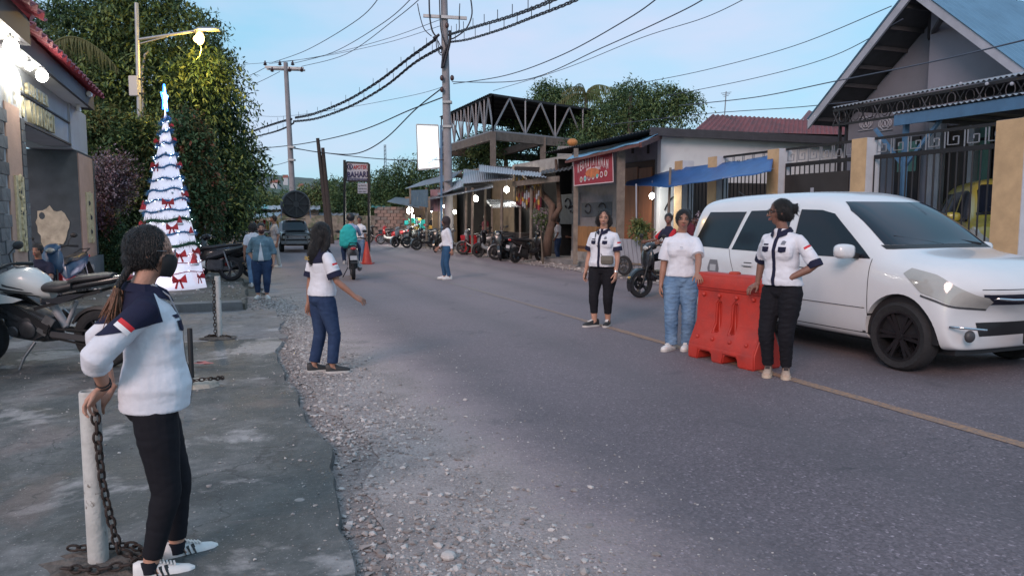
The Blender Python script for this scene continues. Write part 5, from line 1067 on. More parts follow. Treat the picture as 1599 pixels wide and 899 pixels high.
 g=Geo();g.rings(loft_yz([(.44,.98,.05,.03),(.50,.985,.07,.035),(.54,.99,.04,.02)]));g.build('instrument_panel',M_BLK,root,smooth=50)
 g=Geo();g.beam((0,-.88,.84),(0,-1.10,.52),.14,.014,up=(0,1,1));g.build('rear_fender',M_BLK,root)
 g=Geo();g.ell((0,-.99,.90),(.07,.03,.03),12,8);g.build('tail_light',M_TAIL,root,smooth=True)
 g=Geo();g.tube([(-.12,-.02,.27),(-.20,.05,.14),(-.27,.10,-.03)],[.016,.014,.014],8);g.beam((-.30,.10,-.025),(-.24,.10,-.025),.05,.012);g.build('side_stand',M_STEEL,root,smooth=50)
 R_=[];g=Geo()
 for an in np.linspace(.5,2.4,9):R_.append([Vector((x,-.67+math.cos(an)*(r+.035+hh),r+math.sin(an)*(r+.035+hh)))for x,hh in((-.07,-.03),(-.06,0),(.06,0),(.07,-.03),(.05,-.012),(-.05,-.012))])
 g.rings(R_);g.build('rear_hugger',M_BLK,root,smooth=50)
naked_bike()
def at_(p,z=0.):return(p.x,p.y,z)
YARD='motorbikes on the yard at left';ROW='motorbikes parked along the stalls'
scooter('blue-black motorbike with a raised round mirror parked by the dark gate wall',at_(XY(104,12.8),.03),R(190),M_MBB,M_MBR,YARD,kind=1)
scooter('black and red motorbike with orange tail lamp behind the white post at left',at_(G(352,441),.10),R(100),M_MBK,M_MBR,YARD,tail=M_AMB,kind=1)
scooter('white and black motorbike half hidden by the christmas tree',at_(G(316,446),.10),R(96),M_MBK,M_MBW,YARD,kind=1)
scooter('dark motorbike parked far off under the food stall banner',at_(XY(378,36),.10),R(95),M_MBK,M_MBG,YARD)
scooter('grey motorbike parked far off beside the low wall at left',at_(XY(396,35),.10),R(80),M_MBG,M_MBK,YARD)
specs=[(592,388,8.6,60,M_MBK,M_MBK,1,'black scooter at the far left end of the parked row'),(612,386,8.9,75,M_MBR,M_MBW,0,'red scooter with white wheel near the block wall'),(634,388,8.7,110,M_MBG,M_MBK,1,'grey-flanked scooter with its rear to the road near the bright stall'),(655,388,9.1,80,M_MBK,M_MBG,1,'black scooter before the brightly lit goods stall'),(671,389,8.9,95,M_MBK,M_MBK,1,'plain black scooter left of the woman in headscarf'),(686,391,8.8,150,M_MBK,M_MBK,1,'black scooter with chrome flank just left of the woman in headscarf'),(722,392,9.3,70,M_MBG,M_MBK,1,'grey scooter just right of the woman in headscarf'),(746,394,9.6,60,M_MBG,M_MBK,1,'grey scooter beside the red crate'),(768,397,9.3,35,M_MBK,M_MBG,1,'black scooter turned nose-out beyond the red crate'),(784,399,9.2,155,M_MBK,M_MBK,2,'large black motorbike with pale windscreen facing the road'),(800,402,9.6,80,M_MBG,M_MBK,1,'grey scooter between two black motorbikes'),(824,404,9.6,-65,M_MBK,M_MBK,1,'black motorbike with white tail nearest the tree trunk')]
for px,py,s_,rz,a,b,kd,lb in specs:
 q=S(px,py,s_);scooter(lb,(q.x,q.y,.012),R(rz)+TH,a,b,ROW,kind=kd,lean=random.choice((4,6,7)))
p=G(541,437);sc1=scooter('grey scooter ridden away up the left lane with a lit headlight',(p.x,p.y+.7,0),R(14),M_MBG,M_MBK,None,lean=0)
def rider_x(col,m_helm):
 def f(I):
  g=Geo();hp3,a=I['hp3'],I['a'];g.ell(hp3(0,-.05,.16),(a*.98,a*1.12,a*1.05),20,14);h_=g.build('helmet',m_helm,I['root'],smooth=True);q=Geo();q.ell(hp3(0,.35,.08),(a*.80,a*.85,a*.42),16,10);q.build('visor',M_GLS,h_,smooth=True)
 return f
RIDE={'R':dict(th=(.35,1,-.35),sh=(-.05,-.05,-1),ft=0),'L':dict(th=(.35,1,-.35),sh=(-.05,-.05,-1),ft=0)}
person('person','helmeted scooter rider in pale blue shirt riding away from the camera',(p.x,p.y+.62,.84-.485*1.5),R(14),1.5,1.0,skin=SK2,near=False,legs=RIDE,seated=True,lean=(0,.25),arms={'R':dict(up=(.3,.6,-.7),fo=(0,.9,-.1)),'L':dict(up=(.3,.6,-.7),fo=(0,.9,-.1))},top=dict(m=C_LBLUE,hem=.48,sleeve=1.6,se=.03),bottom=dict(m=C_DJEAN,end=.95,off=.01,hem=.03),shoes=dict(m=SH_W),hair='short',face=False,extras=rider_x(0,M_BLK))
pc=Vector((p.x+.03,p.y+.16,.0));bp=thing('backpack','bright teal bag slung on the back of the scooter rider','bag',(pc.x,pc.y,.78),R(14))
g=Geo();g.rings([oval((0,0,z),rx,ry,20,sq=2.6)for z,rx,ry in((0,.10,.06),(.04,.19,.13),(.2,.21,.15),(.4,.18,.13),(.52,.10,.08),(.56,.04,.04))]);me=remesh(g.mesh('b',C_TEAL),.012,2);co_=getco(me);setco(me,co_+getno(me)*(np.abs(vnoise(co_,22,4))*.02)[:,None]);setmat(me,C_TEAL);meshobj('bag_body',me,bp)
for s in(-1,1):
 g=Geo();g.tube([(s*.08,-.02,.05),(s*.11,.10,.2),(s*.10,.12,.45),(s*.05,.0,.55)],.014,6);g.build('strap',C_TEAL,bp,smooth=True)
p=G(1040,462);hvr=R(118);b2=scooter('dark motorbike carrying two young men in the far lane behind the women',(p.x,p.y,0),hvr,M_MBK,M_MBK,None,kind=1,lean=0)
fdr=Vector((-math.sin(hvr),math.cos(hvr),0))
person('person','young man in navy t-shirt with red sleeves steering the dark motorbike',(p.x+fdr.x*-.10,p.y+fdr.y*-.10,.82-.485*1.5),hvr,1.5,.95,skin=SK3,near=False,legs=RIDE,seated=True,lean=(0,.15),arms={'R':dict(up=(.3,.6,-.7),fo=(0,.9,-.1)),'L':dict(up=(.3,.6,-.7),fo=(0,.9,-.1))},head=(R(40),0,0),top=dict(m=C_NVT,hem=.48,sleeve=.85,under=lambda I:[setmat(q_,C_RED)or meshobj('red_sleeve_panel',q_,I['root'])for q_ in[patch(I['shirt'].data,[(I['tors'](s*.105,0,.7),Vector((-s,0,0)))],.004)for s in(1,-1)]if len(q_.polygons)]and None),bottom=dict(m=C_BLACK,end=.0,off=.012,name='shorts'),shoes=dict(m=SH_B),hair='short',face=True)
person('person','young man in dark maroon shirt riding pillion, looking toward the camera',(p.x-fdr.x*.52,p.y-fdr.y*.52,.90-.485*1.5),hvr,1.5,.98,skin=SK3,near=False,legs=RIDE,seated=True,lean=(0,.05),arms={'R':dict(up=(.2,.4,-.9),fo=(-.1,.9,-.2)),'L':dict(up=(.2,.4,-.9),fo=(-.1,.9,-.2))},head=(R(38),0,0),top=dict(m=C_MAR,hem=.48,sleeve=.85),bottom=dict(m=C_BLACK,end=.2,off=.012,name='shorts'),shoes=dict(m=SH_B),hair='short',face=True)
# ================= left side: gate building, christmas tree, posts =================
def Tt(px,py,t):
 a,c=ac(px,py);return A(px,py,t/(U2[0]*a+U2[1]))
M_GREYW=mat('grey_paint',(.30,.32,.35),.8,var=.1,vs=2,bump=.15,bs=20);M_WHTW=mat('white_ceiling',(.6,.6,.58),.8,var=.05,vs=2)
M_PEACH=mat('peach_plaster',(.42,.27,.21),.85,var=.12,vs=2.5,bump=.25,bs=30);M_GRAN=mat('dark_polished_stone',(.05,.06,.072),.4,var=.35,vs=2.5,col2=(.085,.09,.10),c2=(.55,.75),c2s=2)
M_STONE=[mat('slate_block_a',(.075,.09,.105),.8,var=.3,vs=6,bump=.5,bs=18),mat('slate_block_b',(.10,.115,.13),.8,var=.3,vs=6,bump=.5,bs=18),mat('slate_block_c',(.06,.07,.082),.8,var=.3,vs=6,bump=.5,bs=18)]
M_ORN=mat('cream_relief',(.5,.42,.26),.7,var=.25,vs=18,bump=.8,bs=14);M_RTILE=mat('maroon_roof_tile',(.20,.028,.042),.5,var=.15,vs=3,bump=.1);M_RTILE2=mat('maroon_roof_tile_b',(.26,.04,.055),.5,var=.15,vs=3,bump=.1);M_FASC=mat('dark_fascia',(.035,.033,.038),.6)
M_GOLD=mat('brass_letter',(.62,.55,.36),.35,.3);M_BULB=mat('lit_bulb',(1,.98,.9),.3,emit=(1,.96,.86),es=30);M_FIX=mat('lamp_fitting',(.3,.3,.3),.5)
def point_light(name,loc,power,col=(1,.95,.85),r=.06):
 l=bpy.data.lights.new(name,'POINT');l.energy=power;l.color=col;l.shadow_soft_size=r;o=bpy.data.objects.new(name,l);COL.objects.link(o);o.location=loc;return o
def bulb(label,loc,r=.07,power=30,col=(1,.95,.85),cord=.25,es=None,group=None):
 root=thing('light_bulb',label,'light bulb',loc,0,group);g=Geo();g.ell((0,0,0),(r,r,r*1.15),14,10);b=g.build('glass_bulb',M_BULB,root,smooth=True)
 g=Geo();g.lathe([(0,r*.8),(r*.45,r*.8),(r*.5,r*1.5),(.02,r*1.7),(0,r*1.7)],12);g.tube([(0,0,r*1.6),(0,0,r*1.6+cord)],.006,5);g.build('socket',M_FIX,root,smooth=40)
 l=point_light('bulb_light',Vector(loc)-Vector((0,0,r*1.6)),power,col,r);return root
gate=thing('gate_building','grey gate building with maroon tiled roof, lit soffit and big brass letters at left','building',W(-2.6,12,0),TH)
ginv=gm(gate).inverted()
def gw(name,g,m_,par=gate,**k):
 me=g.mesh(name,m_,k.get('smooth',False),inv=gm(gate).inverted());return meshobj(name,me,par)
def wbox(s0,s1,t0,t1,z0,z1,g=None):
 g=g or Geo();p=[W(s0,t0,z0),W(s1,t0,z0),W(s1,t1,z0),W(s0,t1,z0)];g.prism(p,(0,0,z1-z0));return g
SF=-2.55
def tf(px,s=SF):return st(S(px,300,s))[1]
t_far0,t_far1=tf(123),tf(145);t_near1,t_peach0,t_peach1=tf(41),tf(13),tf(35)
ztop=S(123,236,SF).z;zpl=.70
gw('pier',wbox(SF-2.4,SF,t_far0,t_far1+.25,0,ztop),M_GRAN);gw('peach_strip',wbox(SF,SF+.02,t_far0+.03,t_far1,zpl,ztop-.05),M_PEACH);gw('plinth',wbox(SF,SF+.10,t_far0-.02,t_far1+.3,0,zpl),mat('grey_plinth',(.12,.135,.15),.85,var=.2,vs=3,bump=.3))
g=Geo();c=Tt(83,355,st(S(123,300,SF))[1]);cs,ct=st(c);rr=random.Random(3);ring=[]
for k in range(26):
 an=2*math.pi*k/26;r_=1+.13*rr.uniform(-1,1)+.07*math.sin(3*an+1);ring.append(W(cs+.27*r_*math.cos(an),t_far0-.012,c.z+.39*r_*math.sin(an)))
g.prism(ring,Vector((-U2[0],-U2[1],0))*.004);gw('peeled_patch',g,mat('bare_cement_patch',(.42,.37,.29),.9,var=.25,vs=7,bump=.4,bs=20,col2=(.30,.26,.2),c2=(.55,.65)))
g=Geo();g.prism([W(cs-.17+.05*math.cos(a_),t_far0-.017,c.z+.22+.07*math.sin(a_))for a_ in np.linspace(0,5.6,8)],Vector((-U2[0],-U2[1],0))*.003);gw('patch_hole',g,M_GRAN)
def relief(px0,px1,y0,y1,seed):
 a,b=tf(px0),tf(px1);z0,z1=S(px0,y1,SF).z,S(px0,y0,SF).z;z1=min(z1,4)
 fr=gw('relief_panel',wbox(SF+.02,SF+.045,a,b,z0,z1),M_ORN);rs=random.Random(seed);w_=b-a
 g=Geo();n=7
 for k in range(n):
  zc=z0+(z1-z0)*(k+.5)/n;tc_=(a+b)/2+rs.uniform(-.12,.12)*w_;rr=min(w_*.3,(z1-z0)/n*.48)
  q=[W(SF+.052,tc_+rr*math.cos(u)*rs.uniform(.6,1.),zc+rr*1.2*math.sin(u))for u in np.linspace(0,5.2,8)];gg=Geo();gg.tube(q,.018,6);gw('carved_scroll',gg,M_ORN,fr)
  if k%2:gg=Geo();gg.ell(W(SF+.047,tc_-.1*w_,zc),(.03,.03,.05),8,6);gw('carved_hollow',gg,M_FASC,fr)
relief(20,33,274,394,2);relief(131,141,300,380,5)
gw('pier',wbox(SF-1.6,SF,7.6,t_near1,0,3.50),M_GREYW);gw('peach_strip',wbox(SF,SF+.02,t_peach0,t_peach1,zpl,S(13,162,SF).z),M_PEACH);gw('plinth',wbox(SF,SF+.08,7.6,t_near1+.03,0,zpl),MATS['grey_plinth'])
sb=[]
for k in range(3):
 g=Geo();g.box((0,0,0),(.04,.40,.155));sb.append(g.mesh('stone_block',M_STONE[k]))
def block(s,t,z,m_,rzz=0,sy=1.):
 o=meshobj('stone_block',m_,gate);p=gm(gate).inverted()@W(s,t,z);o.location=p;o.rotation_euler=(0,0,rzz);o.scale=(1,sy,1);return o
rs=random.Random(5)
for r_ in range(13):
 z=.80+r_*.165
 for k in range(5):
  t_=t_peach0-.23-k*.415-(.2 if r_%2 else 0)
  if t_>7.6:block(SF+.012+rs.uniform(0,.012),t_,z,rs.choice(sb),0)
 if z<3.0:block(SF+.012+rs.uniform(0,.01),(t_peach1+t_near1)/2,z,rs.choice(sb),0,(t_near1-t_peach1)/.42)
 if z<ztop-.1:block(SF+.006,t_far1+.11,z,rs.choice(sb),0,.5)
zb0,zb1=S(90,224,SF-.1).z,3.72
gw('beam',wbox(SF-.5,SF-.06,t_peach0-2.8,t_far0+.15,S(60,206,SF-.06).z,3.61),M_GREYW)
gw('column',wbox(SF-.75,SF-.02,t_far0-.35,t_far1-.25,ztop,3.61),M_GREYW)
SE=-2.3;te2=st(A(163,162,14.7))[1];SE2=-2.03;tn0,tn1=st(A(15,31,7.4))[1],st(A(57,77,8.7))[1]
gw('soffit',wbox(SF-2.4,SE,tn1,te2,3.62,3.66),M_WHTW);gw('soffit',wbox(SF-2.4,SE2,tn0,tn1,3.50,3.54),M_WHTW)
gw('fascia',wbox(SE,SE+.05,tn1,te2+.03,3.58,3.84),M_FASC);gw('fascia',wbox(SF-2.4,SE+.05,te2,te2+.05,3.58,3.84),M_FASC)
gw('fascia',wbox(SE2,SE2+.05,tn0,tn1,3.46,3.76),M_FASC);gw('fascia',wbox(SE-.2,SE2+.05,tn1,tn1+.04,3.46,3.76),M_FASC);gw('fascia',wbox(SF-2.4,SE2+.05,tn0-.04,tn0,3.46,3.76),M_FASC)
up_t=Vector((U2[0],U2[1],0))
tg=Geo();n=7;Lx,Lz=.34,.30;vs=[]
for i in range(n+1):
 f=i/n;x=(f-.5)*Lx;h_=.035*math.sin(f*2*math.pi)+.01;vs+=[(h_+.012,x,-Lz*.55),(h_-.012,x,Lz*.55),(h_-.003,x,-Lz*.55),(h_-.027,x,Lz*.55)]
tg.add(vs,[f for i in range(n)for f in[(i*4,i*4+4,i*4+5,i*4+1),(i*4+2,i*4+3,i*4+7,i*4+6),(i*4,i*4+2,i*4+6,i*4+4),(i*4+1,i*4+5,i*4+7,i*4+3)]])
tms=[tg.mesh('roof_tile',m_,60)for m_ in(M_RTILE,M_RTILE2)]
def tiles(s0,z0,t0,t1,rows,pitch=R(48)):
 t_=t0
 while t_<t1:
  for r_ in range(rows):
   k=r_*.27;p=gm(gate).inverted()@W(s0-k*math.sin(pitch)*.9,t_,z0+k*math.cos(pitch)+.06);o=meshobj('roof_tile',rs.choice(tms),gate);o.location=p;o.rotation_euler=(rs.uniform(-.01,.01),-pitch+rs.uniform(-.02,.02),0)
  t_+=.325
tiles(SE+.10,3.84,tn1+.1,te2+.1,4,R(58));tiles(SE2+.10,3.76,tn0-.1,tn1,4,R(58))
g=Geo();g.prism([W(SE+.04,te2+.05,3.84),W(SE-1.2,te2+.05,4.55),W(SF-2.4,te2+.05,4.55),W(SF-2.4,te2+.05,3.84)],up_t*-(te2-tn1));gw('roof_deck',g,M_FASC)
g=Geo();g.tube([W(SE+.05,te2+.12,3.86),W(SE-.5,te2+.10,4.2),W(SE-1.1,te2+.0,4.55)],.075,8);gw('ridge_cap',g,M_RTILE,smooth=50)
g=Geo();g.tube([W(SE2+.1,tn1+.02,3.80),W(SE2-.3,tn1,4.07),W(SE2-1.0,tn1,4.45)],.085,8);gw('ridge_cap',g,M_RTILE2,smooth=50)
g=Geo();g.tube([W(SE+.10,te2-.9,3.76),W(SE+.10,te2-.75,3.76)],.045,8);gw('gutter_end',g,M_WHTW)
def gate_text(s,px0,px1,zc,size,depth=.03):
 a,b=tf(px0),tf(px1);inv=gm(gate).inverted();n=len(s)
 for k,ch in enumerate(s):
  if ch==' ':continue
  t_=a+(b-a)*(k+.5)/n;p=inv@W(SF-.03,t_,zc);put_text(ch,gate,p,(0,1,0),(0,0,1),size,M_GOLD,depth,width=(b-a)/n*.80 if ch!='I' else(b-a)/n*.25,name='brass_letter',bold=.012)
zl=lambda py:S(50,py,SF).z
gate_text('MAERO VIANSEN',12,92,3.03,.40);gate_text('BIARA SUSTER',12,86,3.36,.22,.02)
gw('letter_rail',wbox(SF-.06,SF-.02,t_peach0,t_far0-.35,3.24,3.26),M_FASC);gw('letter_rail',wbox(SF-.06,SF-.02,t_peach0,t_far0-.35,2.84,2.87),M_FASC)
GB='bulbs under the gate building eave'
pb=A(18,84,8.3);bulb('round glowing bulb under the eave at the left picture edge',(pb.x,pb.y,3.36),.075,13,group=GB,cord=.06)
pb=A(66,128,10.5);bulb('glowing bulb under the eave above the middle brass letters',(pb.x,pb.y,3.46),.075,13,group=GB,cord=.06)
pb=A(46,112,9.9);bulb('glowing bulb close to the brass letters, behind the middle one',(pb.x,pb.y,3.47),.05,7,group=GB,cord=.06)
o=gw('spot_lamp',Geo().lathe([(0,-.06),(.05,-.06),(.04,.06),(0,.06)],12,W(SF+.1,t_far0-.2,3.55)),M_WHTW)
for k in range(6):
 g=Geo();g.box((0,0,0),(.34,.5,.2));o=g.build('kerb_stone',M_KERB,None,bevel=.03);p=W(-2.95+.04*(k%2),7.3+k*.56,.13);o.location=p;o.rotation_euler=(0,0,TH+rs.uniform(-.05,.05));tag(o,f'rough grey kerb block, {["nearest the camera", "second nearest", "third", "fourth", "fifth", "farthest"][k]} in the row at the gate wall foot','kerb stone','kerb blocks at the gate wall foot')
M_POST=mat('chipped_white_paint',(.46,.46,.44),.7,var=.15,vs=8,bump=.3,bs=40,col2=(.13,.11,.09),c2=(.60,.66),c2s=18)
M_RUST=mat('rusty_chain',(.045,.032,.028),.8,.3,var=.4,vs=20,bump=.4)
lk=Geo();lk.tube([(0,.015*math.cos(a_),.026*math.sin(a_))if True else 0 for a_ in np.linspace(0,2*math.pi,13)],.0055,6,cap=False);LINK=lk.mesh('chain_link',M_RUST,60)
def chain(root,P,closed=False):
 inv=gm(root).inverted();P=[Vector(p)for p in P];L_=sum((P[i+1]-P[i]).length for i in range(len(P)-1));n=int(L_/.040);k=0;acc=0;seg=0;pos=0
 for i in range(n):
  d=i*.040;s_=0
  for j in range(len(P)-1):
   l_=(P[j+1]-P[j]).length
   if s_+l_>=d:break
   s_+=l_
  t_=(P[j+1]-P[j]).normalized();c=P[j]+t_*(d-s_);o=meshobj('chain_link',LINK,root);q=t_.to_track_quat('Z','Y');o.rotation_euler=(q.to_matrix()@Matrix.Rotation(R(90)*(i%2)+.3,3,'Z')).to_euler();o.location=inv@c
def white_post(label,p,h=.74,r=.048,lean=0.,col=M_POST,z0=.035,rs_=1):
 root=thing('bollard',label,'post',(p.x,p.y,z0),0,'chained posts along the forecourt edge');g=Geo();g.lathe([(r,0),(r,h-.01),(r*.93,h),(r*.80,h),(r*.80,h-.03),(0,h-.03)],24);g.build('post',col,root,smooth=40)
 rr=random.Random(rs_)
 me=Geo();n=22;ring=[(rr.uniform(.8,1.2)*(.17)*math.cos(2*math.pi*k/n),rr.uniform(.8,1.2)*.14*math.sin(2*math.pi*k/n),0)for k in range(n)]
 me.add([(x*1.3,y*1.3,0)for x,y,z in ring]+[(x*.8,y*.8,.022*rr.uniform(.6,1.2))for x,y,z in ring]+[(0,0,.02)],[(i,(i+1)%n,n+(i+1)%n,n+i)for i in range(n)]+[(n+i,n+(i+1)%n,2*n)for i in range(n)])
 me.build('footing',mat('rubble_footing',(.10,.085,.075),.95,var=.5,vs=20,bump=1.,bs=25),root);return root
pA=G(155,893);pB_=G(343,531);pC=G(348,440);pD=G(300,606)
rA=white_post('chipped white steel post with rusty chain hanging down it, nearest the camera',pA,.75,.040)
chain(rA,[pA+Vector((.045,-.045,.72)),pA+Vector((.052,-.05,.60)),pA+Vector((.062,-.05,.42)),pA+Vector((.085,-.05,.27)),pA+Vector((.11,-.04,.12)),pA+Vector((.17,-.02,.075)),pA+Vector((.26,.02,.07))])
chain(rA,[pA+Vector((-.14,.06,.08)),pA+Vector((-.05,.07,.08)),pA+Vector((.10,.08,.085)),pA+Vector((.24,.0,.07)),pA+Vector((.18,-.08,.075)),pA+Vector((.05,-.12,.07)),pA+Vector((-.12,-.10,.07))])
rD=white_post('black painted post in a pale concrete footing just right of the nearest woman',pD,.50,.022,col=M_BLK,rs_=3)
g=Geo();g.ell((.05,-.05,-.01),(.22,.17,.075),10,6);g.build('concrete_block',mat('pale_footing',(.33,.31,.27),.9,var=.3,vs=10,bump=.7,bs=20),rD)
chain(rD,[pD+Vector((-.05,-.16,.09)),pD+Vector((.05,-.22,.11)),pD+Vector((.2,-.16,.12)),pD+Vector((.28,.0,.09)),pD+Vector((.2,.06,.1))])
rB=white_post('slim white post on the pale driveway with chain links heaped at its foot',pB_,.76,.035,z0=.03,rs_=4)
chain(rB,[pB_+Vector((-.03,-.04,.72)),pB_+Vector((-.035,-.045,.4)),pB_+Vector((-.03,-.05,.08)),pB_+Vector((-.15,-.03,.05)),pB_+Vector((.15,-.05,.05)),pB_+Vector((-.1,.05,.06))])
white_post('white post standing in front of the red motorbike in the yard',pC,.74,.045,z0=.10,rs_=6)
for k,(px,py)in enumerate([(327,414),(334,411)]):
 p=G(px,py);white_post(['short far white post left of its twin behind the parked motorbikes','short far white post right of its twin behind the parked motorbikes'][k],p,.62,.05,z0=.10,rs_=8+k)
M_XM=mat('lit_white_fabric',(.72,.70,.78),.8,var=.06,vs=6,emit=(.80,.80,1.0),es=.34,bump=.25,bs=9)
xp=G(264,457);X0=Vector((xp.x,xp.y,.10));xm=thing('christmas_tree','tall white lit christmas tree cone with blue garlands, red bows and a neon star','christmas tree',X0)
Dx=xp.y;ZT=A(258,175,Dx).z-.10;RB=.70
def cr(z):return max(.012,RB*(1-z/ZT)*1.0)
ctx=A(258,175,Dx).x-X0.x
def cx(z):return ctx*z/ZT
g=Geo();R_=[]
for i in range(30):
 z=ZT*i/29;n=40;R_.append([Vector((cx(z)+cr(z)*(1+(.035*math.sin(7*u)+.02*math.sin(13*u+1))*(1-z/ZT)**1.5)*math.cos(u),cr(z)*(1+.03*math.sin(6*u)*(1-z/ZT))*math.sin(u),z))for u in[2*math.pi*j/n for j in range(n)]])
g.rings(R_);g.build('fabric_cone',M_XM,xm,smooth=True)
M_TB=mat('blue_tinsel',(.07,.22,.42),.35,.4,var=.5,vs=30);M_TG=mat('green_garland',(.02,.09,.05),.7,var=.5,vs=30);M_TR=mat('red_tinsel',(.40,.06,.08),.4,.2);M_BOW=mat('red_ribbon',(.50,.02,.03),.45);M_LED=mat('tiny_led',(.8,.9,1),.3,emit=(.75,.88,1),es=6)
def yz(py):return A(262,py,Dx).z-.10
rg=random.Random(11)
def garland(py,m_,th,dens,tilt=.04,led=True):
 z=yz(py);n=70;ph=rg.random()*6;g=Geo();pts=[]
 for k in range(n+1):
  u=2*math.pi*k/n;zz=z+tilt*math.cos(u)+.02*math.sin(5*u+ph);pts.append(Vector((cx(zz)+(cr(zz)+.02)*math.cos(u),(cr(zz)+.02)*math.sin(u),zz)))
 g.tube(pts,th*.35,5,cap=False)
 for k in range(int(dens*n)):
  i=rg.randrange(n);p=pts[i].lerp(pts[i+1],rg.random());d=Vector((rg.gauss(0,1),rg.gauss(0,1),rg.gauss(0,1))).normalized()*th*rg.uniform(.9,1.9);s_=d.cross(Vector((rg.random(),rg.random(),rg.random()))).normalized()*.006
  g.add([p-s_,p+s_,p+d],[(0,1,2)])
 o=g.build('garland',m_,xm,recalc=False)
 if led:
  g=Geo()
  for k in range(16):
   i=rg.randrange(n);p=pts[i]+Vector((rg.uniform(-1,1),rg.uniform(-1,1),rg.uniform(-1,1)))*th*.6;g.ell(p,(.008,)*3,6,4)
  tag(g.build('fairy_lights',M_LED,o),kind='stuff')
for py in(189,207,226,245,262,281,298,314,330,366):garland(py,M_TB,.055,11)
for py in(345,384):garland(py,M_TG,.085,22)
for py in(400,412,426):garland(py,M_TR,.025,5)
def on_cone(px,py,out_=.03):
 z=yz(py);xo=A(px,py,Dx-cr(z)*.6).x-X0.x-cx(z);r_=cr(z)+out_;xo=max(-r_*.98,min(r_*.98,xo));y=-math.sqrt(max(r_*r_-xo*xo,0));n=Vector((xo,y,0)).normalized();return Vector((cx(z)+xo,y,z)),n
def bow(px,py,k=1.):
 p,n=on_cone(px,py);s=Vector((-n.y,n.x,0));up=Vector((0,0,1));g=Geo()
 for sg in(-1,1):
  for f in(.30,-.05):
   a_=p;b_=p+(s*sg*.115+up*(.075*f/.3))*k+n*.02;c_=p+(s*sg*.13-up*.02)*k+n*.035;g.add([a_,b_+up*.035*k,c_+up*.01,p-up*.02*k],[(0,1,2,3)]);g.add([a_+n*.02,b_+n*.03,c_+n*.03-up*.03*k,p-up*.03*k+n*.02],[(0,1,2,3)])
  g.add([p,p+s*sg*.03*k,p+(s*sg*.085-up*.15)*k+n*.02,p+(s*sg*.045-up*.16)*k+n*.02],[(0,1,2,3)])
 g.ell(p+n*.02,(.024*k,.024*k,.024*k),8,6);g.build('bow',M_BOW,xm,recalc=False)
for px,py,k in((264,196,.6),(250,222,.8),(271,218,.6),(248,260,.95),(277,257,.8),(267,317,1.1),(291,304,1),(273,355,1.1),(283,396,1.2),(309,392,1.1),(284,434,1.35),(313,431,1.1),(230,350,1),(240,400,1.1)):bow(px,py,k*.78)
for px,py,k in((219,330,.9),(282,350,.75),(303,366,.7),(298,412,1.)):
 p,n=on_cone(px,py,.04);h_=thing;g=Geo();g.lathe([(.085*k,0),(.06*k,.08*k),(.03*k,.18*k),(0,.25*k)],12,p);o=g.build('santa_hat',M_BOW,xm,smooth=50);g=Geo();g.lathe([(.075*k,-.02),(.095*k,-.005),(.095*k,.02),(.075*k,.03),(.07*k,0)],12,p);g.build('hat_brim',C_WHITE,o,smooth=True)
for px,py in((250,283),(272,302),(262,240),(255,330),(246,365),(290,340),(268,378),(243,205)):
 p,n=on_cone(px,py,.035);g=Geo();g.ell(p,(.025,)*3,10,8);g.build('bauble',M_STEEL if py%2 else M_CHR,xm,smooth=True)
M_NEO=mat('blue_neon',(.1,.3,.9),.4,emit=(.02,.16,1.),es=7);M_NEW=mat('white_neon',(.8,.95,1),.4,emit=(.55,.85,1),es=9)
sc_=Vector((cx(ZT),0,ZT+.26));sd=Vector((math.cos(R(100)),math.sin(R(100)),0));pts=[]
for k in range(11):
 r_=.235 if k%2==0 else .10;u=math.pi/2+k*math.pi/5;pts.append(sc_+sd*r_*math.cos(u)+Vector((0,0,1))*r_*math.sin(u)*1.15)
g=Geo();g.tube(pts,.017,6,cap=False);o=g.build('star',M_NEO,xm,smooth=True);g=Geo();g.tube([p.lerp(sc_,.12)for p in pts],.012,6,cap=False);g.tube([sc_-Vector((0,0,.28)),sc_+Vector((0,0,.16))],.010,6);g.build('star_core',M_NEW,o,smooth=True)
point_light('star_glow',X0+sc_+Vector((0,-.12,0)),6,(.3,.5,1),.1)
point_light('tree_glow',X0+Vector((.1,-.95,.35)),6,(.85,.8,1),.3)
lp=XY(221,21.5);def_=Vector((lp.x,lp.y,0));lz=A(213,5,21.5).z;root=thing('street_lamp','galvanised street lamp with long arm and one yellow burning lamp above the christmas tree','street lamp',def_)
M_GALV=mat('galvanised_steel',(.30,.32,.34),.45,.5,var=.1,vs=4)
top=Vector((A(213,5,21.5).x-def_.x,0,lz));g=Geo();g.tube([(0,0,0),top*.5,top],[.085,.07,.055],14);g.build('pole',M_GALV,root,smooth=50)
az=A(216,62,21.5).z;a0=Vector((A(217,62,21.5).x-def_.x,0,az));a1=Vector((A(318,47,21.2).x-def_.x,-.3,A(318,47,21.2).z));g=Geo();g.tube([a0,a1],.04,10);g.tube([a0-Vector((0,0,.12)),a0.lerp(a1,.45)-Vector((0,0,.03))],.022,8);g.build('arm',M_GALV,root,smooth=50)
e=a1;g=Geo();g.rings([[e+Vector((dx,dy,dz))for dy,dz in((-.12*k,0),(-.08*k,.06*k),(.08*k,.06*k),(.12*k,0),(.08*k,-.03),(-.08*k,-.03))]for dx,k in((-.25,.4),(-.1,1),(.3,1),(.45,.6))]);hd_=g.build('lamp_head',M_GALV,root,smooth=40)
lb=Vector((A(312,60,21.2).x-def_.x,-.3,A(312,60,21.2).z));M_YL=mat('yellow_lit_lamp',(1,.8,.4),.3,emit=(1,.58,.16),es=9);g=Geo();g.ell(lb,(.12,.10,.17),14,10);g.ell(lb-Vector((.05,0,.02)),(.13,.1,.1),12,8);g.build('burning_bulb',M_YL,hd_,smooth=True)
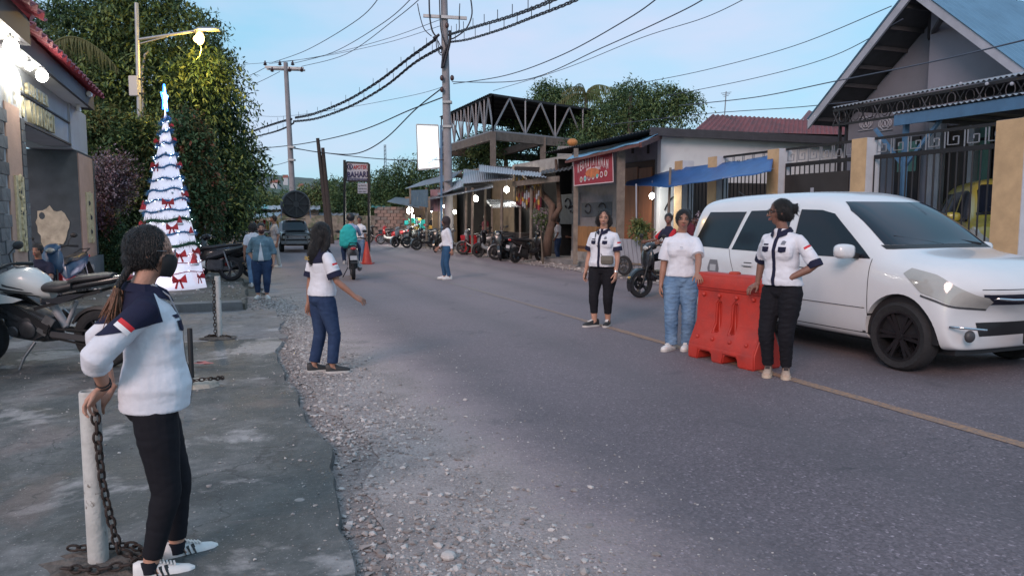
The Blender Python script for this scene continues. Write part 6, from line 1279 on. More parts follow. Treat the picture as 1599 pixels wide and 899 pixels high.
g=Geo();g.tube([lb-Vector((0,0,.1)),lb+Vector((.03,0,-.3)),lb+Vector((-.03,0,-.5)),lb+Vector((-.12,0,-.58))],.006,6);g.build('dangling_wire',mat('lit_wire',(.4,.33,.1),.6),hd_)
point_light('street_lamp_light',def_+lb+Vector((0,-.1,-.35)),240,(1,.60,.12),.12)
bx=Vector((A(208,134,21.4).x-def_.x,-.05,A(208,134,21.4).z));g=Geo();g.box(bx,(.26,.12,.56));bo=g.build('control_box',mat('pale_box',(.42,.43,.45),.6),root,bevel=.015)
for dz in(-.2,.2):g=Geo();g.beam(bx+Vector((.1,0,dz)),bx+Vector((.30,.05,dz)),.04,.03);g.build('box_bracket',M_BLK,root)
lp2=XY(232,23);g=Geo();zt=A(238,78,23).z;root=thing('lamp_post','slim curved grey lamp post half hidden in the tree beside the street lamp','lamp post',lp2);g.tube([(0,0,0),(0,0,zt-1.1),(.02,0,zt-.6),(.12,0,zt-.15),(.3,0,zt)],[.06,.05,.045,.04,.04],10);g.build('pole',M_GALV,root,smooth=True)
p=G(318,578);g=Geo();rr=random.Random(8)
for k in range(5):g.add([Vector((rr.uniform(-.12,.12),rr.uniform(-.06,.06),.03+rr.uniform(0,.03)))for _ in range(3)]+[Vector((rr.uniform(-.05,.05),0,.05))],[(0,1,3),(1,2,3)])
o=g.build('litter',mat('litter_red',(.35,.12,.12),.6),None,recalc=False);o.location=(p.x,p.y,.035);tag(o,'crumpled red and white wrapper lying on the forecourt beside the white post','litter')
ms=XY(372,30);stl=thing('food_stall','low roadside food stall with grey sheet roof and white and green banner at far left','stall',ms)
def Lp(px,py,D,par=stl):return gm(par).inverted()@A(px,py,D)
M_SHEET=mat('grey_corrugated_zinc',(.30,.32,.35),.45,.4,var=.15,vs=1.5,col2=(.20,.17,.15),c2=(.62,.72),c2s=1.2)
g=Geo();g.corrugated(Lp(318,346,28.5),Lp(432,338,28.5),Lp(440,331,32),Lp(330,338,32),.015,.15);g.build('roof_sheet',M_SHEET,stl)
a_,b_,c_,d_=Lp(346,362,28.6),Lp(391,361,28.6),Lp(391,342,28.6),Lp(346,343,28.6);g=Geo();g.prism([a_,b_,c_,d_],(0,.02,0));bn=g.build('banner',mat('banner_white',(.5,.52,.52),.6),stl)
g=Geo();g.prism([(a_+b_)/2+Vector((.05,-.006,.02)),b_+Vector((0,-.006,.02)),c_+Vector((0,-.006,-.02)),(c_+d_)/2+Vector((-.05,-.006,-.02))],(0,-.004,0));g.build('banner_print',mat('banner_green',(.30,.38,.10),.6,var=.3,vs=8),bn)
for tx,zz in(('CAHAYA',.25),('MADURA',.08)):put_text(tx,bn,a_.lerp(b_,.26)+Vector((0,-.012,zz-.0)),(1,0,0),(0,0,1),.17,C_NAVY,.002,width=.46,name='lettering',bold=.008)
for k,px in enumerate((330,396,430)):
 q=Lp(px,350,29);g=Geo();g.tube([(q.x,q.y,0),(q.x,q.y,q.z+.1)],.04,8);g.build('post',M_BLK,stl)
g=Geo();g.box(Lp(372,371,29.5),(2.2,.5,.06));g.build('counter',mat('dark_wood',(.06,.04,.03),.8),stl)
for k in range(9):
 q=Lp(398+k*5,350+(k%3)*2,29);g=Geo();g.box(q,(.10,.03,.34));g.build('hanging_packet',[C_RED,C_YEL,C_WHITE][k%3],stl)
g=Geo();q0=A(290,396,31);g.box((0,0,.45),(9.0,.25,.9));lw=g.build('low_wall',mat('old_block_wall',(.16,.13,.11),.9,var=.35,vs=3,bump=.5,bs=14,col2=(.08,.07,.06),c2=(.45,.6)),None,bevel=.01);lw.location=(XY(355,37).x,37,.1);tag(lw,'low grimy block wall behind the food stall at far left','wall')
# ================= right side: house, fence, shop, stalls =================
def wm(name,g,m_,par,smooth=False):return meshobj(name,g.mesh(name,m_,smooth,inv=gm(par).inverted()),par)
M_HOUSE=mat('grey_house_paint',(.145,.155,.19),.85,var=.08,vs=1.5,bump=.15,bs=20);M_HOUSE2=mat('lit_house_paint',(.195,.2,.245),.85,var=.07,vs=1.5,bump=.1)  # second tone: house grey lightened in colour for the better-lit wall
M_BARGE=mat('white_barge_board',(.30,.32,.37),.7,var=.12,vs=3);M_RBLUE=mat('blue_zinc',(.13,.25,.36),.4,.4,var=.15,vs=1.2);M_SOFF=mat('dark_timber_soffit',(.05,.05,.058),.8,var=.2,vs=4)
M_PIPE=mat('blue_painted_steel',(.05,.13,.24),.5,var=.15,vs=5);M_IRON=mat('black_ironwork',(.014,.014,.018),.5,.3);M_SILV=mat('silver_painted_iron',(.24,.25,.28),.5,.4)
M_YPIL=mat('ochre_pillar_paint',(.46,.32,.18),.8,var=.15,vs=4,bump=.2,bs=20);M_WPIL=mat('white_pillar_paint',(.48,.50,.54),.8,var=.1,vs=4,bump=.15);M_YWALL=mat('yellow_wall_paint',(.48,.36,.10),.85,var=.2,vs=3,bump=.2)
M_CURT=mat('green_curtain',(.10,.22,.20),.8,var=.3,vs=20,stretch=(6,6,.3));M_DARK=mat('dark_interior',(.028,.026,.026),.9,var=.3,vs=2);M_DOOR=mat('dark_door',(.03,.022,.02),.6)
HS=15.
house=thing('gable_house','grey gable house with wide overhanging roof and green curtained windows behind the iron fence','house',W(HS,12),TH)
SW=16.2;sn=Vector((N2[0],N2[1],0));up=Vector((U2[0],U2[1],0))
def tz(px,py,s=HS):p=S(px,py,s);return st(p)[1],p.z
ap_,el_=tz(1425,-18),tz(1262,190);sl_=(ap_[1]-el_[1])/(el_[0]-ap_[0]);er_=(ap_[0]-(el_[0]-ap_[0])*1.05,el_[1]-.2)
def sprism(pts,s,d,name,m_,par=house):g=Geo();g.prism([W(s,t,z)for t,z in pts],sn*d);return wm(name,g,m_,par)
tl=tz(1322,200,SW)[0];tc=tz(1467,100,SW)[0];tr=er_[0]+.9;zt_=lambda t:ap_[1]-abs(t-ap_[0])*sl_-.14
sprism([(tl,.1),(tl,zt_(tl)),(ap_[0],zt_(ap_[0])),(tc,zt_(tc)),(tc,.1)],SW,.2,'wall',M_HOUSE)
sprism([(tc,.1),(tc,zt_(tc)),(tr,zt_(tr)),(tr,.1)],SW-.35,.3,'wall',M_HOUSE2)
wm('wall',wbox(SW,SW+9,tr-.1,tr+.1,.1,zt_(tr)),M_HOUSE2,house)
for q in(el_,er_):
 sprism([q,ap_,(ap_[0],ap_[1]-.09),(q[0],q[1]-.09)],HS+.05,11,'roof_underside',M_SOFF)
 sprism([(q[0],q[1]+.03),(ap_[0],ap_[1]+.05),(ap_[0],ap_[1]-.19),(q[0],q[1]-.20)],HS-.02,.06,'barge_board',M_BARGE)
 g=Geo();g.corrugated(W(HS-.06,q[0],q[1]+.06),W(HS+11,q[0],q[1]+.06),W(HS+11,ap_[0],ap_[1]+.09),W(HS-.06,ap_[0],ap_[1]+.09),.02,.2);wm('roof_sheet',g,M_RBLUE,house)
for k in range(7):
 f=(k+.5)/7;t=el_[0]+(ap_[0]-el_[0])*f;g=Geo();g.beam(W(HS+.1,t,zt_(t)),W(SW,t,zt_(t)),.06,.10);wm('purlin',g,M_SOFF,house)
a_=S(1452,60,SW-.05);g=Geo();g.beam(a_,S(1470,30,HS+.3),.09,.09);g.beam(a_,a_+Vector((0,0,.8)),.09,.09);wm('roof_bracket',g,M_SOFF,house)
for k,px in enumerate((1352,1382)):
 c=S(px,193,SW-.03);g=Geo();ex=up
 for r_ in(.10,.16):g.tube([c+ex*math.cos(u)*r_+Vector((0,0,1))*math.sin(u)*r_ for u in np.linspace(0,6.283,17)],.016,5)
 for dx in(-.11,.11):g.tube([c+ex*(dx+math.cos(u)*.1)+Vector((0,0,1))*math.sin(u)*.1 for u in np.linspace(0,6.283,13)],.014,5)
 for z in(-.17,.17):g.beam(c-ex*.24+Vector((0,0,z)),c+ex*.24+Vector((0,0,z)),.02)
 wm('vent_grille',g,M_BARGE,house)
FS=SW
def fbox(px0,px1,y0,y1,s,d,name,m_,par=house):
 ta,tb=st(S(px0,300,s))[1],st(S(px1,300,s))[1];z0,z1=S((px0+px1)/2,y1,s).z,S((px0+px1)/2,y0,s).z;z0=max(z0,.12);g=wbox(s,s+d,min(ta,tb),max(ta,tb),z0,z1);return wm(name,g,m_,par)
fbox(1395,1432,215,345,FS-.06,.05,'window_frame',M_IRON);fbox(1399,1428,222,268,FS-.075,.02,'curtained_pane',M_CURT)
FS-=.35
fbox(1470,1507,196,385,FS-.06,.05,'door',M_DOOR)
for a,b in((1516,1545),(1560,1600)):
 fbox(a,b,190,300,FS-.06,.05,'window_frame',M_IRON);fbox(a+5,b-4,196,215,FS-.075,.02,'curtained_pane',M_CURT);fbox(a+5,b-4,220,294,FS-.075,.02,'curtained_pane',M_CURT)
for px in(1446,1456,1508,1549):fbox(px,px+8,185,390,FS-.25,.19,'wall_pilaster',M_BARGE)
fbox(1470,1600,348,380,FS-.12,.05,'stone_dado',mat('dado_brown',(.20,.12,.08),.8,var=.3,vs=6))
can=thing('carport_canopy','dark corrugated canopy with black lattice edge hanging in front of the grey house','canopy',W(13.5,12,0),TH)
def cpt(px,py,s,dz=0.):p=S(px,py,s);p.z+=dz;return p
c0,c1=cpt(1302,168,13.6),cpt(1660,112,13.6);z_c=(c0.z+c1.z)/2;t0,t1=st(c0)[1],st(c1)[1]
g=Geo();g.corrugated(W(13.55,t1,z_c+.03),W(13.55,t0,z_c+.03),W(15.1,t0,z_c+.35),W(15.1,t1,z_c+.35),.018,.11);wm('roof_sheet',g,M_SHEET,can)
wm('under_deck',wbox(13.6,15.1,t1,t0,z_c-.02,z_c+.0),M_SOFF,can)
for z in(-.04,-.38):
 g=Geo();g.beam(W(13.6,t0,z_c+z),W(13.6,t1,z_c+z),.05);wm('edge_rail',g,M_IRON,can)
n=26
for k in range(n):
 t=t0+(t1-t0)*(k+.5)/n;g=Geo();L_=(t1-t0)/n*.42
 if k%2:g.tube([W(13.58,t+.09*math.cos(u),z_c-.21+.13*math.sin(u))for u in np.linspace(0,6.283,11)],.011,4)
 else:g.beam(W(13.58,t-L_,z_c-.36),W(13.58,t+L_,z_c-.08),.018);g.beam(W(13.58,t+L_,z_c-.36),W(13.58,t-L_,z_c-.08),.018)
 wm('lattice_panel',g,M_IRON if k%3 else M_SOFF,can)
for k,px in enumerate((1500,1541,1580)):
 c=cpt(px,131,13.5);g=Geo();g.ell(c,(.035,)*3,8,6);wm('white_knob',g,M_BARGE,can)
for px in(1312,1322):p=S(px,200,13.7);g=Geo();g.beam(W(13.7,st(p)[1],.14),W(13.7,st(p)[1],z_c),.06);wm('post',g,M_IRON,can)
can2=thing('carport_canopy','low blue-edged corrugated canopy on blue steel braces beside the gate pillars','canopy',W(12.6,10,0),TH)
c0,c1=cpt(1396,184,12.5),cpt(1680,138,12.5);z_d=(c0.z+c1.z)/2-.04;t0,t1=st(c0)[1],st(c1)[1]
g=Geo();g.corrugated(W(12.45,t1,z_d+.10),W(12.45,t0,z_d+.10),W(15.0,t0,z_d+.42),W(15.0,t1,z_d+.42),.018,.11);wm('roof_sheet',g,M_SHEET,can2)
wm('under_deck',wbox(12.56,15.0,t1,t0,z_d-.01,z_d+.01),M_SOFF,can2);wm('edge_beam',wbox(12.5,12.56,t1,t0-.0,z_d-.14,z_d+.07),M_PIPE,can2)
for k in range(5):t=t0+(t1-t0)*(.1+.2*k);g=Geo();g.beam(W(12.6,t,z_d-.05),W(15,t,z_d-.05),.06);wm('rafter',g,M_SOFF,can2)
p=S(1410,300,12.7);tp=st(p)[1];g=Geo();g.beam(W(12.7,tp,.14),W(12.7,tp,z_d-.1),.09);wm('post',g,M_PIPE,can2)
for dt in(-.75,.75):g=Geo();g.beam(W(12.7,tp,z_d-.95),W(12.7,tp+dt,z_d-.12),.06);wm('brace',g,M_PIPE,can2)
tag(wm('yard_slab',wbox(11.7,26,3,17.3,.10,.143),M_CONC,can2),kind='stuff')if False else None
FZ=11.5
def pillar(px,label,top=3.0,w_=.36,pxw=None):
 t=st(S(px,300,FZ))[1];root=thing('gate_pillar',label,'pillar',W(FZ,t,.14),TH,'ochre and white pillars of the iron fence')
 g=Geo();g.box((.0,-.0,(top-.14)/2),(w_,w_,top-.14));g.build('pillar_shaft',M_WPIL,root,bevel=.012)
 g=Geo();g.box((-w_/2-.004,0,(top-.14)/2),(.008,w_-.02,top-.16));g.build('ochre_face',M_WPIL,root)if False else None
 g=Geo();g.box((0,w_/2+.004,(top-.14)/2),(w_-.02,.008,top-.16));g.build('white_face',M_WPIL,root)
 g=Geo();g.box((-w_/2-.006,0.0,(top-.14)/2),(.012,w_-.01,top-.15));g.build('ochre_face',M_YPIL,root)
 return root,t
PL=[pillar(1068,'yellow fence pillar farthest left, where the blue tarp is tied'),pillar(1121,'yellow fence pillar under the middle of the blue tarp'),pillar(1216,'ochre and white fence pillar at the right edge of the blue tarp'),pillar(1350,'ochre and white gate pillar above the roof of the white van'),pillar(1588,'ochre and white gate pillar at the right edge of the picture',w_=.46)]
KEYP=None
BAR=Geo().tube([(0,0,0),(0,0,1)],.014,6).mesh('bar',M_IRON,40)
def keymesh(w_,h_):
 g=Geo();P=[(0,0),(0,1),(.85,1),(.85,.22),(.30,.22),(.30,.66),(.56,.66),(.56,.45)]
 for a,b in zip(P[:-1],P[1:]):g.beam((0,a[0]*w_,a[1]*h_),(0,b[0]*w_,b[1]*h_),.014,.016,up=(1,0,0))
 g.beam((0,.85*w_,0),(0,1.0*w_,0),.020,.022,up=(1,0,0));g.beam((0,0,0),(0,-.0*w_+.001,h_*.02),.01);return g.mesh('greek_key',M_SILV)
def fence(t0,t1,label,z0=.85,z1=2.62,ztop=2.98,key=True,spears=True,wall=True,wcol=None):
 lo,hi=min(t0,t1)+.2,max(t0,t1)-.2;Lf=hi-lo;root=thing('iron_fence',label,'fence',W(FZ,lo,.14),TH,'black iron fence panels with silver key pattern')
 def rail(z,h_=.05):g=Geo();g.box((0,Lf/2,z),(.035,Lf,h_));g.build('rail',M_IRON,root)
 rail(z0);rail(z1-.14);
 if key:rail(ztop-.14);rail(z1-.10,.03)
 n=int(Lf/.135)
 for k in range(n+1):
  y=Lf*k/n;meshobj('bar',BAR,root,loc=(0,y,z0-.02),scale=(1,1,(z1-.14-z0)+(.10 if not key else 0)))
 if key:
  m_=max(1,round(Lf/.34));km=keymesh(Lf/m_,.30)
  for k in range(m_):meshobj('greek_key',km,root,loc=(0,Lf*k/m_,z1-.10))
 if wall:g=Geo();g.box((.02,Lf/2,(z0-.05)/2),(.18,Lf,z0-.05));g.build('base_wall',wcol or M_YWALL,root,bevel=.01)
 return root
tt=[p[1]for p in PL]
fence(tt[0],tt[1],'short iron fence panel beneath the blue tarp on a yellow base wall',key=False,ztop=2.5);fence(tt[1],tt[2],'iron fence panel on yellow base wall, half covered by the blue tarp',key=True);fence(tt[2],tt[3],'iron gate panel between the two middle pillars behind the van roof',z0=.3,wall=False);
f4=fence(tt[3],tt[4],'long iron gate panel left of the rightmost pillar, house door behind it',z0=.3,wall=False)
g=wbox(FZ-.02,FZ+.03,tt[2]-.75,tt[3]+.35,.5,2.25);bb=thing('gate_board','dark board with small white notices fixed on the iron gate','board',W(FZ,tt[3]+.6,.14),TH);wm('board',wbox(FZ-.06,FZ-.03,tt[3]+.35,tt[3]+.9+1.2,1.2,2.42),M_DARK,bb)
for k in range(4):q=W(FZ-.065,tt[3]+1.25+.16*(k%3),2.0-.13*k);g=Geo();g.prism([q,q+Vector((U2[0],U2[1],0))*.09,q+Vector((U2[0],U2[1],0))*.09+Vector((0,0,.12)),q+Vector((0,0,.12))],(-.004,0,0));wm('notice',g,M_BARGE,bb)
bush=None
shop=thing('corner_shop','low shop with bright white side wall, grey front and brown double doors','building',W(11.4,18,0),TH)
M_WWALL=mat('bright_limewash',(.56,.58,.60),.85,var=.06,vs=1.2,bump=.15,col2=(.45,.45,.47),c2=(.6,.75),c2s=.8);M_GWALL=mat('grey_render',(.22,.225,.25),.9,var=.15,vs=2,bump=.3,bs=14,col2=(.16,.165,.18),c2=(.5,.65),c2s=1.5)
SS=11.35;ct_=st(S(1031,300,SS))[1];zc_=S(1031,211,SS).z;t_l=st(S(893,300,SS))[1]
g=Geo();P=[W(SS,ct_,.1),W(SS+11,ct_,.1),W(SS+11,ct_,zc_-.1),W(SS+5,ct_,zc_+.05),W(SS,ct_,zc_)];g.prism(P,up*.18);wm('side_wall',g,M_WWALL,shop)
def shopbox(px0,px1,y0,y1,s,d,name,m_,z0=None):
 t1_,t0_=st(S(px0,300,s))[1],st(S(px1,300,s))[1];zz0=.14 if y1 is None else S((px0+px1)/2,y1,s).z;g=wbox(s,s+d,t0_,t1_,zz0 if z0 is None else z0,S((px0+px1)/2,y0,s).z);return wm(name,g,m_,shop)
wm('front_wall',wbox(SS+.001,SS+.2,ct_+.18,t_l,.14,zc_-.02),M_GWALL,shop)
dr=shopbox(969,1020,253,None,SS-.04,.05,'door_frame',mat('dark_brown_wood',(.05,.025,.016),.7),None)
M_BRD=mat('brown_door_wood',(.22,.085,.04),.6,var=.2,vs=6,stretch=(1,1,.2),bump=.2);
for a,b in((973,995),(997,1017)):shopbox(a,b,262,None,SS-.06,.03,'door_leaf',M_BRD)
for px in(985,1009):shopbox(px,px+3,222+(3 if px<1000 else-1),240,SS-.02,.03,'vent_slot',M_DARK)
shopbox(873,905,303,350,SS-.03,.03,'blue_board',mat('faded_blue_board',(.06,.08,.11),.7,var=.3,vs=4));gb=shopbox(908,955,316,338,SS-.03,.03,'blue_board',MATS['faded_blue_board'])
g=Geo()
for k,(px,py,r_)in enumerate([(886,318,.22),(918,326,.20),(940,327,.25),(893,327,.15)]):
 c=S(px,py,SS-.04);g.tube([c+up*math.cos(u)*r_+Vector((0,0,1))*math.sin(u)*r_*.8 for u in np.linspace(.4,5.9,12)],.018,5)
for px,py in((1048,318),(1060,330)):
 c=Tt(px,py,ct_-.01);ex=Vector((N2[0],N2[1],0));g.tube([c+ex*math.cos(u)*.22+Vector((0,0,1))*math.sin(u*1.5)*.2 for u in np.linspace(.4,5.9,12)],.02,5)
tag(wm('graffiti',g,M_BLK,shop),kind='stuff')
wm('dark_shade_panel',wbox(SS+.5,SS+6,ct_-.05,ct_-.012,.5,2.5),M_DARK,shop)  # dark panel set on the wall in place of the shade behind the bars
g=Geo();g.corrugated(W(SS-.6,ct_-.25,zc_+.08),W(SS-.6,t_l+1,zc_+.02),W(SS+12,t_l+1,zc_+.1),W(SS+12,ct_-.25,zc_+.35),.02,.18);wm('roof_sheet',g,mat('rust_dark_zinc',(.045,.035,.033),.7,.2,var=.3,vs=3),shop)
wm('roof_edge',wbox(SS-.5,SS+12,ct_-.28,ct_-.20,zc_-.06,zc_+.16),M_SOFF,shop)
M_WOOD=mat('orange_brown_wood',(.30,.16,.07),.7,var=.25,vs=6,stretch=(1,1,.3),bump=.3);M_OWOOD=mat('grey_old_wood',(.16,.135,.115),.85,var=.3,vs=6,bump=.4)
a_,b_=st(S(900,380,11.1))[1],st(S(965,380,11.1))[1];n=13
cnt=thing('wooden_counter','orange-brown vertical board counter under the red banner','counter',W(11.0,b_,.14),TH)
for k in range(n):g=Geo();L_=(a_-b_)/n;g.box((0,L_*(k+.5),.55),(.04,L_*.93,1.06+.02*(k%2)));g.build('plank',M_WOOD,cnt)
g=Geo();g.box((.0,(a_-b_)/2,.40),(.07,a_-b_,.09));g.build('rail',mat('dark_wood2',(.10,.05,.03),.8),cnt)
wm('step',wbox(10.9,11.3,b_-4,a_,.14,.40),M_CONC,shop)
awn=thing('awning','sloping sky-blue tarpaulin awning over the red banner on old posts','awning',W(10.5,22,0),TH)
M_TARPL=mat('sky_blue_tarp',(.13,.30,.46),.55,var=.12,vs=5,bump=.3,bs=8);M_TARPD=mat('deep_blue_tarp',(.015,.085,.26),.45,var=.2,vs=4,bump=.4,bs=6)
q0,q1,q2,q3=S(884,250,9.6),S(1000,222,9.6),S(1036,206,11.6),S(905,236,12.2)
g=Geo();n=12
for i in range(n+1):
 for j in range(n+1):
  u,v=i/n,j/n;p=q0.lerp(q1,u).lerp(q3.lerp(q2,u),v);p.z+=-.08*math.sin(math.pi*u)*math.sin(math.pi*v)+.02*math.sin(u*17+v*5);g.v.append(tuple(p))
g.f=[(i*(n+1)+j,i*(n+1)+j+1,(i+1)*(n+1)+j+1,(i+1)*(n+1)+j)for i in range(n)for j in range(n)];g.m=[0]*len(g.f);o=wm('tarp',g,M_TARPL,awn,True);o.modifiers.new('s','SOLIDIFY').thickness=.012
g=Geo();g.beam(q0-Vector((0,0,.06)),q1-Vector((0,0,.06)),.07);g.beam(q1-Vector((0,0,.07)),q2-Vector((0,0,.1)),.07,.12);wm('edge_timber',g,mat('reddish_timber',(.12,.05,.045),.8,var=.3,vs=5),awn)
for px,s,w_ in((899,9.9,.13),(969,9.9,.20)):
 t=st(S(px,300,s))[1];g=Geo();g.beam(W(s,t,.1),W(s,t,S(px,232,s).z),w_);wm('post',g,M_OWOOD,awn)
bn=thing('banner','red banner with arched white lettering and a row of round white badges under the awning','banner',S(926,265,9.78),TH)
b0,b1,b2,b3=S(897,290,9.75),S(958,284,9.75),S(957,238,9.75),S(896,249,9.75)
M_BAN=mat('banner_red',(.26,.012,.025),.5,var=.15,vs=6);g=Geo();g.prism([b0,b1,b2,b3],Vector((N2[0],N2[1],0))*.01);wm('cloth',g,M_BAN,bn)
M_INK=mat('banner_white_ink',(.55,.45,.48),.6)
nb_=Vector((-N2[0],-N2[1],0))*.008
for a,b in((b0,b1),(b1,b2),(b3,b0),(b3,b2)):g=Geo();g.beam(a+nb_,b+nb_,.025,.012,up=nb_);wm('border',g,M_INK,bn)
def bpt(u,v):return b0.lerp(b1,u).lerp(b3.lerp(b2,u),v)+nb_
inv=gm(bn).inverted();xd=inv.to_3x3()@(b1-b0)
for k,ch in enumerate('KEDAIJAJANAN'):
 u=.13+.74*k/11;v=.58+.22*math.sin(math.pi*(k+.5)/12);put_text(ch,bn,inv@bpt(u,v),xd,(0,0,1),.34,M_INK,.003,width=.11 if ch not in 'IJ' else .06,name='banner_letter',bold=.01)
put_text('ANEKA MINUMAN',bn,inv@bpt(.52,.53),xd,(0,0,1),.13,M_INK,.003,width=.85,name='banner_lettering',bold=.004)
for k in range(7):
 c=bpt(.20+.105*k,.20+.02*k);g=Geo();g.tube([c,c+nb_*.5],.085,16);wm('round_badge',g,M_INK,bn);g=Geo();g.tube([c+nb_*.5,c+nb_*.9],.05,12);wm('badge_centre',g,[M_WOOD,C_TEAL,M_BAN][k%3],bn)
g=Geo();c=bpt(.5,.40);g.rings([[c+nb_*q_+up*-.0+(b1-b0).normalized()*math.cos(u)*.42*k_+Vector((0,0,1))*math.sin(u)*.13*k_ for u in np.linspace(0,5.9,16)]for q_,k_ in((.0,1),(.6,1))]);wm('food_picture',g,mat('orange_print',(.45,.14,.05),.6,var=.3,vs=10),bn)
tp_=thing('tarpaulin','saggy deep blue tarpaulin strung from the shop door to the fence pillars','tarp',W(11,17,2.5),TH)
c00,c10,c11,c01=S(978,287,10.9),Tt(1135,277,14.6),S(1203,266,11.0),S(1207,243,11.55);c01b=S(1040,271,11.5)
top=[S(978,284,11.3),S(1060,262,11.4),S(1150,252,11.5),S(1208,242,11.5)];bot=[S(976,289,10.8),S(1045,292,10.3),S(1128,279,10.2),S(1204,268,10.6)]
def cr_(P,u):k=u*(len(P)-1);i=min(int(k),len(P)-2);f=k-i;f=f*f*(3-2*f)*.5+f*.5;return P[i].lerp(P[i+1],f)
g=Geo();n,m_=26,8
for i in range(n+1):
 for j in range(m_+1):
  u,v=i/n,j/m_;p=cr_(top,u).lerp(cr_(bot,u),v);p.z+=-.10*math.sin(math.pi*v)*math.sin(math.pi*u)+.010*math.sin(u*23+v*4)+.006*math.sin(u*41);g.v.append(tuple(p))
g.f=[(i*(m_+1)+j,i*(m_+1)+j+1,(i+1)*(m_+1)+j+1,(i+1)*(m_+1)+j)for i in range(n)for j in range(m_)];g.m=[0]*len(g.f);o=wm('sheet',g,M_TARPD,tp_,True);o.modifiers.new('s','SOLIDIFY').thickness=.01
for a,b in((bot[2],S(1215,262,11.4)),(bot[0],S(968,285,10))):g=Geo();g.tube([a,b],.012,5);wm('rope',g,C_GREY,tp_)
g=Geo();a=S(1042,350,10.4);a.z=.14;g.tube([a,S(1047,262,10.6)],[.045,.03],8);wm('prop_pole',g,M_OWOOD,tp_)
q=S(1018,306,10.8);bulb('glowing bulb hanging beneath the blue tarpaulin',q,.07,25,cord=.3)
q=S(1003,372,9.9);crt=thing('vegetable_cart','white slatted handcart heaped with green vegetables behind the motorcycle riders','cart',(q.x,q.y,.05),TH+R(18))
for k in range(9):g=Geo();g.box((-.4,-.55+.14*k,.55),(.03,.12,.75),M=Matrix.Rotation(R(-12),3,'Y'));g.build('slat',M_BARGE,crt)
for k in range(5):g=Geo();g.box((-.32+.16*k,-.62,.55),(.14,.03,.72));g.build('slat',C_WHITE,crt)
g=Geo();g.box((0,0,.3),(.8,1.2,.05));g.build('cart_bed',M_OWOOD,crt);wheel(crt,(-.45,.2,.25),.25,.05,M_STEEL,8);wheel(crt,(.45,.2,.25),.25,.05,M_STEEL,8)
g=Geo();g.tube([(-.1,.1,.8),(-.15,.1,2.3)],.02,6);g.build('stick',M_BARGE,crt)
rh=thing('red_roof_house','house with rust-red corrugated gable roof behind the white wall','house',W(19,27,0),TH)
t7=26.
a0,a1,a2,a3=Tt(1112,179,t7),Tt(1320,190,t7),Tt(1330,232,t7-2.5),Tt(1082,205,t7-2.5)
M_RRED=mat('rust_red_zinc',(.17,.035,.035),.6,.1,var=.25,vs=1.5,col2=(.10,.03,.03),c2=(.5,.65));g=Geo();g.corrugated(a3,a2,a1,a0,.03,.25);wm('roof_sheet',g,M_RRED,rh)
b1_=Tt(1262,173,t7+5);b2_=Tt(1400,180,t7+5);g=Geo();g.corrugated(a1.lerp(a0,.35),a1+(a1-a0)*.3,b2_,b1_,.03,.25);wm('roof_sheet',g,M_RRED,rh)
g=Geo();z0=.1;g.prism([Vector((a3.x+.3,a3.y+.4,z0)),Vector((a2.x,a2.y+.4,z0)),Vector((a2.x,a2.y+.4,a2.z-.1)),Vector((a1.x,a1.y+.1,a1.z-.2)),Vector((a0.x,a0.y+.1,a0.z-.15)),Vector((a3.x+.3,a3.y+.4,a3.z-.1))],(0,.2,0));wm('wall',g,M_GWALL,rh)
g=Geo();g.tube([Tt(1130,200,t7),Tt(1134,143,t7)],.025,6);
for k,dx in((0,4),(.25,3),(.5,2)):g.tube([Tt(1134-dx*2,146+k*10,t7),Tt(1134+dx*2,144+k*10,t7)],.012,5)
wm('tv_antenna',g,M_GALV,rh)
M_PLY=mat('plywood',(.19,.12,.07),.8,var=.25,vs=4,bump=.2);M_WALLB=mat('tan_wall',(.26,.19,.13),.85,var=.2,vs=3);M_ZINCW=mat('bright_zinc',(.50,.52,.56),.35,.5,var=.08,vs=2)
def stall(label,s_in,t0,t1,back=M_PLY,sides=True,h=2.9):
 root=thing('market_stall',label,'stall',W(s_in,(t0+t1)/2,.1),TH,'wooden roadside stalls along the right kerb');wm('back_wall',wbox(s_in+1.4,s_in+1.5,t0,t1,.1,h),back,root)
 if sides:wm('side_wall',wbox(s_in+.1,s_in+1.4,t1-.05,t1,.1,h),back,root);wm('side_wall',wbox(s_in+.1,s_in+1.4,t0,t0+.05,.1,h),back,root)
 return root
def tq(px,s):return st(S(px,300,s))[1]
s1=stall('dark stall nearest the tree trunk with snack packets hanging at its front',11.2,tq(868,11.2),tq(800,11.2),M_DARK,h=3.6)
s2=stall('open stall with two bright bulbs and tan back wall',11.2,tq(800,11.2)+.06,tq(722,11.2),M_WALLB,h=3.6)
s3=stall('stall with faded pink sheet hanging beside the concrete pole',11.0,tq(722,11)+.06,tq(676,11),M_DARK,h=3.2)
s4=stall('farthest stall, brightly lit and piled with goods',10.6,tq(672,10.6),tq(630,10.6),M_WALLB,h=2.8)
def sheet4(par,name,m_,pts,amp=.02,pitch=.2,th=.006):
 g=Geo();g.corrugated(*pts,amp,pitch,th);return wm(name,g,m_,par)
sheet4(s1,'roof_sheet',M_ZINCW,[S(853,277,9.4),S(748,268,9.4),S(748,257,12),S(853,271,12)],.018,.25)
sheet4(s2,'roof_sheet',M_ZINCW,[S(800,280,9.3),S(722,287,9.3),S(724,264,12),S(802,272,12)],.018,.22)
sheet4(s3,'roof_sheet',M_ZINCW,[S(723,291,9.2),S(684,305,9.2),S(680,294,10.4),S(721,279,10.4)],.018,.22)
sheet4(s2,'awning_sheet',M_SHEET,[S(770,293,9.0),S(668,312,9.0),S(690,296,10.8),S(770,286,10.8)],.015,.2)
